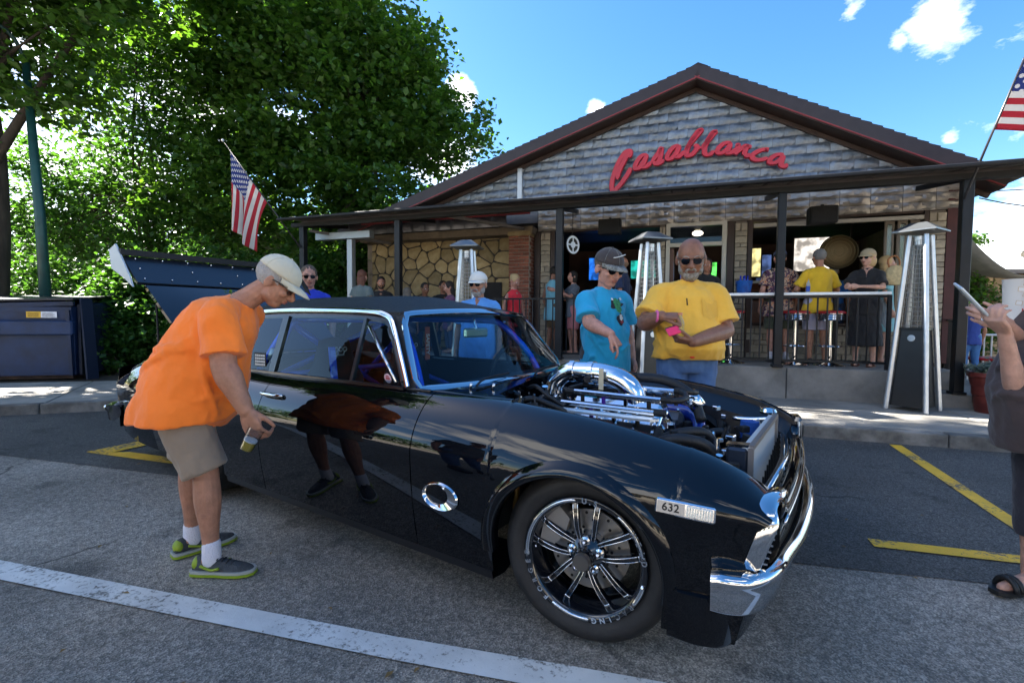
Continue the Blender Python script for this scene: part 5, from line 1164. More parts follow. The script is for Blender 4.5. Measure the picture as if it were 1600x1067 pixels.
# header panel across the nose
mb = MB(); rings = []
for yv in np.linspace(-.70, .70, 29):
    q = 1-(abs(yv)/.70)**2; cx = .035*q; c_ = abs(yv)/.70; up = .062*max(0, (c_-.80)/.2)**1.5; rings.append([(.575+cx, yv, .560), (.572+cx, yv, .596+up), (.590+cx, yv, .604+up), (.622+cx, yv, .600+up), (.634+cx, yv, .588+up), (.630+cx, yv, .565+up*.5)])
n = 6; vs = [p for r in rings for p in r]; mb.add(vs, [(i*n+k, i*n+k+1, (i+1)*n+k+1, (i+1)*n+k) for i in range(28) for k in range(n-1)]); o = part('header_panel', mb, M_pt, K, True); o.modifiers.new('s', 'SOLIDIFY').thickness = .006
part('header_trim', MB().tube([(.636+.035*(1-(abs(y)/.70)**2), y, .580) for y in np.linspace(-.68, .68, 20)], .006, 6), M_chr, K, True)
for s_ in (-1, 1):
    # chrome bezel at the leading edge of the fender (L shape)
    mb = MB(); P = [(fx(.485)-.018, s_*.838, .482), (fx(.55)-.012, s_*.850, .55), (fx(.62)-.004, s_*.838, .625), (.600, s_*.805, .662), (.612, s_*.73, .676), (.620, s_*.66, .672)]
    P2, _ = catmull([Vector(p) for p in P], [0]*len(P), 5); rings = []
    for i, p in enumerate(P2):
        d = (P2[min(i+1, len(P2)-1)]-P2[max(i-1, 0)]).normalized(); a = Vector((1, 0, 0)); b = d.cross(a).normalized()*s_
        rings.append([p-a*.022+b*.010, p+a*.012+b*.012, p+a*.024+b*.0, p+a*.018-b*.014, p-a*.02-b*.012])
    mb.loft(rings); part('headlight_bezel', mb, M_chr, K, True, 50)
    # bezel recess with louvres and the lamp
    mb = MB(); mb.add([(fx(.46)+.0, s_*.825, .462), (fx(.62), s_*.815, .632), (.56, s_*.70, .655), (.50, s_*.70, .47)], [(0, 1, 2, 3)]); part('bezel_recess', mb, M_matb, K)
    for i in range(8):
        z = .475+i*.020; mb = MB(); mb.bar((fx(z)+.010, s_*.822, z), (fx(z)+.004, s_*.735, z+.004), .022, .006); part('bezel_louvre', mb, M_pol, K)
    part('headlight', MB().lathe([(0, .52), (.05, .525), (.082, .51), (.088, .50), (.088, .44), (0, .44)], (0.02, s_*.62, .555), 'X', 32), mat('headlight_glass', (.35, .38, .4), .05, coat=1, metal=.4), K, True, 35)
    part('headlight_ring', MB().lathe([(.09, .50), (.098, .515), (.104, .50), (.10, .44)], (0.02, s_*.62, .555), 'X', 32), M_chr, K, True, 50)
# grille: bars between the lamps
for i in range(6):
    z = .475+i*.027; part('grille_bar', MB().tube([(.555+.03*(1-(y/.52)**2), y, z) for y in np.linspace(-.51, .51, 12)], .006, 6), mat('grille_black', (.02, .02, .022), .3, metal=.5), K, True)
for i in range(11): y = -.45+i*.09; part('grille_upright', MB().box(.545, .552, y-.003, y+.003, .465, .62), MATS['grille_black'], K)
part('grille_surround', MB().tube([(.565, -.54, .47), (.60, 0, .468), (.565, .54, .47), (.575, .54, .62), (.61, 0, .622), (.575, -.54, .62)], .008, 8, closed=True), M_chr, K, True)
part('front_bulkhead', MB().box(.40, .43, -.62, .62, .22, .60), M_matb, K)
# front bumper: wrapped chrome bar with folded top
def bumper(sgn, x0, name):
    plan = [(.050, 0), (.044, .2), (.026, .40), (-.002, .60), (-.018, .72), (-.044, .81), (-.088, .878), (-.14, .908), (-.19, .916)]
    P = [Vector((x0+sgn*q[0], -q[1], 0)) for q in plan[::-1]]+[Vector((x0+sgn*q[0], q[1], 0)) for q in plan[1:]]
    P, _ = catmull(P, [0]*len(P), 6); mb = MB(); rings = []; N = len(P)
    for i, p in enumerate(P):
        d = (P[min(i+1, N-1)]-P[max(i-1, 0)]).normalized(); nn = Vector((d.y, -d.x, 0))*sgn
        a = abs(p.y); t = min(1, max(0, (a-.45)/.3)); t = t*t*(3-2*t); zt_ = .462+.014*t; zb_ = .365-.025*t; e = min(1, min(i, N-1-i)/3)
        if e < 1: zt_ -= .006*(1-e)
        prof = [(-.085, zt_-.020), (-.055, zt_-.004), (-.020, zt_), (.004, zt_-.006), (.014, zt_-.020), (.010, zt_-.034), (-.004, zt_-.046), (-.006, (zt_+zb_)/2), (-.014, zb_+.012), (-.026, zb_), (-.05, zb_-.003), (-.085, zb_+.02), (-.095, (zt_+zb_)/2)]
        rings.append([p+nn*o+Vector((0, 0, z)) for o, z in prof])
    mb.loft(rings); return part(name, mb, M_chr, K, True, 70)
bumper(1, .655, 'front_bumper')
rb = bumper(-1, -4.44, 'rear_bumper')
mb = MB(); P, _ = catmull([Vector(p) for p in ((.33, -.872, 0), (.43, -.868, 0), (.505, -.82, 0), (.55, -.68, 0), (.585, -.35, 0), (.60, 0, 0), (.585, .35, 0), (.55, .68, 0), (.505, .82, 0), (.43, .868, 0), (.33, .872, 0))], [0]*11, 5); rings = []
for i, p in enumerate(P):
    d = (P[min(i+1, len(P)-1)]-P[max(i-1, 0)]).normalized(); nn = Vector((d.y, -d.x, 0)); rings.append([p+nn*o_+Vector((0, 0, z)) for o_, z in ((-.02, .37), (.0, .36), (.0, .28), (.0, .215), (-.004, .205), (-.012, .202), (-.06, .205), (-.06, .36))])
mb.loft(rings); part('air_dam', mb, M_pt, K, True, 40)
# ---------------- rear end
for s_ in (-1, 1): pass
mb = MB(); rings = []
for yv in np.linspace(-.80, .80, 25):
    q = max(0, (abs(yv)-.6)/.2); rings.append([(-4.30+.02*q, yv, .82-.05*q), (-4.37+.05*q*q, yv, .76), (-4.41+.05*q*q, yv, .6), (-4.40+.05*q*q, yv, .44), (-4.34, yv, .26)])
n = 5; vs = [p for r in rings for p in r]; mb.add(vs, [(i*n+k, i*n+k+1, (i+1)*n+k+1, (i+1)*n+k) for i in range(24) for k in range(n-1)]); skin('tail_panel', mb, M_pt)
part('trunk_floor', MB().box(-4.3, -3.1, -.66, .66, .45, .50), M_matb, K)
# deck rails either side of the trunk opening
for s_ in (-1, 1):
    mb = MB(); vs = []; X = np.linspace(-4.34, -2.55, 20)
    for x in X: vs += [(x, s_*YT(x), ZT(x)-.001), (x, s_*(YT(x)-.04), ZT(x)+.002), (x, s_*(YT(x)-.10), ZT(x)+.002), (x, s_*(YT(x)-.11), ZT(x)-.05)]
    mb.add(vs, [(i*4+k, i*4+k+1, (i+1)*4+k+1, (i+1)*4+k) for i in range(19) for k in range(3)]); skin('deck_rail', mb, M_pt)
part('deck_panel', MB().box(-3.35, -2.95, -.60, .60, .875, .895, ch=.008), M_pt, K)
# raised trunk lid with riveted spoiler
P0 = Vector((-3.30, 0, .91)); P1 = Vector((-4.02, 0, 1.47))       # hinge line to trailing edge
def lid_pt(t, y, o=0):
    d = (P1-P0); nrm = Vector((.61, 0, .79)); c = .03*math.sin(PI*t)+.0; return P0+d*t+Vector((0, y, 0))+nrm*(o+c*(1-(y/.74)**2))
mb = MB(); N = 14; vs = []
for i in range(N+1):
    for j in range(13): t = i/N; y = -.66-.05*t; y = y+(-2*y)*j/12; vs.append(lid_pt(t, y))
mb.add(vs, [(i*13+j, i*13+j+1, (i+1)*13+j+1, (i+1)*13+j) for i in range(N) for j in range(12)]); ld = skin('trunk_lid', mb, M_pt, .03)
SP0 = Vector((-4.0, 0, 1.49)); SP1 = Vector((-4.24, 0, 1.72)); q0, q1 = .76, .78
mb = MB(); vs = [(SP0.x, -q0, SP0.z), (SP0.x, q0, SP0.z), (SP1.x, q1, SP1.z), (SP1.x, -q1, SP1.z)]; nn = Vector((.02, 0, .02)); vs += [tuple(Vector(v)-nn) for v in vs]
mb.add(vs, [(0, 1, 2, 3), (7, 6, 5, 4), (0, 4, 5, 1), (1, 5, 6, 2), (2, 6, 7, 3), (3, 7, 4, 0)]); sp = part('spoiler_blade', mb, mat('spoiler_sheet', (.012, .015, .022), .32, coat=.3, bump=.1), K, sub_of=ld)
part('spoiler_strip', MB().bar((SP1.x+.01, -.80, SP1.z+.03), (SP1.x+.01, .79, SP1.z+.03), .05, .05), M_matb, K, sub_of=ld)
for y in (-.80, .80):
    mb = MB(); mb.prism([(-3.97, 1.45), (-4.12, 1.52), (-4.40, 1.62), (-4.44, 1.78), (-4.30, 1.82), (-4.02, 1.53)], 'Y', y-.006, y+.006); part('spoiler_end_plate', mb, mat('end_plate_white', (.42, .45, .48), .4) if y < 0 else M_matb, K, sub_of=ld)
mb = MB()
for k in range(8):
    for t in (.12, .5, .88):
        p = SP0.lerp(SP1, t)+Vector((.006, -.70+k*.2, .006)); 
        if t == .5 and k % 2: continue
        mb.ell(p, .007, n=8, m=4)
part('rivet', mb, M_pol, K, sub_of=ld)
for y in (-.60, .60): part('lid_hinge', MB().tube([(-3.25, y, .84), (-3.36, y, .93), (-3.6, y, 1.08)], .015, 8, sub=3), M_matb, K)
for y in (-.66, .66): part('lid_strut', MB().tube([(-3.9, y, .86), (-3.93, y, 1.38)], .008, 8), M_matb, K)
# ---------------- greenhouse
RT = lambda x: 1.243+.0*x
def roof_z_(x, y):
    a = (y/.63); u = (x+1.14)/(-2.95+1.14); hump = .105*(1-abs(a)**2.6)*(min(1, .30+u*3.0) if u < .25 else 1)*(1 if u < .75 else 1-.35*((u-.75)/.25))
    side = 1.236+.012*math.sin(PI*min(1, max(0, u)))-(.02*max(0, (u-.7)/.3)); return side+hump
mb = MB(); vs = []; NX, NY = 30, 28
for i in range(NX+1):
    x = -1.135+(-2.98+1.135)*i/NX
    for j in range(NY+1):
        y = -.635+1.27*j/NY; w_ = 1-.03*(1-min(1, i/4)); xx = x+(.05*(1-(y/.635)**2) if i < 6 else 0)*(1-i/6 if i < 6 else 0); vs.append((xx, y*w_, roof_z_(x, y)))
n = NY+1; mb.add(vs, [(i*n+j, i*n+j+1, (i+1)*n+j+1, (i+1)*n+j) for i in range(NX) for j in range(NY)]); skin('vinyl_roof', mb, M_vinyl, .02)
A0 = {s_: Vector((-.885, s_*.745, .875)) for s_ in (-1, 1)}; A1 = {s_: Vector((-1.125, s_*.605, 1.232)) for s_ in (-1, 1)}
# windshield
mb = MB(); vs = []
for i in range(9):
    for j in range(17):
        t, s_ = i/8, j/16; a = A0[-1].lerp(A0[1], s_); b = A1[-1].lerp(A1[1], s_); p = a.lerp(b, t); q = 1-(2*s_-1)**2; p += Vector((.12*q*(1-.5*t), 0, .025*q*t-.01*q*(1-t))); vs.append(p)
mb.add(vs, [(i*17+j, i*17+j+1, (i+1)*17+j+1, (i+1)*17+j) for i in range(8) for j in range(16)]); ws = part('windshield', mb, M_cglass, K, True)
wp = [Vector(vs[j]) for j in range(17)]; wt_ = [Vector(vs[8*17+j]) for j in range(17)]
def trimband(P, w_, th, m, name, closed=False, n_out=Vector((.7, 0, .7))):
    mb = MB(); rings = []
    for i, p in enumerate(P):
        d = (P[(i+1) % len(P)]-P[i-1]) if closed else (P[min(i+1, len(P)-1)]-P[max(i-1, 0)]); d.normalize(); b = d.cross(n_out).normalized(); nn = b.cross(d).normalized()
        if nn.dot(n_out) < 0: nn = -nn
        rings.append([p-b*w_/2, p-b*w_/2+nn*th*.6, p+nn*th, p+b*w_/2+nn*th*.6, p+b*w_/2])
    if closed: rings.append(rings[0])
    mb.loft(rings, caps=not closed); return part(name, mb, m, K, True, 60)
left = [wp[0].lerp(wt_[0], t) for t in (.12, .3, .5, .7, .86)]; right = [wp[-1].lerp(wt_[-1], t) for t in (.12, .3, .5, .7, .86)]
loop = [wp[0]+Vector((0, .03, .0))]+left+[wt_[0]+Vector((0, .03, .0))]+wt_[1:-1]+[wt_[-1]+Vector((0, -.03, 0))]+right[::-1]+[wp[-1]+Vector((0, -.03, 0))]+wp[1:-1][::-1]
trimband(loop, .034, .012, M_chr, 'windshield_trim', True)
for s_ in (-1, 1):
    # A pillar (vinyl) between windshield trim and door trim
    a0, a1 = A0[s_], A1[s_]
    mb = MB(); mb.loft([[a0+Vector((.0, 0, -.02)), a0+Vector((-.09, s_*.005, -.02)), a0+Vector((-.10, -s_*.05, -.02))], [a1+Vector((.015, 0, .0)), a1+Vector((-.08, s_*.018, 0)), a1+Vector((-.08, -s_*.04, 0))]]); part('windshield_pillar', mb, M_vinyl, K)
    yb = lambda x: s_*(.752 if x > -2.2 else .752-.03*(x+2.2)*-1)
    # chrome drip trim: from belt, up the pillar, back along the roof
    P = [Vector((-.93, s_*.758, .885)), Vector((-1.02, s_*.712, 1.02)), Vector((-1.13, s_*.660, 1.175)), Vector((-1.20, s_*.640, 1.225)), Vector((-1.36, s_*.636, 1.248)), Vector((-1.8, s_*.638, 1.258)), Vector((-2.3, s_*.636, 1.252)), Vector((-2.62, s_*.636, 1.225)), Vector((-2.85, s_*.66, 1.13))]
    P2, _ = catmull(P, [0]*len(P), 6); trimband(P2, .026, .012, M_chr, 'drip_trim', n_out=Vector((.15, s_*1.0, .35)))
    P3 = [p+Vector((-.02 if i < 14 else 0, -s_*.004, -.034 if i > 10 else -.01)) for i, p in enumerate(P2)]; trimband(P3[2:-4], .035, .010, M_pin, 'door_glass_frame', n_out=Vector((.15, s_*1.0, .35)))
    # glass: vent, door, quarter
    def pane(name, pts, m=M_cglass):
        mb = MB(); mb.add([tuple(p) for p in pts], [tuple(range(len(pts)))]); return part(name, mb, m, K)
    Y = lambda z: s_*(.752-(z-.87)*.31)
    pane('vent_window', [(-.99, Y(.885), .885), (-1.34, Y(.885), .885), (-1.34, Y(1.20), 1.20), (-1.20, Y(1.19), 1.19)])
    pane('door_glass', [(-1.36, Y(.885), .885), (-2.05, Y(.885), .885), (-2.05, Y(1.215), 1.215), (-1.36, Y(1.215), 1.215)])
    pane('quarter_glass', [(-2.12, Y(.885), .885), (-2.62, Y(.885), .885), (-2.50, Y(1.19), 1.19), (-2.12, Y(1.215), 1.215)])
    part('vent_bar', MB().bar((-1.35, Y(.88), .88), (-1.35, Y(1.21), 1.21), .022, .018), M_pin, K)
    part('vent_frame', MB().tube([(-1.02, Y(.90)+s_*.006, .90), (-1.31, Y(1.17)+s_*.006, 1.17)], .009, 8), M_chr if s_ < 0 else M_pin, K, True)
    part('door_pillar', MB().bar((-2.085, Y(.88), .88), (-2.085, Y(1.22), 1.22), .06, .022), M_pin, K)
    part('sill_trim', MB().bar((-.95, s_*.762, .878), (-2.66, s_*.762, .878), .02, .014), M_pin, K)
    # sail panel
    mb = MB(); mb.loft([[(-2.52, s_*.655, 1.20), (-2.98, s_*.63, 1.205), (-2.98, s_*.60, 1.21)], [(-2.66, s_*.748, .88), (-3.40, s_*.70, .895), (-3.40, s_*.62, .895)]]); part('sail_panel', mb, M_vinyl, K)
    # header rail between windshield trim and roof
part('rear_window', MB().add([(-2.97, -.60, 1.22), (-2.97, .60, 1.22), (-3.36, .66, .90), (-3.36, -.66, .90)], [(0, 1, 2, 3)]), M_cglass, K)
# cowl between windshield and engine bay
mb = MB(); vs = []; N = 24
for j in range(N+1):
    y = -.70+1.40*j/N; q = 1-(y/.70)**2; xf = -.42-.17*(1-abs(2*j/N-1)**2)
    xf = -.40 if y < -.60 else -.52-.10*min(1, (y+.6)/.5); z1 = .862+.02*q
    vs += [(-.90+.125*q, y*1.05, .868+.0*q), (-.80+.10*q, y*1.02, .872+.012*q), (-.66, y, z1), (xf, y, z1), (xf-.005, y, z1-.04), (xf-.02, y, .55)]
mb.add(vs, [(j*6+k, j*6+k+1, (j+1)*6+k+1, (j+1)*6+k) for j in range(N) for k in range(5)]); o = part('cowl_panel', mb, M_pt, K, True, 35); o.modifiers.new('s', 'SOLIDIFY').thickness = .005
for y0, y1 in ((-.52, -.12), (.05, .45)):
    part('wiper', MB().tube([(-.70, y0, .885), (-.735, y0+.12, .905), (-.775, y1, .905)], .006, 6, sub=3), M_matb, K, True)
for (x, y) in ((-.72, -.55), (-.62, -.50), (-.60, .1)): part('cowl_pin', MB().tube([(x, y, .87), (x+.01, y, .90)], .007, 8), M_chr, K, True)
# floor pan, firewall and doors inside
part('floor_pan', MB().box(-3.2, -.6, -.76, .76, .18, .24), M_matb, K); part('firewall', MB().box(-.66, -.63, -.72, .72, .24, .86), M_pin, K)
for s_ in (-1, 1): part('door_card', MB().box(-2.9, -.72, s_*.73, s_*.745, .25, .86), M_matb, K)
part('rear_bulkhead', MB().box(-3.25, -2.95, -.66, .66, .3, .88), M_matb, K)
part('dashboard', MB().box(-.98, -.70, -.70, .70, .66, .868, ch=.03), M_matb, K)
part('steering_wheel', MB().tube([(-1.10+.06*math.cos(a)*.5, .34+.17*math.sin(a), .86+.16*math.cos(a)) for a in np.linspace(0, 2*PI, 24, endpoint=False)], .014, 8, closed=True), M_matb, K, True)
part('steering_column', MB().tube([(-1.09, .34, .85), (-.9, .34, .78)], .02, 8), M_matb, K)
for y in (-.34, .34):
    mb = MB(); mb.loft([[(-2.02+.03*math.cos(a)-.02, y+w_*math.sin(a), z) for a in np.linspace(0, 2*PI, 16, endpoint=False)] for (z, w_) in ((.35, .25), (.6, .26), (.80, .24), (.90, .17), (1.0, .14), (1.06, .12), (1.08, .05))])
    st = part('seat', mb, mat('seat_vinyl', (.012, .012, .013), .5, bump=.2), K, True, 60); part('seat_cushion', MB().box(-2.0, -1.5, y-.25, y+.25, .28, .42, ch=.05), MATS['seat_vinyl'], K, sub_of=st)
    # knuckle emblem stitched on the headrest
    mb = MB()
    for k in range(4): mb.tube([(-1.999, y-.052+.035*k+.014*math.cos(a), 1.00+.014*math.sin(a)) for a in np.linspace(0, 2*PI, 12, endpoint=False)], .0035, 5, closed=True)
    mb.tube([(-1.999, y-.045, .962), (-1.999, y+.045, .962)], .005, 6); mb.tube([(-1.999, y-.05, .985), (-1.999, y-.04, .963)], .004, 5); mb.tube([(-1.999, y+.05, .985), (-1.999, y+.04, .963)], .004, 5)
    part('seat_emblem', mb, mat('emblem_silver', (.5, .5, .5), .4), K, sub_of=st)
    part('harness_strap', MB().bar((-1.975, y-.07, 1.02), (-1.93, y-.06, .55), .05, .006, up=(1, 0, .1)), M_cblue, K)
# roll cage
def cage(name, *pts, r=.022, sub=4): part(name, MB().tube(pts, r, 12, sub=sub), M_cblue, K, True)
for s_ in (-1, 1):
    cage('roll_cage_hoop', (-2.42, s_*.60, .25), (-2.36, s_*.59, .8), (-2.26, s_*.54, 1.12), (-2.22, s_*.42, 1.20), (-2.22, 0, 1.21))
    cage('roll_cage_pillar', (-.90, s_*.62, .40), (-1.00, s_*.60, .86), (-1.22, s_*.50, 1.15), (-1.42, s_*.46, 1.20), (-2.22, s_*.48, 1.20))
    cage('roll_cage_brace', (-2.26, s_*.56, 1.13), (-2.9, s_*.52, .60), sub=2)
    cage('roll_cage_door_bar', (-2.40, s_*.62, .80), (-.95, s_*.68, .42), sub=2)
cage('roll_cage_cross', (-2.34, .55, .82), (-2.34, -.55, .82), sub=2); cage('roll_cage_diagonal', (-2.25, -.50, 1.16), (-2.36, .55, .50), sub=2); cage('roll_cage_diagonal', (-2.22, .30, 1.19), (-2.8, -.45, .70), sub=2)
part('cage_clamp', MB().tube([(-2.372, -.592, .93), (-2.345, -.58, 1.0)], .025, 12), mat('clamp_silver', (.5, .5, .5), .3, metal=.5), K, True)
part('rear_view_mirror', MB().box(-1.115, -1.09, -.12, .12, 1.095, 1.155, ch=.015), mat('mirror_green', (.35, .5, .45), .1, metal=.6), K); part('mirror_stalk', MB().tube([(-1.10, 0, 1.15), (-1.12, 0, 1.215)], .008, 6), M_chr, K)
# strap reading SAFETY hung behind the windshield, facing forward
hs_ = part('safety_strap', MB().box(-1.505, -1.50, -.03, .012, .935, 1.155), mat('strap_red', (.45, .10, .05), .6), K)
put_text('strap_text', 'SAFETY', .042, Matrix.Translation((-1.498, -.010, 1.040)) @ Matrix(((0, 0, 1, 0), (0, 1, 0, 0), (-1, 0, 0, 0), (0, 0, 0, 1))), mat('strap_white', (.7, .68, .6), .6), K, .001, .0005, sub_of=hs_)
# round sticker on the vent glass and the small plate in the quarter glass
VM = Matrix.Translation((-1.085, -(.752-(.915-.87)*.31)-.003, .915)) @ Matrix(((1, 0, 0, 0), (0, -.3, -1, 0), (0, 1, -.3, 0), (0, 0, 0, 1)))
stk = part('round_sticker', place(MB().lathe([(0, .002), (.024, .002), (.024, 0), (0, 0)], n=24), VM), mat('sticker_pink', (.65, .45, .50), .5), K)
part('sticker_mark', place(MB().box(-.014, .014, -.004, .004, .002, .003).box(-.010, .010, .008, .013, .002, .003), VM), mat('sticker_redmark', (.4, .02, .03), .5), K, sub_of=stk)
pl = part('window_decal', MB().box(-2.30, -2.17, -.741, -.739, .90, .99), M_matb, K)
mb = MB()
for i in range(4):
    for j in range(5): mb.box(-2.29+j*.023, -2.274+j*.023, -.7425, -.7412, .91+i*.019, .922+i*.019)
part('decal_print', mb, MATS['emblem_silver'], K, sub_of=pl)
# ---------------- engine bay
part('bay_floor', MB().box(-.62, .40, -.55, .55, .28, .32), M_matb, K)
eb = part('engine_block', MB().box(-.52, .16, -.20, .20, .30, .60, ch=.02), mat('engine_grey', (.05, .05, .055), .4, metal=.6), K)
for s_ in (-1, 1):
    mb = MB(); c = Vector((-.18, s_*.235, .66)); R = Matrix.Rotation(s_*-.7, 3, 'X'); mb.obox(c, (.60, .15, .085), R, ch=.02); vc = part('valve_cover', mb, M_matb if s_ < 0 else mat('cover_grey', (.10, .11, .13), .3, metal=.7), K)
    mb = MB()
    for k in range(7): mb.obox(c+R@Vector((-.27+k*.09, 0, .045)), (.012, .14, .010), R)
    part('cover_fin', mb, M_chr, K, sub_of=vc)
    for k in range(4):
        x = -.40+k*.15; part('exhaust_header', MB().tube([(x, s_*.30, .56), (x+.01, s_*.42, .57), (x-.02, s_*.46, .50), (x-.12, s_*.44, .38)], .022, 10, sub=4), mat('header_ceramic', (.12, .12, .13), .35, metal=.9), K, True)
im = part('intake_manifold', MB().box(-.42, .10, -.10, .10, .60, .72, ch=.03), M_pol, K)
for k in range(4):
    for s_ in (-1, 1): part('intake_runner', MB().tube([(-.36+k*.14, s_*.02, .75), (-.36+k*.14, s_*.09, .72), (-.36+k*.14, s_*.16, .64)], .026, 12, sub=4), M_pol, K, True)
part('plenum', MB().box(-.40, .08, -.065, .065, .745, .80, ch=.02), M_pol, K)
# four silver fuel rails running front to back
for (y, z, xa, xb) in ((-.24, .795, -.38, .10), (-.13, .838, -.36, .10), (.03, .862, -.33, .12), (.15, .845, -.30, .14)):
    fr = part('fuel_rail', MB().bar((xa, y, z), (xb, y, z-.004), .030, .028, ch=.007), M_pol, K)
    for q in (xa-.02, xb+.02): part('rail_fitting', MB().tube([(q-.025, y, z), (q+.025, y, z)], .017, 8), M_matb, K, sub_of=fr)
    for k in range(4):
        x = xa+.05+k*.115; part('injector', MB().tube([(x, y, z-.012), (x, y*.95, z-.075)], .011, 8), [M_matb, mat('injector_purple', (.06, .02, .25), .3), M_chr, M_matb][k], K, sub_of=fr)
part('rail_hose', MB().tube([(.12, -.13, .835), (.17, -.12, .84), (.19, -.06, .845), (.17, .0, .855), (.14, .03, .862)], .014, 10, sub=4), M_hose, K, True)
part('rail_hose', MB().tube([(.12, .03, .86), (.18, .05, .86), (.20, .11, .85), (.16, .15, .845)], .014, 10, sub=4), M_hose, K, True)
part('flat_plate', MB().prism([(-.35, -.335), (.02, -.335), (.10, -.325), (.13, -.29), (.10, -.262), (-.35, -.27)], 'Z', .768, .778), mat('plate_silver', (.55, .60, .65), .3, metal=.6), K)
# big polished charge pipe arching over the rear of the engine
pp = part('charge_pipe', MB().tube([(-.545, -.01, .78), (-.53, .0, .86), (-.46, .0, .918), (-.36, .0, .928), (-.25, .0, .926), (-.15, .0, .900), (-.09, .0, .850), (-.068, .0, .79), (-.065, .0, .74)], [.056, .055, .055, .055, .053, .055, .056, .057, .058], 32, sub=5), M_pol, K, True)
for x in (-.42, -.31): part('pipe_clamp', MB().tube([(x-.014, 0, .926), (x+.014, .0, .928)], .0625, 32), M_chr, K, True, 40, sub_of=pp)
part('clamp_bolt', MB().box(-.325, -.295, -.085, -.06, .88, .915, ch=.004), M_matb, K, sub_of=pp)
part('pipe_bracket', MB().box(-.245, -.220, -.075, -.070, .85, .96), mat('bracket_tan', (.45, .40, .28), .4), K, sub_of=pp)
M_dblue = mat('deep_blue', (.005, .03, .28), .2, coat=.6)
part('charge_pipe', MB().tube([(.16, -.0, .52), (.20, .20, .64), (.10, .36, .70), (-.20, .40, .70), (-.40, .36, .68)], .036, 20, sub=5), M_dblue, K, True)
part('charge_pipe', MB().tube([(-.12, .16, .90), (.02, .20, .89), (.15, .22, .82), (.22, .16, .70)], .026, 18, sub=5), M_hose, K, True)
part('pipe_end', MB().tube([(.14, .225, .825), (.20, .20, .76)], .042, 18), M_pol, K, True)
# hoses, tan silicone line, wiring
for pts, r_, m in (([(.10, -.30, .66), (.22, -.28, .70), (.33, -.22, .66), (.36, -.20, .52), (.34, -.2, .4)], .026, M_hose), ([(.10, -.24, .66), (.20, -.20, .71), (.30, -.12, .70), (.35, -.08, .58)], .022, M_hose),
                   ([(-.02, -.52, .735), (.12, -.52, .715), (.26, -.51, .675), (.36, -.50, .62)], .030, mat('tan_hose', (.30, .14, .03), .45)), ([(-.55, -.5, .80), (-.45, -.42, .83), (-.35, -.38, .80), (-.30, -.32, .76)], .014, M_hose),
                   ([(-.5, -.1, .78), (-.46, -.3, .82), (-.40, -.4, .80), (-.38, -.48, .74)], .012, M_hose), ([(-.55, .2, .8), (-.4, .3, .84), (-.2, .34, .86)], .012, M_hose), ([(.15, .1, .6), (.3, .25, .64), (.38, .2, .55)], .02, M_hose), ([(-.6, -.2, .84), (-.5, -.28, .87), (-.42, -.30, .83), (-.35, -.26, .78)], .010, M_hose)):
    part('hose', MB().tube(pts, r_, 12, sub=6), m, K, True)
rs = random.Random(15)
for k in range(95):
    x = rs.uniform(-.58, -.36) if k < 30 else rs.uniform(.08, .48); y = rs.uniform(-.52, .35) if k < 30 else rs.uniform(-.45, .58); z = rs.uniform(.76, .85) if k < 30 else rs.uniform(.58, .735-.1*max(0, x-.2))
    m = rs.choice([M_matb, M_matb, M_chr, M_pol, M_pol, M_hose]); s = rs.uniform(.010, .024)
    if rs.random() < .5: part('connector', MB().tube([(x, y, z-.05), (x+rs.uniform(-.02, .02), y+rs.uniform(-.02, .02), z)], s*.8, 10), m, K, True, 40)
    else: part('connector', MB().obox((x, y, z-.02), (s*2, s*1.6, s*1.4), Matrix.Rotation(rs.uniform(0, 3), 3, 'Z'), ch=.004), m, K)
mb = MB()
for k in range(22):
    a = Vector((rs.uniform(-.55, -.3), rs.uniform(-.5, .1), rs.uniform(.72, .82))); b = a+Vector((rs.uniform(-.1, .12), rs.uniform(-.15, .15), rs.uniform(-.04, .02))); mb.tube([a, (a+b)/2+Vector((0, 0, rs.uniform(.02, .05))), b], .005, 6, sub=4)
part('wiring', mb, M_hose, K, True)
# pulley, filter, catch can, radiator
part('pulley', MB().lathe([(0, .19), (.06, .19), (.075, .185), (.06, .175), (.075, .165), (.03, .15), (0, .15)], (0.0, 0, .50), 'X', 32), M_chr, K, True, 30)
part('air_filter', MB().lathe([(0, 0), (.05, 0), (.045, .09), (0, .095)], (.42, .36, .60), n=24), mat('filter_blue', (.01, .08, .35), .6, bump=.8, bscale=150), K, True, 40)
part('filter_cap', MB().lathe([(0, 0), (.052, 0), (.052, .012), (0, .014)], (.42, .36, .592), n=24), M_chr, K, True, 40)
part('catch_can', MB().lathe([(0, 0), (.035, 0), (.035, .11), (.02, .13), (.02, .15), (0, .15)], (.28, -.16, .55), n=20), M_matb, K, True, 40)
part('radiator_cap', MB().lathe([(0, 0), (.038, 0), (.045, .012), (.038, .028), (.02, .035), (0, .035)], (.49, .50, .715), n=20), M_chr, K, True, 40)
part('strut_tower', MB().lathe([(0, .0), (.10, 0), (.085, .16), (.03, .18), (0, .18)], (.05, .48, .60), n=24), M_pin, K, True, 40)
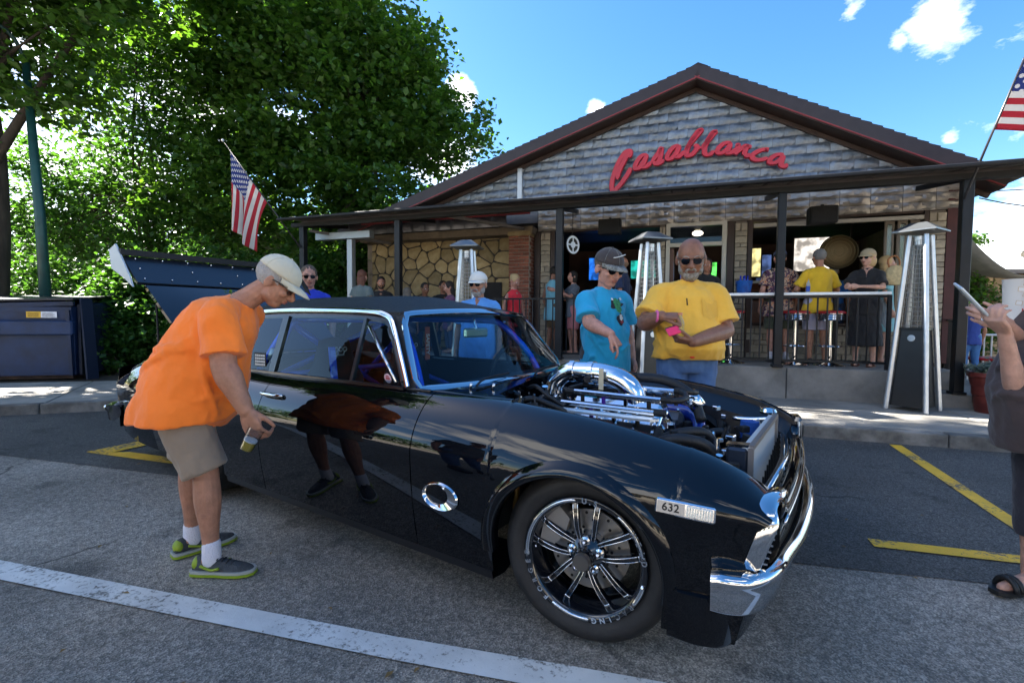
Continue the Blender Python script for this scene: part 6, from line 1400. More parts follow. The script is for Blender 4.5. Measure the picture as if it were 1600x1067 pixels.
# leaning radiator: aluminium core with frame
RA, RB, RC, RD = Vector((.490, -.26, .42)), Vector((.490, -.26, .700)), Vector((.530, .42, .722)), Vector((.530, .42, .42))
nr = (RC-RB).cross(RA-RB).normalized()
if nr.dot(Vector((1, 0, 0))) < 0: nr = -nr
mb = MB(); q = [RA, RB, RC, RD]; mb.add([tuple(p) for p in q]+[tuple(p-nr*.03) for p in q], [(0, 1, 2, 3), (7, 6, 5, 4), (0, 4, 5, 1), (1, 5, 6, 2), (2, 6, 7, 3), (3, 7, 4, 0)]); rd = part('radiator', mb, mat('radiator_core', (.50, .50, .48), .6), K)
for a, b in ((RA, RB), (RB, RC), (RC, RD), (RD, RA)): part('radiator_frame', MB().bar(a+nr*.004, b+nr*.004, .020, .020, up=tuple(nr)), mat('frame_aluminium', (.30, .27, .25), .35, metal=.6), K, sub_of=rd)
part('radiator_tank', MB().box(.40, .485, -.27, -.20, .50, .695, ch=.012), mat('tank_dark', (.03, .04, .06), .3, metal=.4), K, sub_of=rd); part('tank_edge', MB().bar((.40, -.235, .70), (.488, -.235, .704), .05, .010), M_pol, K, sub_of=rd)
mb = MB()
for i in range(30): t = (i+.5)/30; mb.bar(RA.lerp(RB, t)+nr*.002, RD.lerp(RC, t)+nr*.002, .003, .003)
part('radiator_fin', mb, mat('fin_grey', (.55, .55, .53), .5), K, sub_of=rd)
part('bay_brace', MB().tube([(.326, .443, .68), (.42, .44, .685), (.512, .436, .70)], .012, 8, sub=3), M_pol, K, True)
part('bay_brace', MB().tube([(.44, -.55, .55), (.46, 0, .56), (.44, .55, .55)], .014, 8, sub=4), M_pin, K, True)
# ================================================================ people
def skinmat(name, c):
    return mat(name, c, .46, var=.16, vscale=24, bump=.22, bscale=150, sss=.12, spec=.4)
SK = {'tan': skinmat('skin_tan', (.36, .17, .105)), 'pink': skinmat('skin_pink', (.44, .22, .16)), 'brown': skinmat('skin_weathered', (.25, .115, .07)), 'fair': skinmat('skin_fair', (.48, .27, .20))}
def cloth(name, c, var=.07, rough=.85, **k):
    return mat(name, c, rough, var=var, vscale=5, bump=.8, bscale=17, sheen=.15, **k)
M_shade = mat('sunglass_lens', (.004, .004, .005), .06, coat=1); M_gframe = mat('glasses_frame', (.02, .018, .016), .3)
M_lens = clearmat('clear_spectacle', (.7, .72, .75), 1.5); M_white_eye = mat('eye_white', (.6, .58, .55), .2); M_iris = mat('eye_iris', (.04, .03, .02), .1); M_lip = skinmat('lip', (.30, .10, .08))
def V3(*a): return Vector(a)
def Rz(a): return Matrix.Rotation(rad(a), 3, 'Z')
def Rx(a): return Matrix.Rotation(rad(a), 3, 'X')
def frame_from(fwd, up):
    """head frame: local -Y is the face direction, Z up"""
    y = -fwd.normalized(); x = y.cross(up).normalized()
    x = up.cross(y).normalized()*-1 if False else (y.cross(up)).normalized(); z = x.cross(y).normalized(); return Matrix((x, y, z)).transposed()
def head_prims(mb, c, R, s=1.0, jaw=1.0, nose=1.0):
    """c: centre of the skull; R: rotation matrix; about .235 tall at s = 1"""
    def E(p, r, rr=None): mb.ell(c+R@(Vector(p)*s), [q*s for q in r], R if rr is None else R@rr, 20, 12)
    E((0, .008, .028), (.077, .096, .090))            # cranium
    E((0, -.030, -.030), (.064, .064, .080))          # face
    E((0, -.045, -.085), (.042*jaw, .040, .030))      # chin
    E((0, -.015, -.070), (.060*jaw, .055, .038))      # jaw
    E((0, -.080, .022), (.052, .016, .012))           # brow
    for q in (-1, 1):
        E((q*.040, -.070, -.022), (.022, .020, .020))     # cheek
        E((q*.080, .008, -.012), (.010, .020, .032), Rz(-q*18))  # ear
    mb.tube([c+R@(Vector(p)*s) for p in ((0, -.084, .018), (0, -.100, -.006), (0, -.112*1, -.026), (0, -.100, -.036))], [.008*s, .010*s*nose, .0145*s*nose, .010*s], 10, sub=3)
    for q in (-1, 1): E((q*.011, -.098, -.030), (.009, .010, .008))
    E((0, -.088, -.052), (.024, .010, .006)); E((0, -.086, -.064), (.021, .010, .007))
def hand_prims(mb, wr, R, side, curl=30, spread=4, size=1.0, thumb=25, curls=None):
    """wr wrist; R: local -Z runs along the fingers, -Y is the palm, x is the thumb side * side"""
    s = size
    def P(p): return wr+R@(Vector(p)*s)
    mb.loft([[P((x*w_, y*h_+oy, z)) for (x, y) in ((-1, -.5), (-.6, -1), (0, -1.05), (.6, -1), (1, -.5), (1, .5), (.6, 1), (0, 1.05), (-.6, 1), (-1, .5))] for (z, w_, h_, oy) in ((.02, .024, .018, 0), (-.005, .027, .017, 0), (-.035, .038, .016, 0), (-.07, .043, .0145, 0), (-.095, .041, .012, 0), (-.102, .036, .008, 0))])
    L = [(.046, .028, .021), (.050, .031, .022), (.047, .029, .021), (.036, .022, .019)]
    for i in range(4):
        x = side*(.030-.0195*i); a = rad(-side*(1.5-i)*spread*-1); cu = rad((curls[i] if curls else curl))
        p = Vector((x, 0, -.092+.004*abs(i-1))); d = Vector((math.sin(a)*1, 0, -1)).normalized(); pts = [p+Vector((0, 0, .03)), p]; ang = 0
        for j, l in enumerate(L[i]):
            ang += cu*(1.0, 1.25, .8)[j]; dd = Vector((d.x*math.cos(ang), -math.sin(ang), -math.cos(ang))); p = p+dd*l; pts.append(p)
        r0 = .0092 if i < 3 else .008
        mb.tube([P(q) for q in pts], [r0*s, r0*1.05*s, r0*s, r0*.92*s, r0*.72*s], 8, sub=2)
        mb.ell(P(pts[-1]), r0*.78*s, n=8, m=6)
    t = rad(thumb); b = Vector((side*.022, -.006, -.020)); q1 = b+Vector((side*math.sin(t)*.042, -.014, -math.cos(t)*.042)); q2 = q1+Vector((side*math.sin(t*.7)*.032, -.014, -math.cos(t*.7)*.032)); q3 = q2+Vector((side*math.sin(t*.3)*.024, -.010, -math.cos(t*.3)*.024))
    mb.tube([P(b), P(q1), P(q2), P(q3)], [.015*s, .0125*s, .0105*s, .0078*s], 8, sub=2); mb.ell(P(q3), .0085*s, n=8, m=6)
def hand_R(d, palm):
    """d: direction of the fingers; palm: direction the palm faces"""
    z = -d.normalized(); y = -(palm-d.normalized()*palm.dot(d.normalized())).normalized(); x = y.cross(z); return Matrix((x, y, z)).transposed()
def person(label, frame, loc, rot=0, H=1.76, girth=1.0, belly=0.0, lean=0, skin='tan', head=(0, 0), hs=1.0, armR=None, armL=None, legs=None, sleeve='short', top=None, bottom=('trousers', None), shoes=None, socks=None,
           hair=None, hair_style='short', beard=None, hat=None, glasses=None, detail=2, group=None, female=False, sit=False, handR={}, handL={}, shirt_len=0, back=0, extras=None, name='person', neck_fwd=0, tie=None, arm_r=1.0, tuck=False, jaw=1.0):
    """person space: faces -Y, x to the viewer's right when facing the camera. armR is the arm at -x, armL at +x: (elbow, wrist) points"""
    s = H/1.76; vox = (.0048, .0075, .011)[2-detail]; cvox = (.009, .012, .016)[2-detail]
    o = bpy.data.objects.new(name, None); COL.objects.link(o); o.empty_display_size = .1; o['label'] = label; o['category'] = 'person'
    if group: o['group'] = group
    o.location = frame[0] @ Vector(loc); o.rotation_euler = (0, 0, frame[1]+rad(rot))
    def ch(nm, me, m, smooth=True):
        if not me.materials: me.materials.append(m)
        c = bpy.data.objects.new(nm, me); COL.objects.link(c); c.parent = o; return c
    def chmb(nm, mb, m, smooth=True, auto=None): return ch(nm, mb.mesh(nm, smooth, (0, 0, 0), auto), m)
    # joints; the trunk bends forward at the hip by lean degrees
    hipz = .93*s if not sit else sit
    L = Matrix.Rotation(rad(lean), 3, 'X'); hip = V3(0, 0, hipz)
    def T_(x, y, z): return hip+L@(V3(x, y, z)*s)        # trunk space: z above hip
    sw = (.185 if not female else .160)*(.6+.4*girth)
    neck0, neck1 = T_(0, .015, .50), T_(0, .0-neck_fwd*.5, .60); hc = T_(0, -.02-neck_fwd, .695)
    sh = {-1: T_(-sw*.96, .0, .440), 1: T_(sw*.96, .0, .440)}
    arms = {-1: armR or (V3(-sw-.06, .03, hipz/s+.20)*s, V3(-sw-.06, -.06, hipz/s-.06)*s), 1: armL or (V3(sw+.06, .03, hipz/s+.20)*s, V3(sw+.06, -.06, hipz/s-.06)*s)}
    arms = {k: (Vector(v[0]), Vector(v[1])) for k, v in arms.items()}
    hw_ = .095*(.7+.3*girth)
    legs = legs or {-1: (V3(-.10, -.01, .50)*s, V3(-.11, .03, .09)*s, 8), 1: (V3(.10, -.02, .50)*s, V3(.11, .02, .09)*s, -8)}
    hipj = {-1: V3(-hw_, 0, hipz/s)*s, 1: V3(hw_, 0, hipz/s)*s}
    hy, hp = head; HR = Matrix.Rotation(rad(hy), 3, 'Z')@Matrix.Rotation(rad(hp), 3, 'X'); HS = hs*s*1.0
    # ---- body: one continuous skin
    mb = MB(); head_prims(mb, hc, HR, HS, jaw)
    mb.limb([neck0-L@V3(0, 0, .05), neck0, neck1.lerp(neck0, .3), hc+HR@V3(0, .02, -.05)*HS], [.066*s*(.85+.15*girth), .060*s*(.85+.15*girth), .055*s, .052*s])
    ar = arm_r*s*(.8 if female else 1.0)
    for k in (-1, 1):
        el, wr = arms[k]
        mb.limb([sh[k].lerp(el, .05), sh[k].lerp(el, .35), sh[k].lerp(el, .8), el], [.036*ar, .046*ar, .041*ar, .040*ar])
        mb.limb([el, el.lerp(wr, .25), el.lerp(wr, .7), wr], [.040*ar, .043*ar, .032*ar, .0255*ar])
        kw = dict(handR if k < 0 else handL); fd = kw.pop('dir', (wr-el).normalized()+V3(0, 0, 0)); pm = kw.pop('palm', V3(-k, 0, 0))
        hand_prims(mb, wr, hand_R(Vector(fd), Vector(pm)), kw.pop('side', 1 if (hand_R(Vector(fd), Vector(pm))@V3(1, 0, 0)).dot(kw.pop('thumb_to', V3(0, -1, 0))) > 0 else -1), size=1.06*s*(.90 if female else 1), **kw)
        kn, an, toe = legs[k]; hj = hipj[k]; g = .7+.3*girth
        mb.limb([hj, hj.lerp(kn, .5), kn], [.085*s*g, .072*s*g, .054*s*g]); mb.limb([kn, kn.lerp(an, .3), kn.lerp(an, .75), an], [.052*s*g, .056*s*g, .038*s, .034*s])
        fd_ = Rz(toe)@V3(0, -1, 0); mb.limb([an+V3(0, 0, -.03)*s-fd_*.02*s, an+V3(0, 0, -.05)*s+fd_*.06*s, an+V3(0, 0, -.065)*s+fd_*.15*s], [.034*s, (.034 if not shoes or shoes[0] == 'sandal' else .022)*s, (.022 if not shoes or shoes[0] == 'sandal' else .014)*s])
    mb.limb([hip, T_(0, 0, .2), T_(0, 0, .42)], [.10*s, .10*s, .10*s])
    ch('body', fuse(mb, vox, 2 if detail else 1), SK[skin])
    # ---- shirt / dress
    G = girth
    def ring(z, rx, ry, oy=0, n=20): return [T_(rx*math.cos(a)*(1), oy+ry*math.sin(a), z) for a in np.linspace(0, 2*PI, n, endpoint=False)]
    if top:
        mb = MB(); zl = -.16-shirt_len if not tuck else -.02
        b_ = belly; fx_ = .9 if female else 1
        rows = [(zl, .188*G*fx_+.028, .146*G+.6*b_*(0 if tuck else 1), -.3*b_), (-.08, .186*G*fx_+.018, .142*G+.75*b_, -.5*b_), (.06, (.165 if female else .175)*G*fx_+.35*b_, .122*G+.85*b_, -.75*b_), (.20, (.150 if female else .172)*G*fx_+.25*b_, .118*G+.55*b_, -.45*b_), (.32, .172*G*.97*fx_, .122*G+.12*b_, -.1*b_), (.42, sw*1.0, .112*G, 0), (.465, sw*.88, .092*G, .006), (.500, sw*.66, .076, .010), (.528, sw*.42, .062, .014), (.548, .068, .058, .014)]
        if tuck: rows = rows[:1]+rows[2:]
        if back: rows = [(z, rx, ry+back*.5*w_, oy+back*.55*w_) for (z, rx, ry, oy), w_ in zip(rows, (.2, .4, .7, 1, 1, .8, .45, .15, 0))]
        if lean > 15 and not tuck: rows = [(-.05, .19*G, .14*G+.6*b_, -.4*b_)]+rows[2:]; mb.loft([[hip+V3(rx*math.cos(a), ry*math.sin(a)+oy, z)*s for a in np.linspace(0, 2*PI, 24, endpoint=False)] for z, rx, ry, oy in ((-.125-shirt_len, .205*G+.02, .165*G+.03, .0), (-.05, .20*G+.015, .165*G+.03, -.01), (.06, .185*G, .15*G, -.02))])
        mb.loft([ring(z, rx, ry, oy) for z, rx, ry, oy in rows])
        if detail == 2:
            rf = random.Random(int(H*1000+girth*70)); Zs = [r[0] for r in rows]
            def surf(th, z, o_=0):
                rx = np.interp(z, Zs, [r[1] for r in rows]); ry = np.interp(z, Zs, [r[2] for r in rows]); oy = np.interp(z, Zs, [r[3] for r in rows]); return T_((rx+o_)*math.cos(th), oy+(ry+o_)*math.sin(th), z)
            for k in (0, PI):
                for j in range(6):
                    th0 = k+rf.uniform(-.25, .25); sgn = rf.choice((-1, 1)); th1 = th0+sgn*rf.uniform(.5, 1.5); z0, z1 = rf.uniform(.27, .36), rf.uniform(.06 if tuck else -.05, .22)
                    mb.tube([surf(th0+(th1-th0)*t**1.3, z0+(z1-z0)*t, .003*math.sin(PI*t)) for t in np.linspace(0, 1, 9)], [.004+.013*math.sin(PI*t)**.7 for t in np.linspace(0, 1, 9)], 8)
            for j in range(5):
                th0 = rf.uniform(0, 2*PI); z0 = rf.uniform(-.08, .08)+(.13 if tuck else 0); L_ = rf.uniform(.4, .8)
                mb.tube([surf(th0+L_*t, z0+.05*math.sin(t*2.5), .002) for t in np.linspace(0, 1, 7)], [.003+.011*math.sin(PI*t)**.7 for t in np.linspace(0, 1, 7)], 8)
        if sleeve != 'none':
            for k in (-1, 1):
                el, wr = arms[k]; e0 = sh[k]+(neck0-sh[k])*.25; t_ = {'short': .78, 'cap': .5, 'long': 1}[sleeve]; q = sh[k].lerp(el, t_); dn = (el-sh[k]).normalized()
                am_ = .25+.75*arm_r; mb.limb([neck0+L@V3(k*.03, .0, -.01)*s, neck0.lerp(sh[k], .5)+L@V3(0, 0, .012)*s, sh[k]+L@V3(0, 0, .01)*s], [.050*s, .052*s, .056*s]); mb.limb([e0, sh[k], sh[k].lerp(el, t_*.5)], [.058*s*am_, .066*s*am_, .066*s*am_]); mb.tube([sh[k].lerp(el, t_*.35), sh[k].lerp(el, t_*.7), q], [.064*s*am_, .070*s*am_, .080*s*am_], 18)
                if sleeve == 'long': mb.limb([el, el.lerp(wr, .9)], [.055*s, .040*s])
        me = fuse(mb, cvox, 3, disp=((.015, .014, .012)[2-detail], 9, 9, 6)); sho = ch(top[0], me, top[1]); 
    # ---- trousers / shorts / skirt
    if bottom and bottom[0]:
        mb = MB(); kind, m_ = bottom; cutt = {'trousers': 1.0, 'shorts': .0, 'capris': .55, 'skirt': .2}[kind]; g = .7+.3*G
        for k in (-1, 1):
            kn, an, toe = legs[k]; hj = hipj[k]
            mb.limb([hj+V3(0, 0, .02), hj.lerp(kn, .5)], [.108*s*g, .098*s*g])
            if kind == 'shorts': mb.tube([hj.lerp(kn, .1), hj.lerp(kn, .6), hj.lerp(kn, 1.0)+V3(0, 0, .02)], [.104*s*g, .098*s*g, .095*s*g], 18)
            else:
                mb.tube([hj.lerp(kn, .3), kn, kn.lerp(an, cutt*.5), kn.lerp(an, cutt)], [.098*s*g, .075*s*g, .068*s*g, .062*s*g], 18)
        mb.loft([[hip+V3((rx)*math.cos(a), ry*math.sin(a), z)*s for a in np.linspace(0, 2*PI, 20, endpoint=False)] for z, rx, ry in ((-.12, .15*G, .105*G), (-.05, .172*G, .118*G), (.04, .165*G, .118*G), (.10, .160*G, .112*G))])
        if kind == 'skirt' or kind == 'dress':
            mb.loft([[hip+V3(rx*math.cos(a), ry*math.sin(a), z)*s for a in np.linspace(0, 2*PI, 20, endpoint=False)] for z, rx, ry in ((-.62, .23, .19), (-.3, .20, .15), (0, .165*G, .12*G), (.08, .15*G, .11*G))])
        me = fuse(mb, cvox, 3, disp=(.014, 8, 8, 6)); ch(kind if kind != 'skirt' else 'dress_skirt', me, m_)
    # ---- socks and shoes
    for k in (-1, 1):
        kn, an, toe = legs[k]; fd_ = Rz(toe)@V3(0, -1, 0); side_ = Rz(toe)@V3(1, 0, 0)
        if socks: chmb('sock', MB().limb([an+V3(0, 0, .05)*s, an+V3(0, 0, -.03)*s], [.040*s, .042*s]), socks, True)
        if shoes:
            gz_ = an.z-.09*s; rings = []
            if shoes[0] == 'sandal':
                mb = MB(); prof = [(-.06, .03), (-.03, .036), (.04, .036), (.11, .045), (.17, .042), (.20, .022)]
                mb.loft([[an*1+V3(0, 0, -an.z+gz_)+fd_*(t*s)+side_*(w_*q*s)+V3(0, 0, h_) for q, h_ in ((-1, .0), (1, .0), (1, .018), (-1, .018))] for t, w_ in prof]); so_ = chmb('sandal_sole', mb, shoes[1], False)
                mb = MB()
                for t, w_ in ((.10, .046), (.13, .046)): mb.tube([an+V3(0, 0, -an.z+gz_)+fd_*(t*s)+side_*(w_*math.cos(a)*s)+V3(0, 0, .015+.055*math.sin(a)*s) for a in np.linspace(0, PI, 9)], .012*s, 8)
                chmb('sandal_strap', mb, shoes[1]); continue
            for (t, w_, h_) in ((-.085, .020, .055), (-.078, .034, .085), (-.04, .040, .095), (.02, .041, .080), (.08, .047, .062), (.14, .048, .050), (.18, .036, .042), (.200, .016, .032)):
                c = V3(an.x, an.y, gz_)+fd_*(t*s); rings.append([c+side_*(w_*q*s)+V3(0, 0, z*s) for q, z in ((-1, .022), (-.96, h_*.5), (-.62, h_*.92), (0, h_), (.62, h_*.92), (.96, h_*.5), (1, .022))])
            mb = MB(); mb.loft(rings); me = mb.mesh('shoe', True); sh_ = ch('shoe', me, shoes[1]); sb = sh_.modifiers.new('s', 'SUBSURF'); sb.levels = 1; sb.render_levels = 2
            mb = MB(); mb.loft([[V3(an.x, an.y, gz_)+fd_*(t*s)+side_*(w_*q*s)+V3(0, 0, z*s) for q, z in ((-1, .002), (1, .002), (1.04, .026), (-1.04, .026))] for (t, w_) in ((-.092, .024), (-.08, .038), (-.03, .044), (.03, .043), (.09, .050), (.145, .050), (.185, .038), (.207, .018))]); so_ = chmb('shoe_sole', mb, shoes[2] if len(shoes) > 2 else M_matb, True, 50)
            if len(shoes) > 3: chmb('outsole', MB().loft([[V3(an.x, an.y, gz_)+fd_*(t*s)+side_*(w_*q*s)+V3(0, 0, z*s) for q, z in ((-1, .0), (1, .0), (1.03, .013), (-1.03, .013))] for (t, w_) in ((-.094, .026), (-.08, .040), (-.03, .0455), (.03, .0445), (.09, .0515), (.145, .0515), (.185, .0395), (.209, .019))]), shoes[4], True, 50)
            if len(shoes) > 3: # laces, side flash and heel
                c = V3(an.x, an.y, gz_)
                mb = MB()
                for i in range(5): t = .015+.022*i; mb.tube([c+fd_*(t*s)-side_*.022*s+V3(0, 0, (.080-.007*i)*s), c+fd_*(t*s)+V3(0, 0, (.088-.0085*i)*s), c+fd_*(t*s)+side_*.022*s+V3(0, 0, (.080-.007*i)*s)], .0032, 6)
                chmb('shoe_lace', mb, shoes[3])
                for q in (-1, 1): chmb('shoe_flash', MB().tube([c-fd_*.03*s+side_*(q*.0435*s)+V3(0, 0, .055*s), c+fd_*.02*s+side_*(q*.0445*s)+V3(0, 0, .036*s), c+fd_*.06*s+side_*(q*.047*s)+V3(0, 0, .045*s)], .006, 6, sub=3), shoes[4])
                mb = MB(); mb.ell(c-fd_*.062*s+V3(0, 0, .050*s), (.037*s, .026*s, .034*s), Rz(toe)); chmb('shoe_heel', mb, shoes[4])
    # ---- hair, beard, hat, glasses
    def Hp(x, y, z): return hc+HR@(V3(x, y, z)*HS)
    if hair:
        mb = MB()
        def E(p, r): mb.ell(Hp(*p), [q*HS for q in r], HR, 20, 12)
        if hair_style == 'short': E((0, .018, .034), (.083, .098, .093)); cut = [(Hp(0, -.052, .055), HR@V3(0, -1, -.35)), (Hp(0, 0, -.055), HR@V3(0, 0, -1))]
        elif hair_style == 'fringe': E((0, .022, .012), (.083, .096, .072)); cut = [(Hp(0, .0, -.06), HR@V3(0, 0, -1)), (Hp(0, -.012, 0), HR@V3(0, -1, 0)), (Hp(0, 0, .050), HR@V3(0, .35, 1))]
        elif hair_style == 'long':
            E((0, .014, .034), (.088, .102, .096)); E((0, .045, -.07), (.092, .062, .12)); E((0, .05, -.14), (.082, .045, .09)); cut = [(Hp(0, -.055, 0), HR@V3(0, -1, -.15))]
        elif hair_style == 'bob':
            E((0, .016, .034), (.088, .102, .095)); E((0, .030, -.05), (.094, .072, .10)); cut = [(Hp(0, -.050, .0), HR@V3(0, -1, -.12)), (Hp(0, 0, -.16), HR@V3(0, 0, -1))]
        elif hair_style == 'bun': E((0, .016, .034), (.083, .099, .092)); E((0, .10, .05), (.038, .035, .038)); cut = [(Hp(0, -.055, .03), HR@V3(0, -1, -.25))]
        me = fuse(mb, .006 if detail else .01, 1, disp=(.006, 40, 40, 20)); bm = bmesh.new(); bm.from_mesh(me)
        for pc, pn in cut: bmesh.ops.bisect_plane(bm, geom=bm.verts[:]+bm.edges[:]+bm.faces[:], plane_co=pc, plane_no=pn, clear_outer=True)
        bm.to_mesh(me); bm.free(); c = ch('hair', me, hair); c.modifiers.new('s', 'SOLIDIFY').thickness = .006
    if beard:
        mb = MB(); mb.ell(Hp(0, -.048, -.088), [q*HS for q in (.047, .043, .040)], HR); 
        for q in (-1, 1): mb.ell(Hp(q*.052, -.020, -.062), [r*HS for r in (.019, .044, .034)], HR); mb.ell(Hp(q*.066, .0, -.02), [r*HS for r in (.009, .018, .035)], HR)
        mb.tube([Hp(-.030, -.082, -.062), Hp(-.016, -.098, -.046), Hp(0, -.102, -.043), Hp(.016, -.098, -.046), Hp(.030, -.082, -.062)], .0075*HS, 8, sub=3)
        ch('beard', fuse(mb, .005, 1, disp=(.007, 60, 60, 50)), beard)
    if glasses:
        kind = glasses; m_ = M_shade if kind == 'sun' else M_lens
        gl = None
        for q in (-1, 1):
            mb = MB(); R_ = [(x*q, -.094+abs(x)*.22 if True else 0, z) for x, z in ((.008, .018), (.020, .021), (.045, .020), (.058, .012), (.056, -.006), (.046, -.016), (.026, -.017), (.012, -.008))]
            mb.loft([[Hp(*p) for p in R_], [Hp(p[0], p[1]-.004, p[2]) for p in R_]]); gl = chmb('glasses_lens', mb, m_, False)
            if kind != 'sun': chmb('glasses_rim', MB().tube([Hp(p[0], p[1]-.002, p[2]) for p in R_], .0018*HS, 6, closed=True), M_gframe)
            chmb('glasses_temple', MB().tube([Hp(q*.060, -.080, .014), Hp(q*.078, -.04, .012), Hp(q*.084, .012, .004)], .0026*HS, 6), M_gframe)
        chmb('glasses_bridge', MB().tube([Hp(-.010, -.095, .014), Hp(0, -.099, .017), Hp(.010, -.095, .014)], .0025*HS, 6), M_gframe)
    else:
        for q in (-1, 1): chmb('eye', MB().ell(Hp(q*.030, -.078, .003), .0115*HS, n=12, m=8), M_white_eye); chmb('iris', MB().ell(Hp(q*.030, -.087, .002), .0048*HS, n=10, m=6), M_iris)
    if detail:
        lm = M_lip if skin != 'brown' else mat('lip_dark', (.17, .06, .045), .5)
        mb = MB(); mb.tube([Hp(-.022, -.0935, -.0555), Hp(-.008, -.0990, -.0535), Hp(.008, -.0990, -.0535), Hp(.022, -.0935, -.0555)], [.002*HS, .0038*HS, .0038*HS, .002*HS], 8, sub=3); mb.tube([Hp(-.019, -.0925, -.062), Hp(0, -.0975, -.0645), Hp(.019, -.0925, -.062)], [.002*HS, .0046*HS, .002*HS], 8, sub=3); chmb('lips', mb, lm)
        if hair:
            for q in (-1, 1): chmb('eyebrow', MB().tube([Hp(q*.014, -.0965, .026), Hp(q*.032, -.0945, .033), Hp(q*.050, -.083, .027)], [.003*HS, .0038*HS, .002*HS], 6, sub=3), hair)
    if hat:
        m_ = hat[1]; mb = MB()
        if hat[0] == 'cap':
            mb.ell(Hp(0, .010, .040), [q*HS for q in (.090, .108, .090)], HR, 24, 12, zmin=.0); cp = chmb('cap', mb, m_)
            mb = MB(); rings = []; 
            for t in np.linspace(-1, 1, 15):
                a = t*1.15; x = .086*math.sin(a); y0 = .010-.106*math.cos(a); ln = .078*math.cos(t*PI/2)**.7; rings.append([Hp(x, y0+.012, .046), Hp(x*1.02, y0-ln*.6, .040-.010*abs(t)), Hp(x*.96, y0-ln, .026-.018*abs(t)**2), Hp(x*.96, y0-ln, .022-.018*abs(t)**2), Hp(x*1.02, y0-ln*.6, .035-.010*abs(t)), Hp(x, y0+.012, .040)])
            mb.loft(rings); chmb('cap_brim', mb, hat[2] if len(hat) > 2 else m_)
            chmb('cap_button', MB().ell(Hp(0, .010, .131), .006*HS, n=8, m=5), m_)
            mb = MB()
            for k in range(6):
                a0 = k*PI/3+PI/6; mb.tube([Hp(.0905*math.cos(a0)*math.cos(e), .010+.1085*math.sin(a0)*math.cos(e), .040+.0905*math.sin(e)) for e in np.linspace(.02, 1.5, 9)], .0014, 5)
            chmb('cap_seam', mb, hat[2] if len(hat) > 2 else m_)
        else:
            mb.ell(Hp(0, .010, .040), [q*HS for q in (.090, .105, .085)], HR, 24, 12, zmin=.0); chmb('hat_crown', mb, m_)
            mb = MB(); mb.loft([[Hp(r*math.cos(a), .010+r*1.1*math.sin(a), z) for a in np.linspace(0, 2*PI, 28, endpoint=False)] for r, z in ((.086, .05), (.12, .040), (.165, .030), (.165, .026), (.12, .035), (.086, .045))]); chmb('hat_brim', mb, m_)
    o['_'] = 0; del o['_']
    info = dict(root=o, hc=hc, HR=HR, HS=HS, ch=ch, chmb=chmb, T_=T_, Hp=Hp, shirt=sho if top else None, arms=arms)
    return info
def decal(info, nm, m, polys, target, axis=V3(0, -1, 0), off=.003, origin_z=None):
    """flat print laid on the garment: polygons in the x,z plane projected onto the cloth"""
    bm = bmesh.new(); bm.from_mesh(target.data); bv = BVHTree.FromBMesh(bm); bm.free(); mb = MB()
    for poly in polys:
        vs = []; c = Vector((sum(p[0] for p in poly)/len(poly), 0, sum(p[1] for p in poly)/len(poly))); R = [[], []]
        for k, f in enumerate((1, .5)):
            for p in poly:
                q = Vector((p[0], 0, p[1])); q = c+(q-c)*f; h = bv.ray_cast(q-axis*-1.2 if False else q+axis*1.2, -axis)
                R[k].append((h[0] if h[0] else q)+axis*off)
        h = bv.ray_cast(c+axis*1.2, -axis); cc = (h[0] if h[0] else c)+axis*off; n = len(poly); b = len(mb.v)
        mb.add(R[0]+R[1]+[cc], [(i, (i+1) % n, n+(i+1) % n, n+i) for i in range(n)]+[(n+i, n+(i+1) % n, 2*n) for i in range(n)])
    return info['chmb'](nm, mb, m, False)
def at_px(px, py, dist): p = ray_point(px, py, dist); return (p.x, p.y, 0)
# ---------------------------------------------------------------- man in orange bending to the car window
orange = cloth('orange_tshirt', (.95, .20, .018), .05); khaki = cloth('khaki_shorts', (.235, .175, .125)); capc = cloth('cream_cap', (.55, .50, .38)); lime = mat('lime_trim', (.22, .30, .015), .5); shoe_g = mat('shoe_grey_mesh', (.05, .055, .06), .75, var=.3, vscale=30, bump=.5, bscale=200)

def Lq(px, py, dist, loc, rot):     # point in the person's own space
    p = ray_point(px, py, dist)-Vector(loc); return Rz(-rot)@p
L1, R1 = (-1.59, 2.30, 0), 102
q = lambda px, py, d: Lq(px, py, d, L1, R1)
P1 = person('heavy man in orange shirt and khaki shorts bending to look in the car window', WORLD, L1, rot=R1, H=1.74, girth=1.18, belly=.075, back=.06, lean=32, skin='tan', head=(0, 38), hs=1.02, neck_fwd=.05, sit=.845,
    armR=(q(350, 574, 2.12), q(384, 640, 2.12)), armL=(V3(.20, -.10, 1.02), V3(.16, -.12, .84)), handR=dict(dir=V3(-.05, -.35, -1), palm=V3(.9, -.2, .3), curls=(38, 34, 30, 30), thumb=35), arm_r=1.35,
    top=('tshirt', orange), bottom=('shorts', khaki), shoes=('trainer', shoe_g, mat('midsole_grey', (.33, .34, .32), .6), M_matb, lime), socks=mat('white_sock', (.62, .60, .66), .9, bump=.5, bscale=150),
    hair=mat('grey_hair', (.36, .34, .32), .8, bump=1, bscale=160), hair_style='short', hat=('cap', capc), glasses='clear', shirt_len=.0, beard=None,
    legs={-1: (V3(-.115, -.13, .47), V3(-.125, -.15, .09), -12), 1: (V3(.105, .02, .48), V3(.12, .03, .09), 38)})
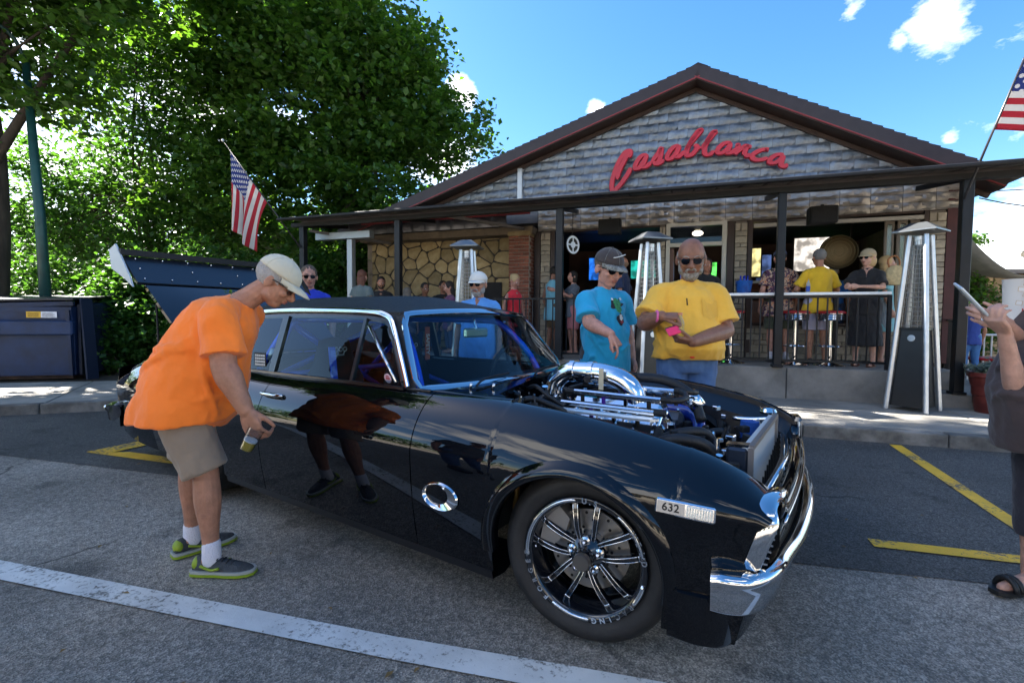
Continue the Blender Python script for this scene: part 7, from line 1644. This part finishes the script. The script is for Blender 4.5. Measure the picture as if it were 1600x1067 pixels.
# plastic cup in his hand
T = thing('plastic_cup', 'clear plastic cup with a little beer held low by the bending man', 'cup', WORLD, tuple(ray_point(388, 690, 2.12)))
c0 = ray_point(384, 702, 2.12); c1 = ray_point(402, 668, 2.12); ax = (c1-c0).normalized(); CR = ax.to_track_quat('Z', 'Y').to_matrix(); hgt = .115
def cupmb(prof): mb = MB().lathe(prof, n=24); mb.v = [tuple(c0+CR@Vector(v)) for v in mb.v]; return mb
part('cup_wall', cupmb([(0, 0), (.027, 0), (.037, hgt), (.0385, hgt+.001), (.036, hgt), (.026, .003), (0, .003)]), clearmat('cup_plastic', (.82, .86, .9), 1.6), T, True, 40)
part('beer', cupmb([(0, .004), (.0255, .004), (.029, .045), (0, .045)]), mat('beer', (.45, .30, .03), .1), T, True, 40); part('foam', cupmb([(0, .0455), (.029, .0455), (.0295, .052), (0, .052)]), mat('foam', (.7, .7, .66), .6), T, True, 40)
# ---------------------------------------------------------------- man in turquoise pointing at the engine
turq = cloth('turquoise_tshirt', (.010, .30, .52), .05); L2, R2 = (.735, 3.82, 0), 24
q = lambda px, py, d: Lq(px, py, d, L2, R2)
capd = cloth('dark_mesh_cap', (.045, .035, .033), .2); camo = mat('camo_brim', (.06, .06, .045), .8, col2=(.28, .28, .26), vscale=45)
P2 = person('man in turquoise printed shirt, dark cap and sunglasses pointing at the engine', WORLD, L2, rot=R2, H=1.75, girth=1.04, belly=.045, skin='pink', head=(2, 22), hs=1.22, neck_fwd=.03,
    armR=(q(921, 505, 3.62), q(954, 522, 3.40)), armL=(V3(.265, .06, 1.13), V3(.25, -.04, .90)), handR=dict(dir=V3(.30, -.55, -.75), palm=V3(-.1, .3, -1), curls=(22, 70, 75, 75), thumb=15), handL=dict(curl=35), arm_r=1.3,
    top=('tshirt', turq), bottom=('shorts', cloth('dark_shorts', (.03, .03, .035))), shoes=('trainer', shoe_g, M_matb), hair=mat('brown_grey_hair', (.12, .09, .07), .8, bump=1, bscale=160), hat=('cap', capd, camo), glasses='sun', shirt_len=.04)
def blob(cx, cz, rx, rz, n=9, j=.25, seed=1):
    r = random.Random(seed); return [(cx+rx*(1+r.uniform(-j, j))*math.cos(2*PI*k/n), cz+rz*(1+r.uniform(-j, j))*math.sin(2*PI*k/n)) for k in range(n)]
pg = mat('print_green', (.05, .30, .12), .8, col2=(.02, .12, .05), vscale=50); pk = mat('print_dark', (.02, .02, .03), .8); pw_ = mat('print_white', (.6, .62, .6), .8); pr_ = mat('print_red', (.25, .03, .04), .8)
decal(P2, 'shirt_print', pk, [blob(.035, 1.335, .060, .045, 12, .4, 2), blob(.065, 1.215, .038, .045, 12, .3, 3)], P2['shirt'], off=.003)
decal(P2, 'shirt_print', pg, [blob(.038, 1.335, .042, .040, 11, .35, 4), blob(.055, 1.285, .026, .022, 9, .3, 5)], P2['shirt'], off=.005)
decal(P2, 'shirt_print', pw_, [blob(.066, 1.225, .022, .020, 9, .3, 6), blob(-.005, 1.37, .012, .012, 7, .3, 7), blob(.088, 1.375, .012, .012, 7, .3, 8), blob(.064, 1.245, .018, .008, 8, .2, 12)], P2['shirt'], off=.007)
decal(P2, 'shirt_print', pr_, [blob(.070, 1.192, .024, .014, 9, .3, 9)], P2['shirt'], off=.007)
P2['chmb']('cap_swoosh', MB().tube([P2['Hp'](-.045, -.082, .088), P2['Hp'](-.01, -.088, .098), P2['Hp'](.045, -.075, .112)], .0035, 6, sub=3), pw_)
# ---------------------------------------------------------------- man in yellow with pink phone
yel = cloth('yellow_tshirt', (.74, .40, .045), .05); jean = cloth('blue_jeans', (.075, .15, .32), .25); L3, R3 = (1.305, 3.55, 0), -6
q = lambda px, py, d: Lq(px, py, d, L3, R3)
salt = mat('salt_beard', (.20, .17, .14), .85, col2=(.38, .35, .31), vscale=60, bump=1, bscale=220)
P3 = person('big bearded bald man in yellow shirt and jeans holding a pink phone', WORLD, L3, rot=R3, H=1.80, girth=1.22, belly=.075, skin='brown', head=(-12, 20), hs=1.17, neck_fwd=.03,
    armR=(q(1008, 505, 3.46), q(1034, 494, 3.24)), armL=(q(1134, 517, 3.46), q(1082, 534, 3.20)), handR=dict(dir=V3(1, -.35, .0), palm=V3(.1, .5, -1), curls=(55, 70, 75, 75), thumb=20, thumb_to=V3(0, -1, .3)), handL=dict(dir=V3(-1, -.1, .15), palm=V3(0, .35, 1), curls=(35, 38, 40, 45), thumb=30, thumb_to=V3(0, -1, .3)), arm_r=1.45,
    top=('tshirt', yel), bottom=('trousers', jean), shoes=('trainer', shoe_g, M_matb), hair=salt, hair_style='fringe', beard=salt, glasses='sun', tuck=True)
decal(P3, 'chest_pocket', cloth('yellow_pocket', (.70, .37, .04), .05), [[(.055, 1.36), (.175, 1.355), (.17, 1.24), (.115, 1.215), (.06, 1.24)]], P3['shirt'], off=.004)
P3['chmb']('belt', MB().loft([[P3['T_'](rx*math.cos(a), ry*math.sin(a)-.004, z) for a in np.linspace(0, 2*PI, 36, endpoint=False)] for z, rx, ry in ((.055, .205, .150), (.095, .203, .148))]), mat('belt_leather', (.03, .022, .018), .5), True, 50)
P3['chmb']('wristband', MB().tube([P3['arms'][-1][1]-Vector((.03, -.012, 0))+Vector((0, .034*math.cos(a), .034*math.sin(a))) for a in np.linspace(0, 2*PI, 20, endpoint=False)], .009, 8, closed=True), mat('band_pink', (.65, .12, .30), .5))
def hand_thing(name, label, cat, mb, m, base): me = mb.mesh(name, False, base); 
T = thing('pen', 'dark pen clipped to the pocket of the yellow shirt', 'pen', WORLD, tuple(ray_point(1073, 471, 3.37)))
part('pen_body', MB().tube([ray_point(1073, 466, 3.365), ray_point(1074, 477, 3.36)], .005, 8), M_matb, T, True)
T = thing('phone', 'pink cased phone held by the yellow shirt man', 'phone', WORLD, tuple(ray_point(1052, 518, 3.17)))
c = ray_point(1052, 517, 3.16); Rr = Matrix.Rotation(rad(-18), 3, 'Y')@Matrix.Rotation(rad(-35), 3, 'X'); part('phone_case', MB().obox(c, (.085, .014, .062), Rr, ch=.005), mat('phone_pink', (.75, .03, .12), .35), T); part('phone_screen', MB().obox(c+Rr@Vector((0, .004, .033)), (.078, .016, .006), Rr), M_shade, T)
T = thing('water_bottle', 'small clear plastic bottle held upside of the pink phone by the yellow shirt man', 'bottle', WORLD, tuple(ray_point(1062, 515, 3.20)))
c = ray_point(1062, 520, 3.20); part('bottle_body', MB().lathe([(0, 0), (.028, 0), (.030, .02), (.027, .035), (.030, .05), (.030, .07), (.014, .105), (.014, .12), (0, .12)], tuple(c), n=20), clearmat('pet_plastic', (.75, .8, .8), 2.0), T, True, 40); part('bottle_cap', MB().lathe([(0, .118), (.016, .118), (.016, .135), (0, .135)], tuple(c), n=16), mat('cap_orange', (.5, .18, .10), .4), T, True, 40)
T = thing('car_key', 'red key fob hanging from the jeans pocket of the yellow shirt man', 'key', WORLD, tuple(ray_point(1082, 556, 3.36)))
part('fob', MB().ell(ray_point(1082, 556, 3.33), (.024, .008, .018)), mat('fob_red', (.7, .03, .02), .4), T, True); part('cord', MB().tube([ray_point(1064, 551, 3.36), ray_point(1072, 549, 3.35), ray_point(1078, 553, 3.34)], .003, 6, sub=3), M_matb, T, True)
# ---------------------------------------------------------------- people behind the car
lblue = cloth('light_blue_shirt', (.10, .30, .66), .08); dkhair = mat('dark_hair', (.018, .014, .012), .7, bump=.8, bscale=150); brhair = mat('auburn_hair', (.10, .035, .018), .6, bump=.8, bscale=120); blond = mat('blond_hair', (.48, .33, .16), .55, bump=.8, bscale=120); whhair = mat('white_hair', (.50, .48, .45), .8, bump=1, bscale=160)
blk = cloth('black_tshirt', (.012, .012, .014)); navy = cloth('navy_shirt', (.015, .028, .075)); dkj = cloth('dark_jeans', (.03, .045, .09))
def back(px, dist, z): p = at_px(px, 500, dist); return (p[0], p[1], z)
P4 = person('bearded man in open light blue shirt, white cap and sunglasses behind the car roof', WORLD, back(748, 5.3, 0), rot=-14, H=1.72, girth=1.08, belly=.05, skin='tan', head=(-8, 8), hs=1.10, detail=1, top=('shirt', lblue), bottom=('shorts', khaki), hair=whhair, hat=('cap', mat('white_cap', (.62, .60, .55), .8)), beard=mat('grey_beard', (.32, .30, .28), .85, bump=1, bscale=200), glasses='sun')
decal(P4, 'open_collar', SK['tan'], [[(-.045, 1.475), (.045, 1.475), (.02, 1.38), (.0, 1.33)]], P4['shirt'], off=.004)
person('man in royal blue shirt and sunglasses standing between raised trunk lid and roof', WORLD, back(484, 6.0, 0), rot=18, H=1.86, girth=1.1, skin='pink', head=(8, 8), hs=1.08, detail=1, top=('shirt', cloth('royal_shirt', (.012, .035, .42))), bottom=('trousers', dkj), hair=mat('cropped_hair', (.10, .07, .05), .8, bump=.8, bscale=160), glasses='sun')
Z = .56
person('woman with long auburn hair in grey top seated under the awning, back to the camera', WORLD, back(566, 8.5, Z), rot=165, H=1.66, girth=.95, female=True, skin='fair', sit=.72, detail=0, top=('blouse', cloth('grey_blouse', (.09, .12, .12))), bottom=('trousers', dkj), hair=brhair, hair_style='long', sleeve='cap')
person('dark haired bearded man in black tee seated before the stone wall', WORLD, back(596, 9.6, Z), rot=15, H=1.74, skin='tan', sit=.66, detail=0, head=(0, 15), top=('tshirt', blk), bottom=('trousers', dkj), hair=dkhair, beard=dkhair)
person('man with shaved head and black tee seated by the stone wall', WORLD, back(664, 9.4, Z), rot=20, H=1.70, skin='brown', sit=.55, detail=0, head=(20, 10), top=('tshirt', blk), bottom=('trousers', dkj), hair=dkhair, hair_style='short')
person('grey haired person low between the black post and the shaved man', WORLD, back(636, 9.2, Z), rot=170, H=1.58, skin='tan', sit=.50, detail=0, top=('blouse', cloth('mauve_blouse', (.12, .10, .14))), bottom=('trousers', dkj), hair=mat('ash_hair', (.16, .14, .12), .8, bump=.8), hair_style='bob', female=True)
person('woman with long black hair seated left of the patio heater', WORLD, back(703, 8.9, Z), rot=-60, H=1.62, skin='pink', sit=.58, detail=0, head=(-10, 12), female=True, top=('blouse', cloth('plum_blouse', (.09, .03, .08))), bottom=('trousers', dkj), hair=dkhair, hair_style='long')
person('man in dark clothes half hidden behind the black haired woman', WORLD, back(692, 9.9, Z), rot=30, H=1.76, skin='brown', sit=.60, detail=0, top=('tshirt', blk), bottom=('trousers', dkj), hair=dkhair)
person('blond woman in red sleeveless top looking down beside the brick pier', WORLD, back(803, 8.4, Z), rot=38, H=1.64, skin='pink', sit=.66, detail=1, head=(12, 28), female=True, top=('tank_top', cloth('red_tank', (.62, .02, .035))), sleeve='none', bottom=('trousers', dkj), hair=blond, hair_style='bun', hs=1.05)
person('man in sleeveless pale blue shirt and brown shorts leaning at the porch rail', WORLD, back(864, 9.0, Z), rot=128, H=1.64, girth=1.05, skin='brown', detail=1, head=(10, 6), top=('sleeveless_shirt', cloth('pale_blue_shirt', (.16, .40, .50))), sleeve='none', shirt_len=.10, bottom=('shorts', cloth('brown_shorts', (.10, .06, .03))), hair=dkhair, shoes=('trainer', shoe_g, M_matb),
    armR=(V3(-.26, -.06, 1.02), V3(-.10, -.34, 1.06)))
person('person in pink shorts holding a drink, mostly behind the turquoise shirt man', WORLD, back(895, 8.9, Z), rot=-70, H=1.55, skin='pink', detail=0, female=True, top=('blouse', cloth('grey_top', (.10, .12, .15))), bottom=('shorts', cloth('pink_shorts', (.45, .16, .17))), hair=dkhair, hair_style='bob', armR=(V3(-.2, -.15, 1.05), V3(-.12, -.40, 1.18)), armL=(V3(.2, -.15, 1.05), V3(.12, -.42, 1.16)))
person('man with cropped hair in navy shirt behind the middle patio heater', WORLD, back(972, 8.2, Z), rot=-120, H=1.72, girth=1.06, skin='tan', detail=1, head=(-5, 5), hs=1.05, top=('tshirt', navy), bottom=('trousers', dkj), hair=mat('fair_stubble', (.22, .14, .09), .9, bump=.6), hair_style='fringe', glasses='clear')
person('woman with dark hair looking over the shoulder of the yellow shirt man', WORLD, back(1102, 7.8, Z), rot=-15, H=1.66, skin='tan', detail=0, female=True, top=('blouse', blk), bottom=('trousers', cloth('lilac_trousers', (.30, .28, .42))), hair=dkhair, hair_style='long')
# floral shirt, built as a bright cell pattern
def floral():
    m = bpy.data.materials.new('floral_cloth'); m.use_nodes = True; n = m.node_tree.nodes; l = m.node_tree.links; b = n['Principled BSDF']; b.inputs['Roughness'].default_value = .8
    t = n.new('ShaderNodeTexCoord'); nt = n.new('ShaderNodeTexNoise'); nt.inputs['Scale'].default_value = 15; nt.inputs['Detail'].default_value = 3; nt.inputs['Distortion'].default_value = 1.5; l.new(t.outputs['Object'], nt.inputs['Vector'])
    r = n.new('ShaderNodeValToRGB'); l.new(nt.outputs[0], r.inputs[0]); r.color_ramp.interpolation = 'CONSTANT'; e = r.color_ramp.elements; e[0].position = 0; e[0].color = (.03, .012, .015, 1); e[1].position = .40; e[1].color = (.10, .03, .09, 1)
    for p, c in ((.46, (.02, .015, .02)), (.51, (.45, .36, .26)), (.555, (.42, .12, .03)), (.62, (.55, .48, .38)), (.67, (.04, .02, .03))): q = e.new(p); q.color = (*c, 1)
    l.new(r.outputs[0], b.inputs['Base Color']); return m
person('person in dark floral shirt and olive shorts behind the awning post, seen from behind', WORLD, back(1216, 7.5, Z), rot=172, H=1.76, girth=1.15, skin='pink', detail=1, head=(0, 8), hs=1.04, top=('floral_shirt', floral()), bottom=('shorts', cloth('olive_shorts', (.045, .055, .035))), hair=dkhair, hat=('cap', navy), socks=mat('white_sock', (.6, .6, .6)), shoes=('trainer', mat('white_shoe', (.5, .5, .5), .6), M_matb), shirt_len=.06, armL=(V3(-.27, -.05, 1.16), V3(-.24, -.28, 1.06)) if False else None)
person('grey haired person in yellow polo and white shorts, back to the camera', WORLD, back(1277, 7.25, Z), rot=176, H=1.74, girth=1.10, skin='tan', detail=1, hs=1.04, top=('polo_shirt', cloth('gold_polo', (.68, .42, .02))), bottom=('shorts', cloth('white_shorts', (.42, .40, .52))), hair=mat('steel_hair', (.20, .19, .18), .8, bump=1, bscale=150), shoes=('trainer', shoe_g, M_matb), armR=(V3(-.30, -.05, 1.12), V3(-.22, -.30, 1.05)), armL=(V3(.30, -.05, 1.12), V3(.22, -.30, 1.05)))
person('white haired person in blue shirt inside the bar left of the blond woman', WORLD, back(1300, 8.8, Z), rot=140, H=1.68, skin='tan', detail=0, top=('tshirt', cloth('mid_blue_shirt', (.01, .10, .32))), bottom=('trousers', dkj), hair=whhair)
P9 = person('blond woman in tan cap, sunglasses and long black dress leaning on the white rail', WORLD, back(1352, 6.85, Z), rot=-42, H=1.68, girth=1.0, female=True, skin='fair', detail=1, head=(-25, 5), hs=1.05, top=('dress_top', blk), sleeve='short', bottom=('skirt', blk), hair=blond, hair_style='bob', hat=('cap', mat('tan_cap', (.40, .32, .20), .85)), glasses='sun', shoes=('sandal', mat('sandal_brown', (.12, .05, .03), .6)),
    armR=(V3(-.22, -.12, 1.15), V3(-.20, -.36, 1.13)), armL=(V3(.20, -.14, 1.12), V3(-.06, -.34, 1.13)), handL=dict(curl=55), handR=dict(curl=45))
decal(P9, 'neckline', SK['fair'], [[(-.07, 1.42), (.07, 1.42), (.0, 1.27)]], P9['shirt'], off=.004)
person('person in pale aqua shirt standing behind the blond woman in black', WORLD, back(1380, 7.35, Z), rot=60, H=1.66, girth=1.0, skin='fair', detail=0, top=('blouse', cloth('aqua_blouse', (.22, .48, .52))), shirt_len=.25, bottom=('shorts', cloth('aqua_shorts', (.25, .30, .33))), hair=blond, hair_style='bob', female=True)
# straw bag on her shoulder
sb_ = ray_point(1398, 430, 6.75); T = thing('straw_bag', 'cream straw shoulder bag behind the blond woman in black', 'bag', WORLD, tuple(sb_)); part('bag_body', MB().loft([[sb_+Vector((w_*math.cos(a), .07*math.sin(a), z)) for a in np.linspace(0, 2*PI, 16, endpoint=False)] for z, w_ in ((-.14, .10), (-.13, .16), (0, .15), (.10, .10), (.13, .06))]), mat('straw', (.50, .40, .22), .9, var=.2, vscale=30, bump=1, bscale=90), T, True, 50)
part('bag_handle', MB().tube([sb_+Vector(v) for v in ((-.08, 0, .10), (-.10, 0, .22), (0, -.0, .27), (.06, 0, .2), (.06, 0, .11))], .012, 8, sub=4), mat('bag_strap', (.30, .12, .04), .7), T, True)
# right side: two small figures beyond the railing
person('child in blue tee and blue capri trousers beyond the right porch post', WORLD, back(1518, 7.8, .3), rot=160, H=1.22, skin='tan', detail=0, top=('tshirt', cloth('child_blue_tee', (.02, .05, .25))), bottom=('capris', cloth('capri_denim', (.04, .13, .32))), hair=blond, shoes=('sandal', M_matb))
person('child in red shirt and blue shorts behind the short side railing', WORLD, back(1484, 8.1, .3), rot=150, H=1.25, skin='tan', detail=0, top=('tshirt', cloth('child_red_tee', (.40, .02, .03))), bottom=('capris', cloth('child_blue_shorts', (.01, .04, .45))), hair=brhair)
# ---------------------------------------------------------------- near person at the right edge with phone and cup
brn = cloth('brown_grey_top', (.050, .033, .032), .12); dkp = cloth('dark_capris', (.022, .020, .028)); L5, R5 = (2.37, 2.00, 0), -88
q = lambda px, py, d: Lq(px, py, d, L5, R5)
P5 = person('person in dark brown top and black capris at the right edge using a white phone', WORLD, L5, rot=R5, H=1.66, girth=1.15, belly=.115, female=True, skin='fair', head=(0, 25), hs=1.05, top=('blouse', brn), sleeve='short', bottom=('capris', dkp), hair=whhair, hair_style='bob', hat=('sunhat', mat('straw_hat', (.40, .33, .22), .9, bump=1, bscale=80)), glasses='sun', shirt_len=.06, arm_r=1.2,
    shoes=('sandal', mat('black_sandal', (.012, .012, .012), .5)), armR=(q(1590, 620, 1.98), q(1570, 520, 1.93)), armL=(q(1650, 590, 2.15), q(1572, 505, 2.05)),
    handR=dict(dir=V3(.15, -.62, .5), palm=V3(.1, .1, 1), curls=(50, 48, 45, 45), thumb=45), handL=dict(dir=V3(-.1, -.9, .25), palm=V3(-.9, 0, .4), curls=(30, 32, 35, 40), thumb=30, thumb_to=V3(0, 0, 1)),
    legs={-1: (V3(-.10, -.02, .47), V3(-.10, -.02, .09), 5), 1: (V3(.12, .0, .47), V3(.12, .05, .09), 0)})
T = thing('smartphone', 'white smartphone held tilted by the person at the right edge', 'phone', WORLD, tuple(ray_point(1518, 470, 1.95)))
a_, b_ = ray_point(1496, 446, 1.96), ray_point(1541, 492, 1.96); part('phone_body', MB().bar(a_, b_, .078, .010, up=(.6, -.5, .62), ch=.004), mat('phone_white', (.5, .52, .52), .25), T); part('phone_camera', MB().ell(a_.lerp(b_, .12)+Vector((-.004, -.008, -.003)), (.006, .006, .006)), M_shade, T, True)
cc = ray_point(1594, 474, 2.16); T = thing('paper_bag', 'white fast food cup with small red square logo held at the right edge', 'cup', WORLD, tuple(cc))
part('cup_wall', MB().lathe([(0, -.105), (.052, -.105), (.062, .105), (.064, .108), (.060, .105), (0, .09)], tuple(cc), n=32), mat('paper_cup', (.62, .60, .58), .6), T, True, 40)
T.name = 'paper_cup'; T_INFO['paper_cup'] = T_INFO['paper_bag']
def on_cup(az, z, w_, h_, m, nm, off=.0015, poly=None):
    R0 = .0571+z*.0476+off; mb = MB(); P_ = poly or [(-w_, -h_), (w_, -h_), (w_, h_), (-w_, h_)]; vs = []
    for (u, v_) in P_: a = rad(az)+u/R0; vs.append((cc.x+R0*math.cos(a), cc.y+R0*math.sin(a), cc.z+z+v_))
    mb.add(vs, [tuple(range(len(vs)))]); return part(nm, mb, m, T)
on_cup(-112, -.040, .018, .016, mat('logo_red', (.50, .02, .015), .5), 'logo_square')
def arch(x0): return [(x0-.0065, -.009), (x0-.0045, .004), (x0-.0015, .009), (x0+.0015, .009), (x0+.0045, .004), (x0+.0065, -.009), (x0+.0042, -.009), (x0+.002, .004), (x0, .006), (x0-.002, .004), (x0-.0042, -.009)]
for x0 in (-.0065, .0065): on_cup(-112, -.040, 0, 0, mat('logo_yellow', (.70, .38, .01), .5), 'logo_arch', .003, arch(x0))
for az, z, s_ in ((-135, .06, .012), (-118, .085, .014), (-140, .0, .012), (-100, .03, .012), (-122, .035, .010)):
    P_ = [(-s_, -s_*.6), (s_*.8, -s_), (s_, s_*.7), (-s_*.8, s_)]
    on_cup(az, z, 0, 0, mat('cup_print', (.50, .36, .20), .6), 'cup_doodle', .0015, P_); on_cup(az, z, 0, 0, MATS['paper_cup'], 'cup_doodle_fill', .0022, [(x*.82, y*.82) for x, y in P_])
P5['chmb']('ring', MB().tube([P5['arms'][1][1]+Vector((0, -.10, .02))+Vector((.010*math.cos(a), 0, .010*math.sin(a))) for a in np.linspace(0, 2*PI, 12, endpoint=False)], .002, 6, closed=True), M_pol)
# person whose hand just enters at the left edge
L6 = (-1.86, 1.30, 0)
person('person in jeans almost outside the left edge, only a hand in view', WORLD, L6, rot=90, H=1.70, girth=1.0, skin='pink', detail=1, top=('tshirt', cloth('plain_grey_tee', (.12, .12, .13))), bottom=('trousers', jean), hair=dkhair, shoes=('trainer', shoe_g, M_matb),
    armR=(V3(-.20, -.02, 1.0), V3(-.05, -.22, .72)), handR=dict(dir=V3(0, -.8, -.5), curl=25))
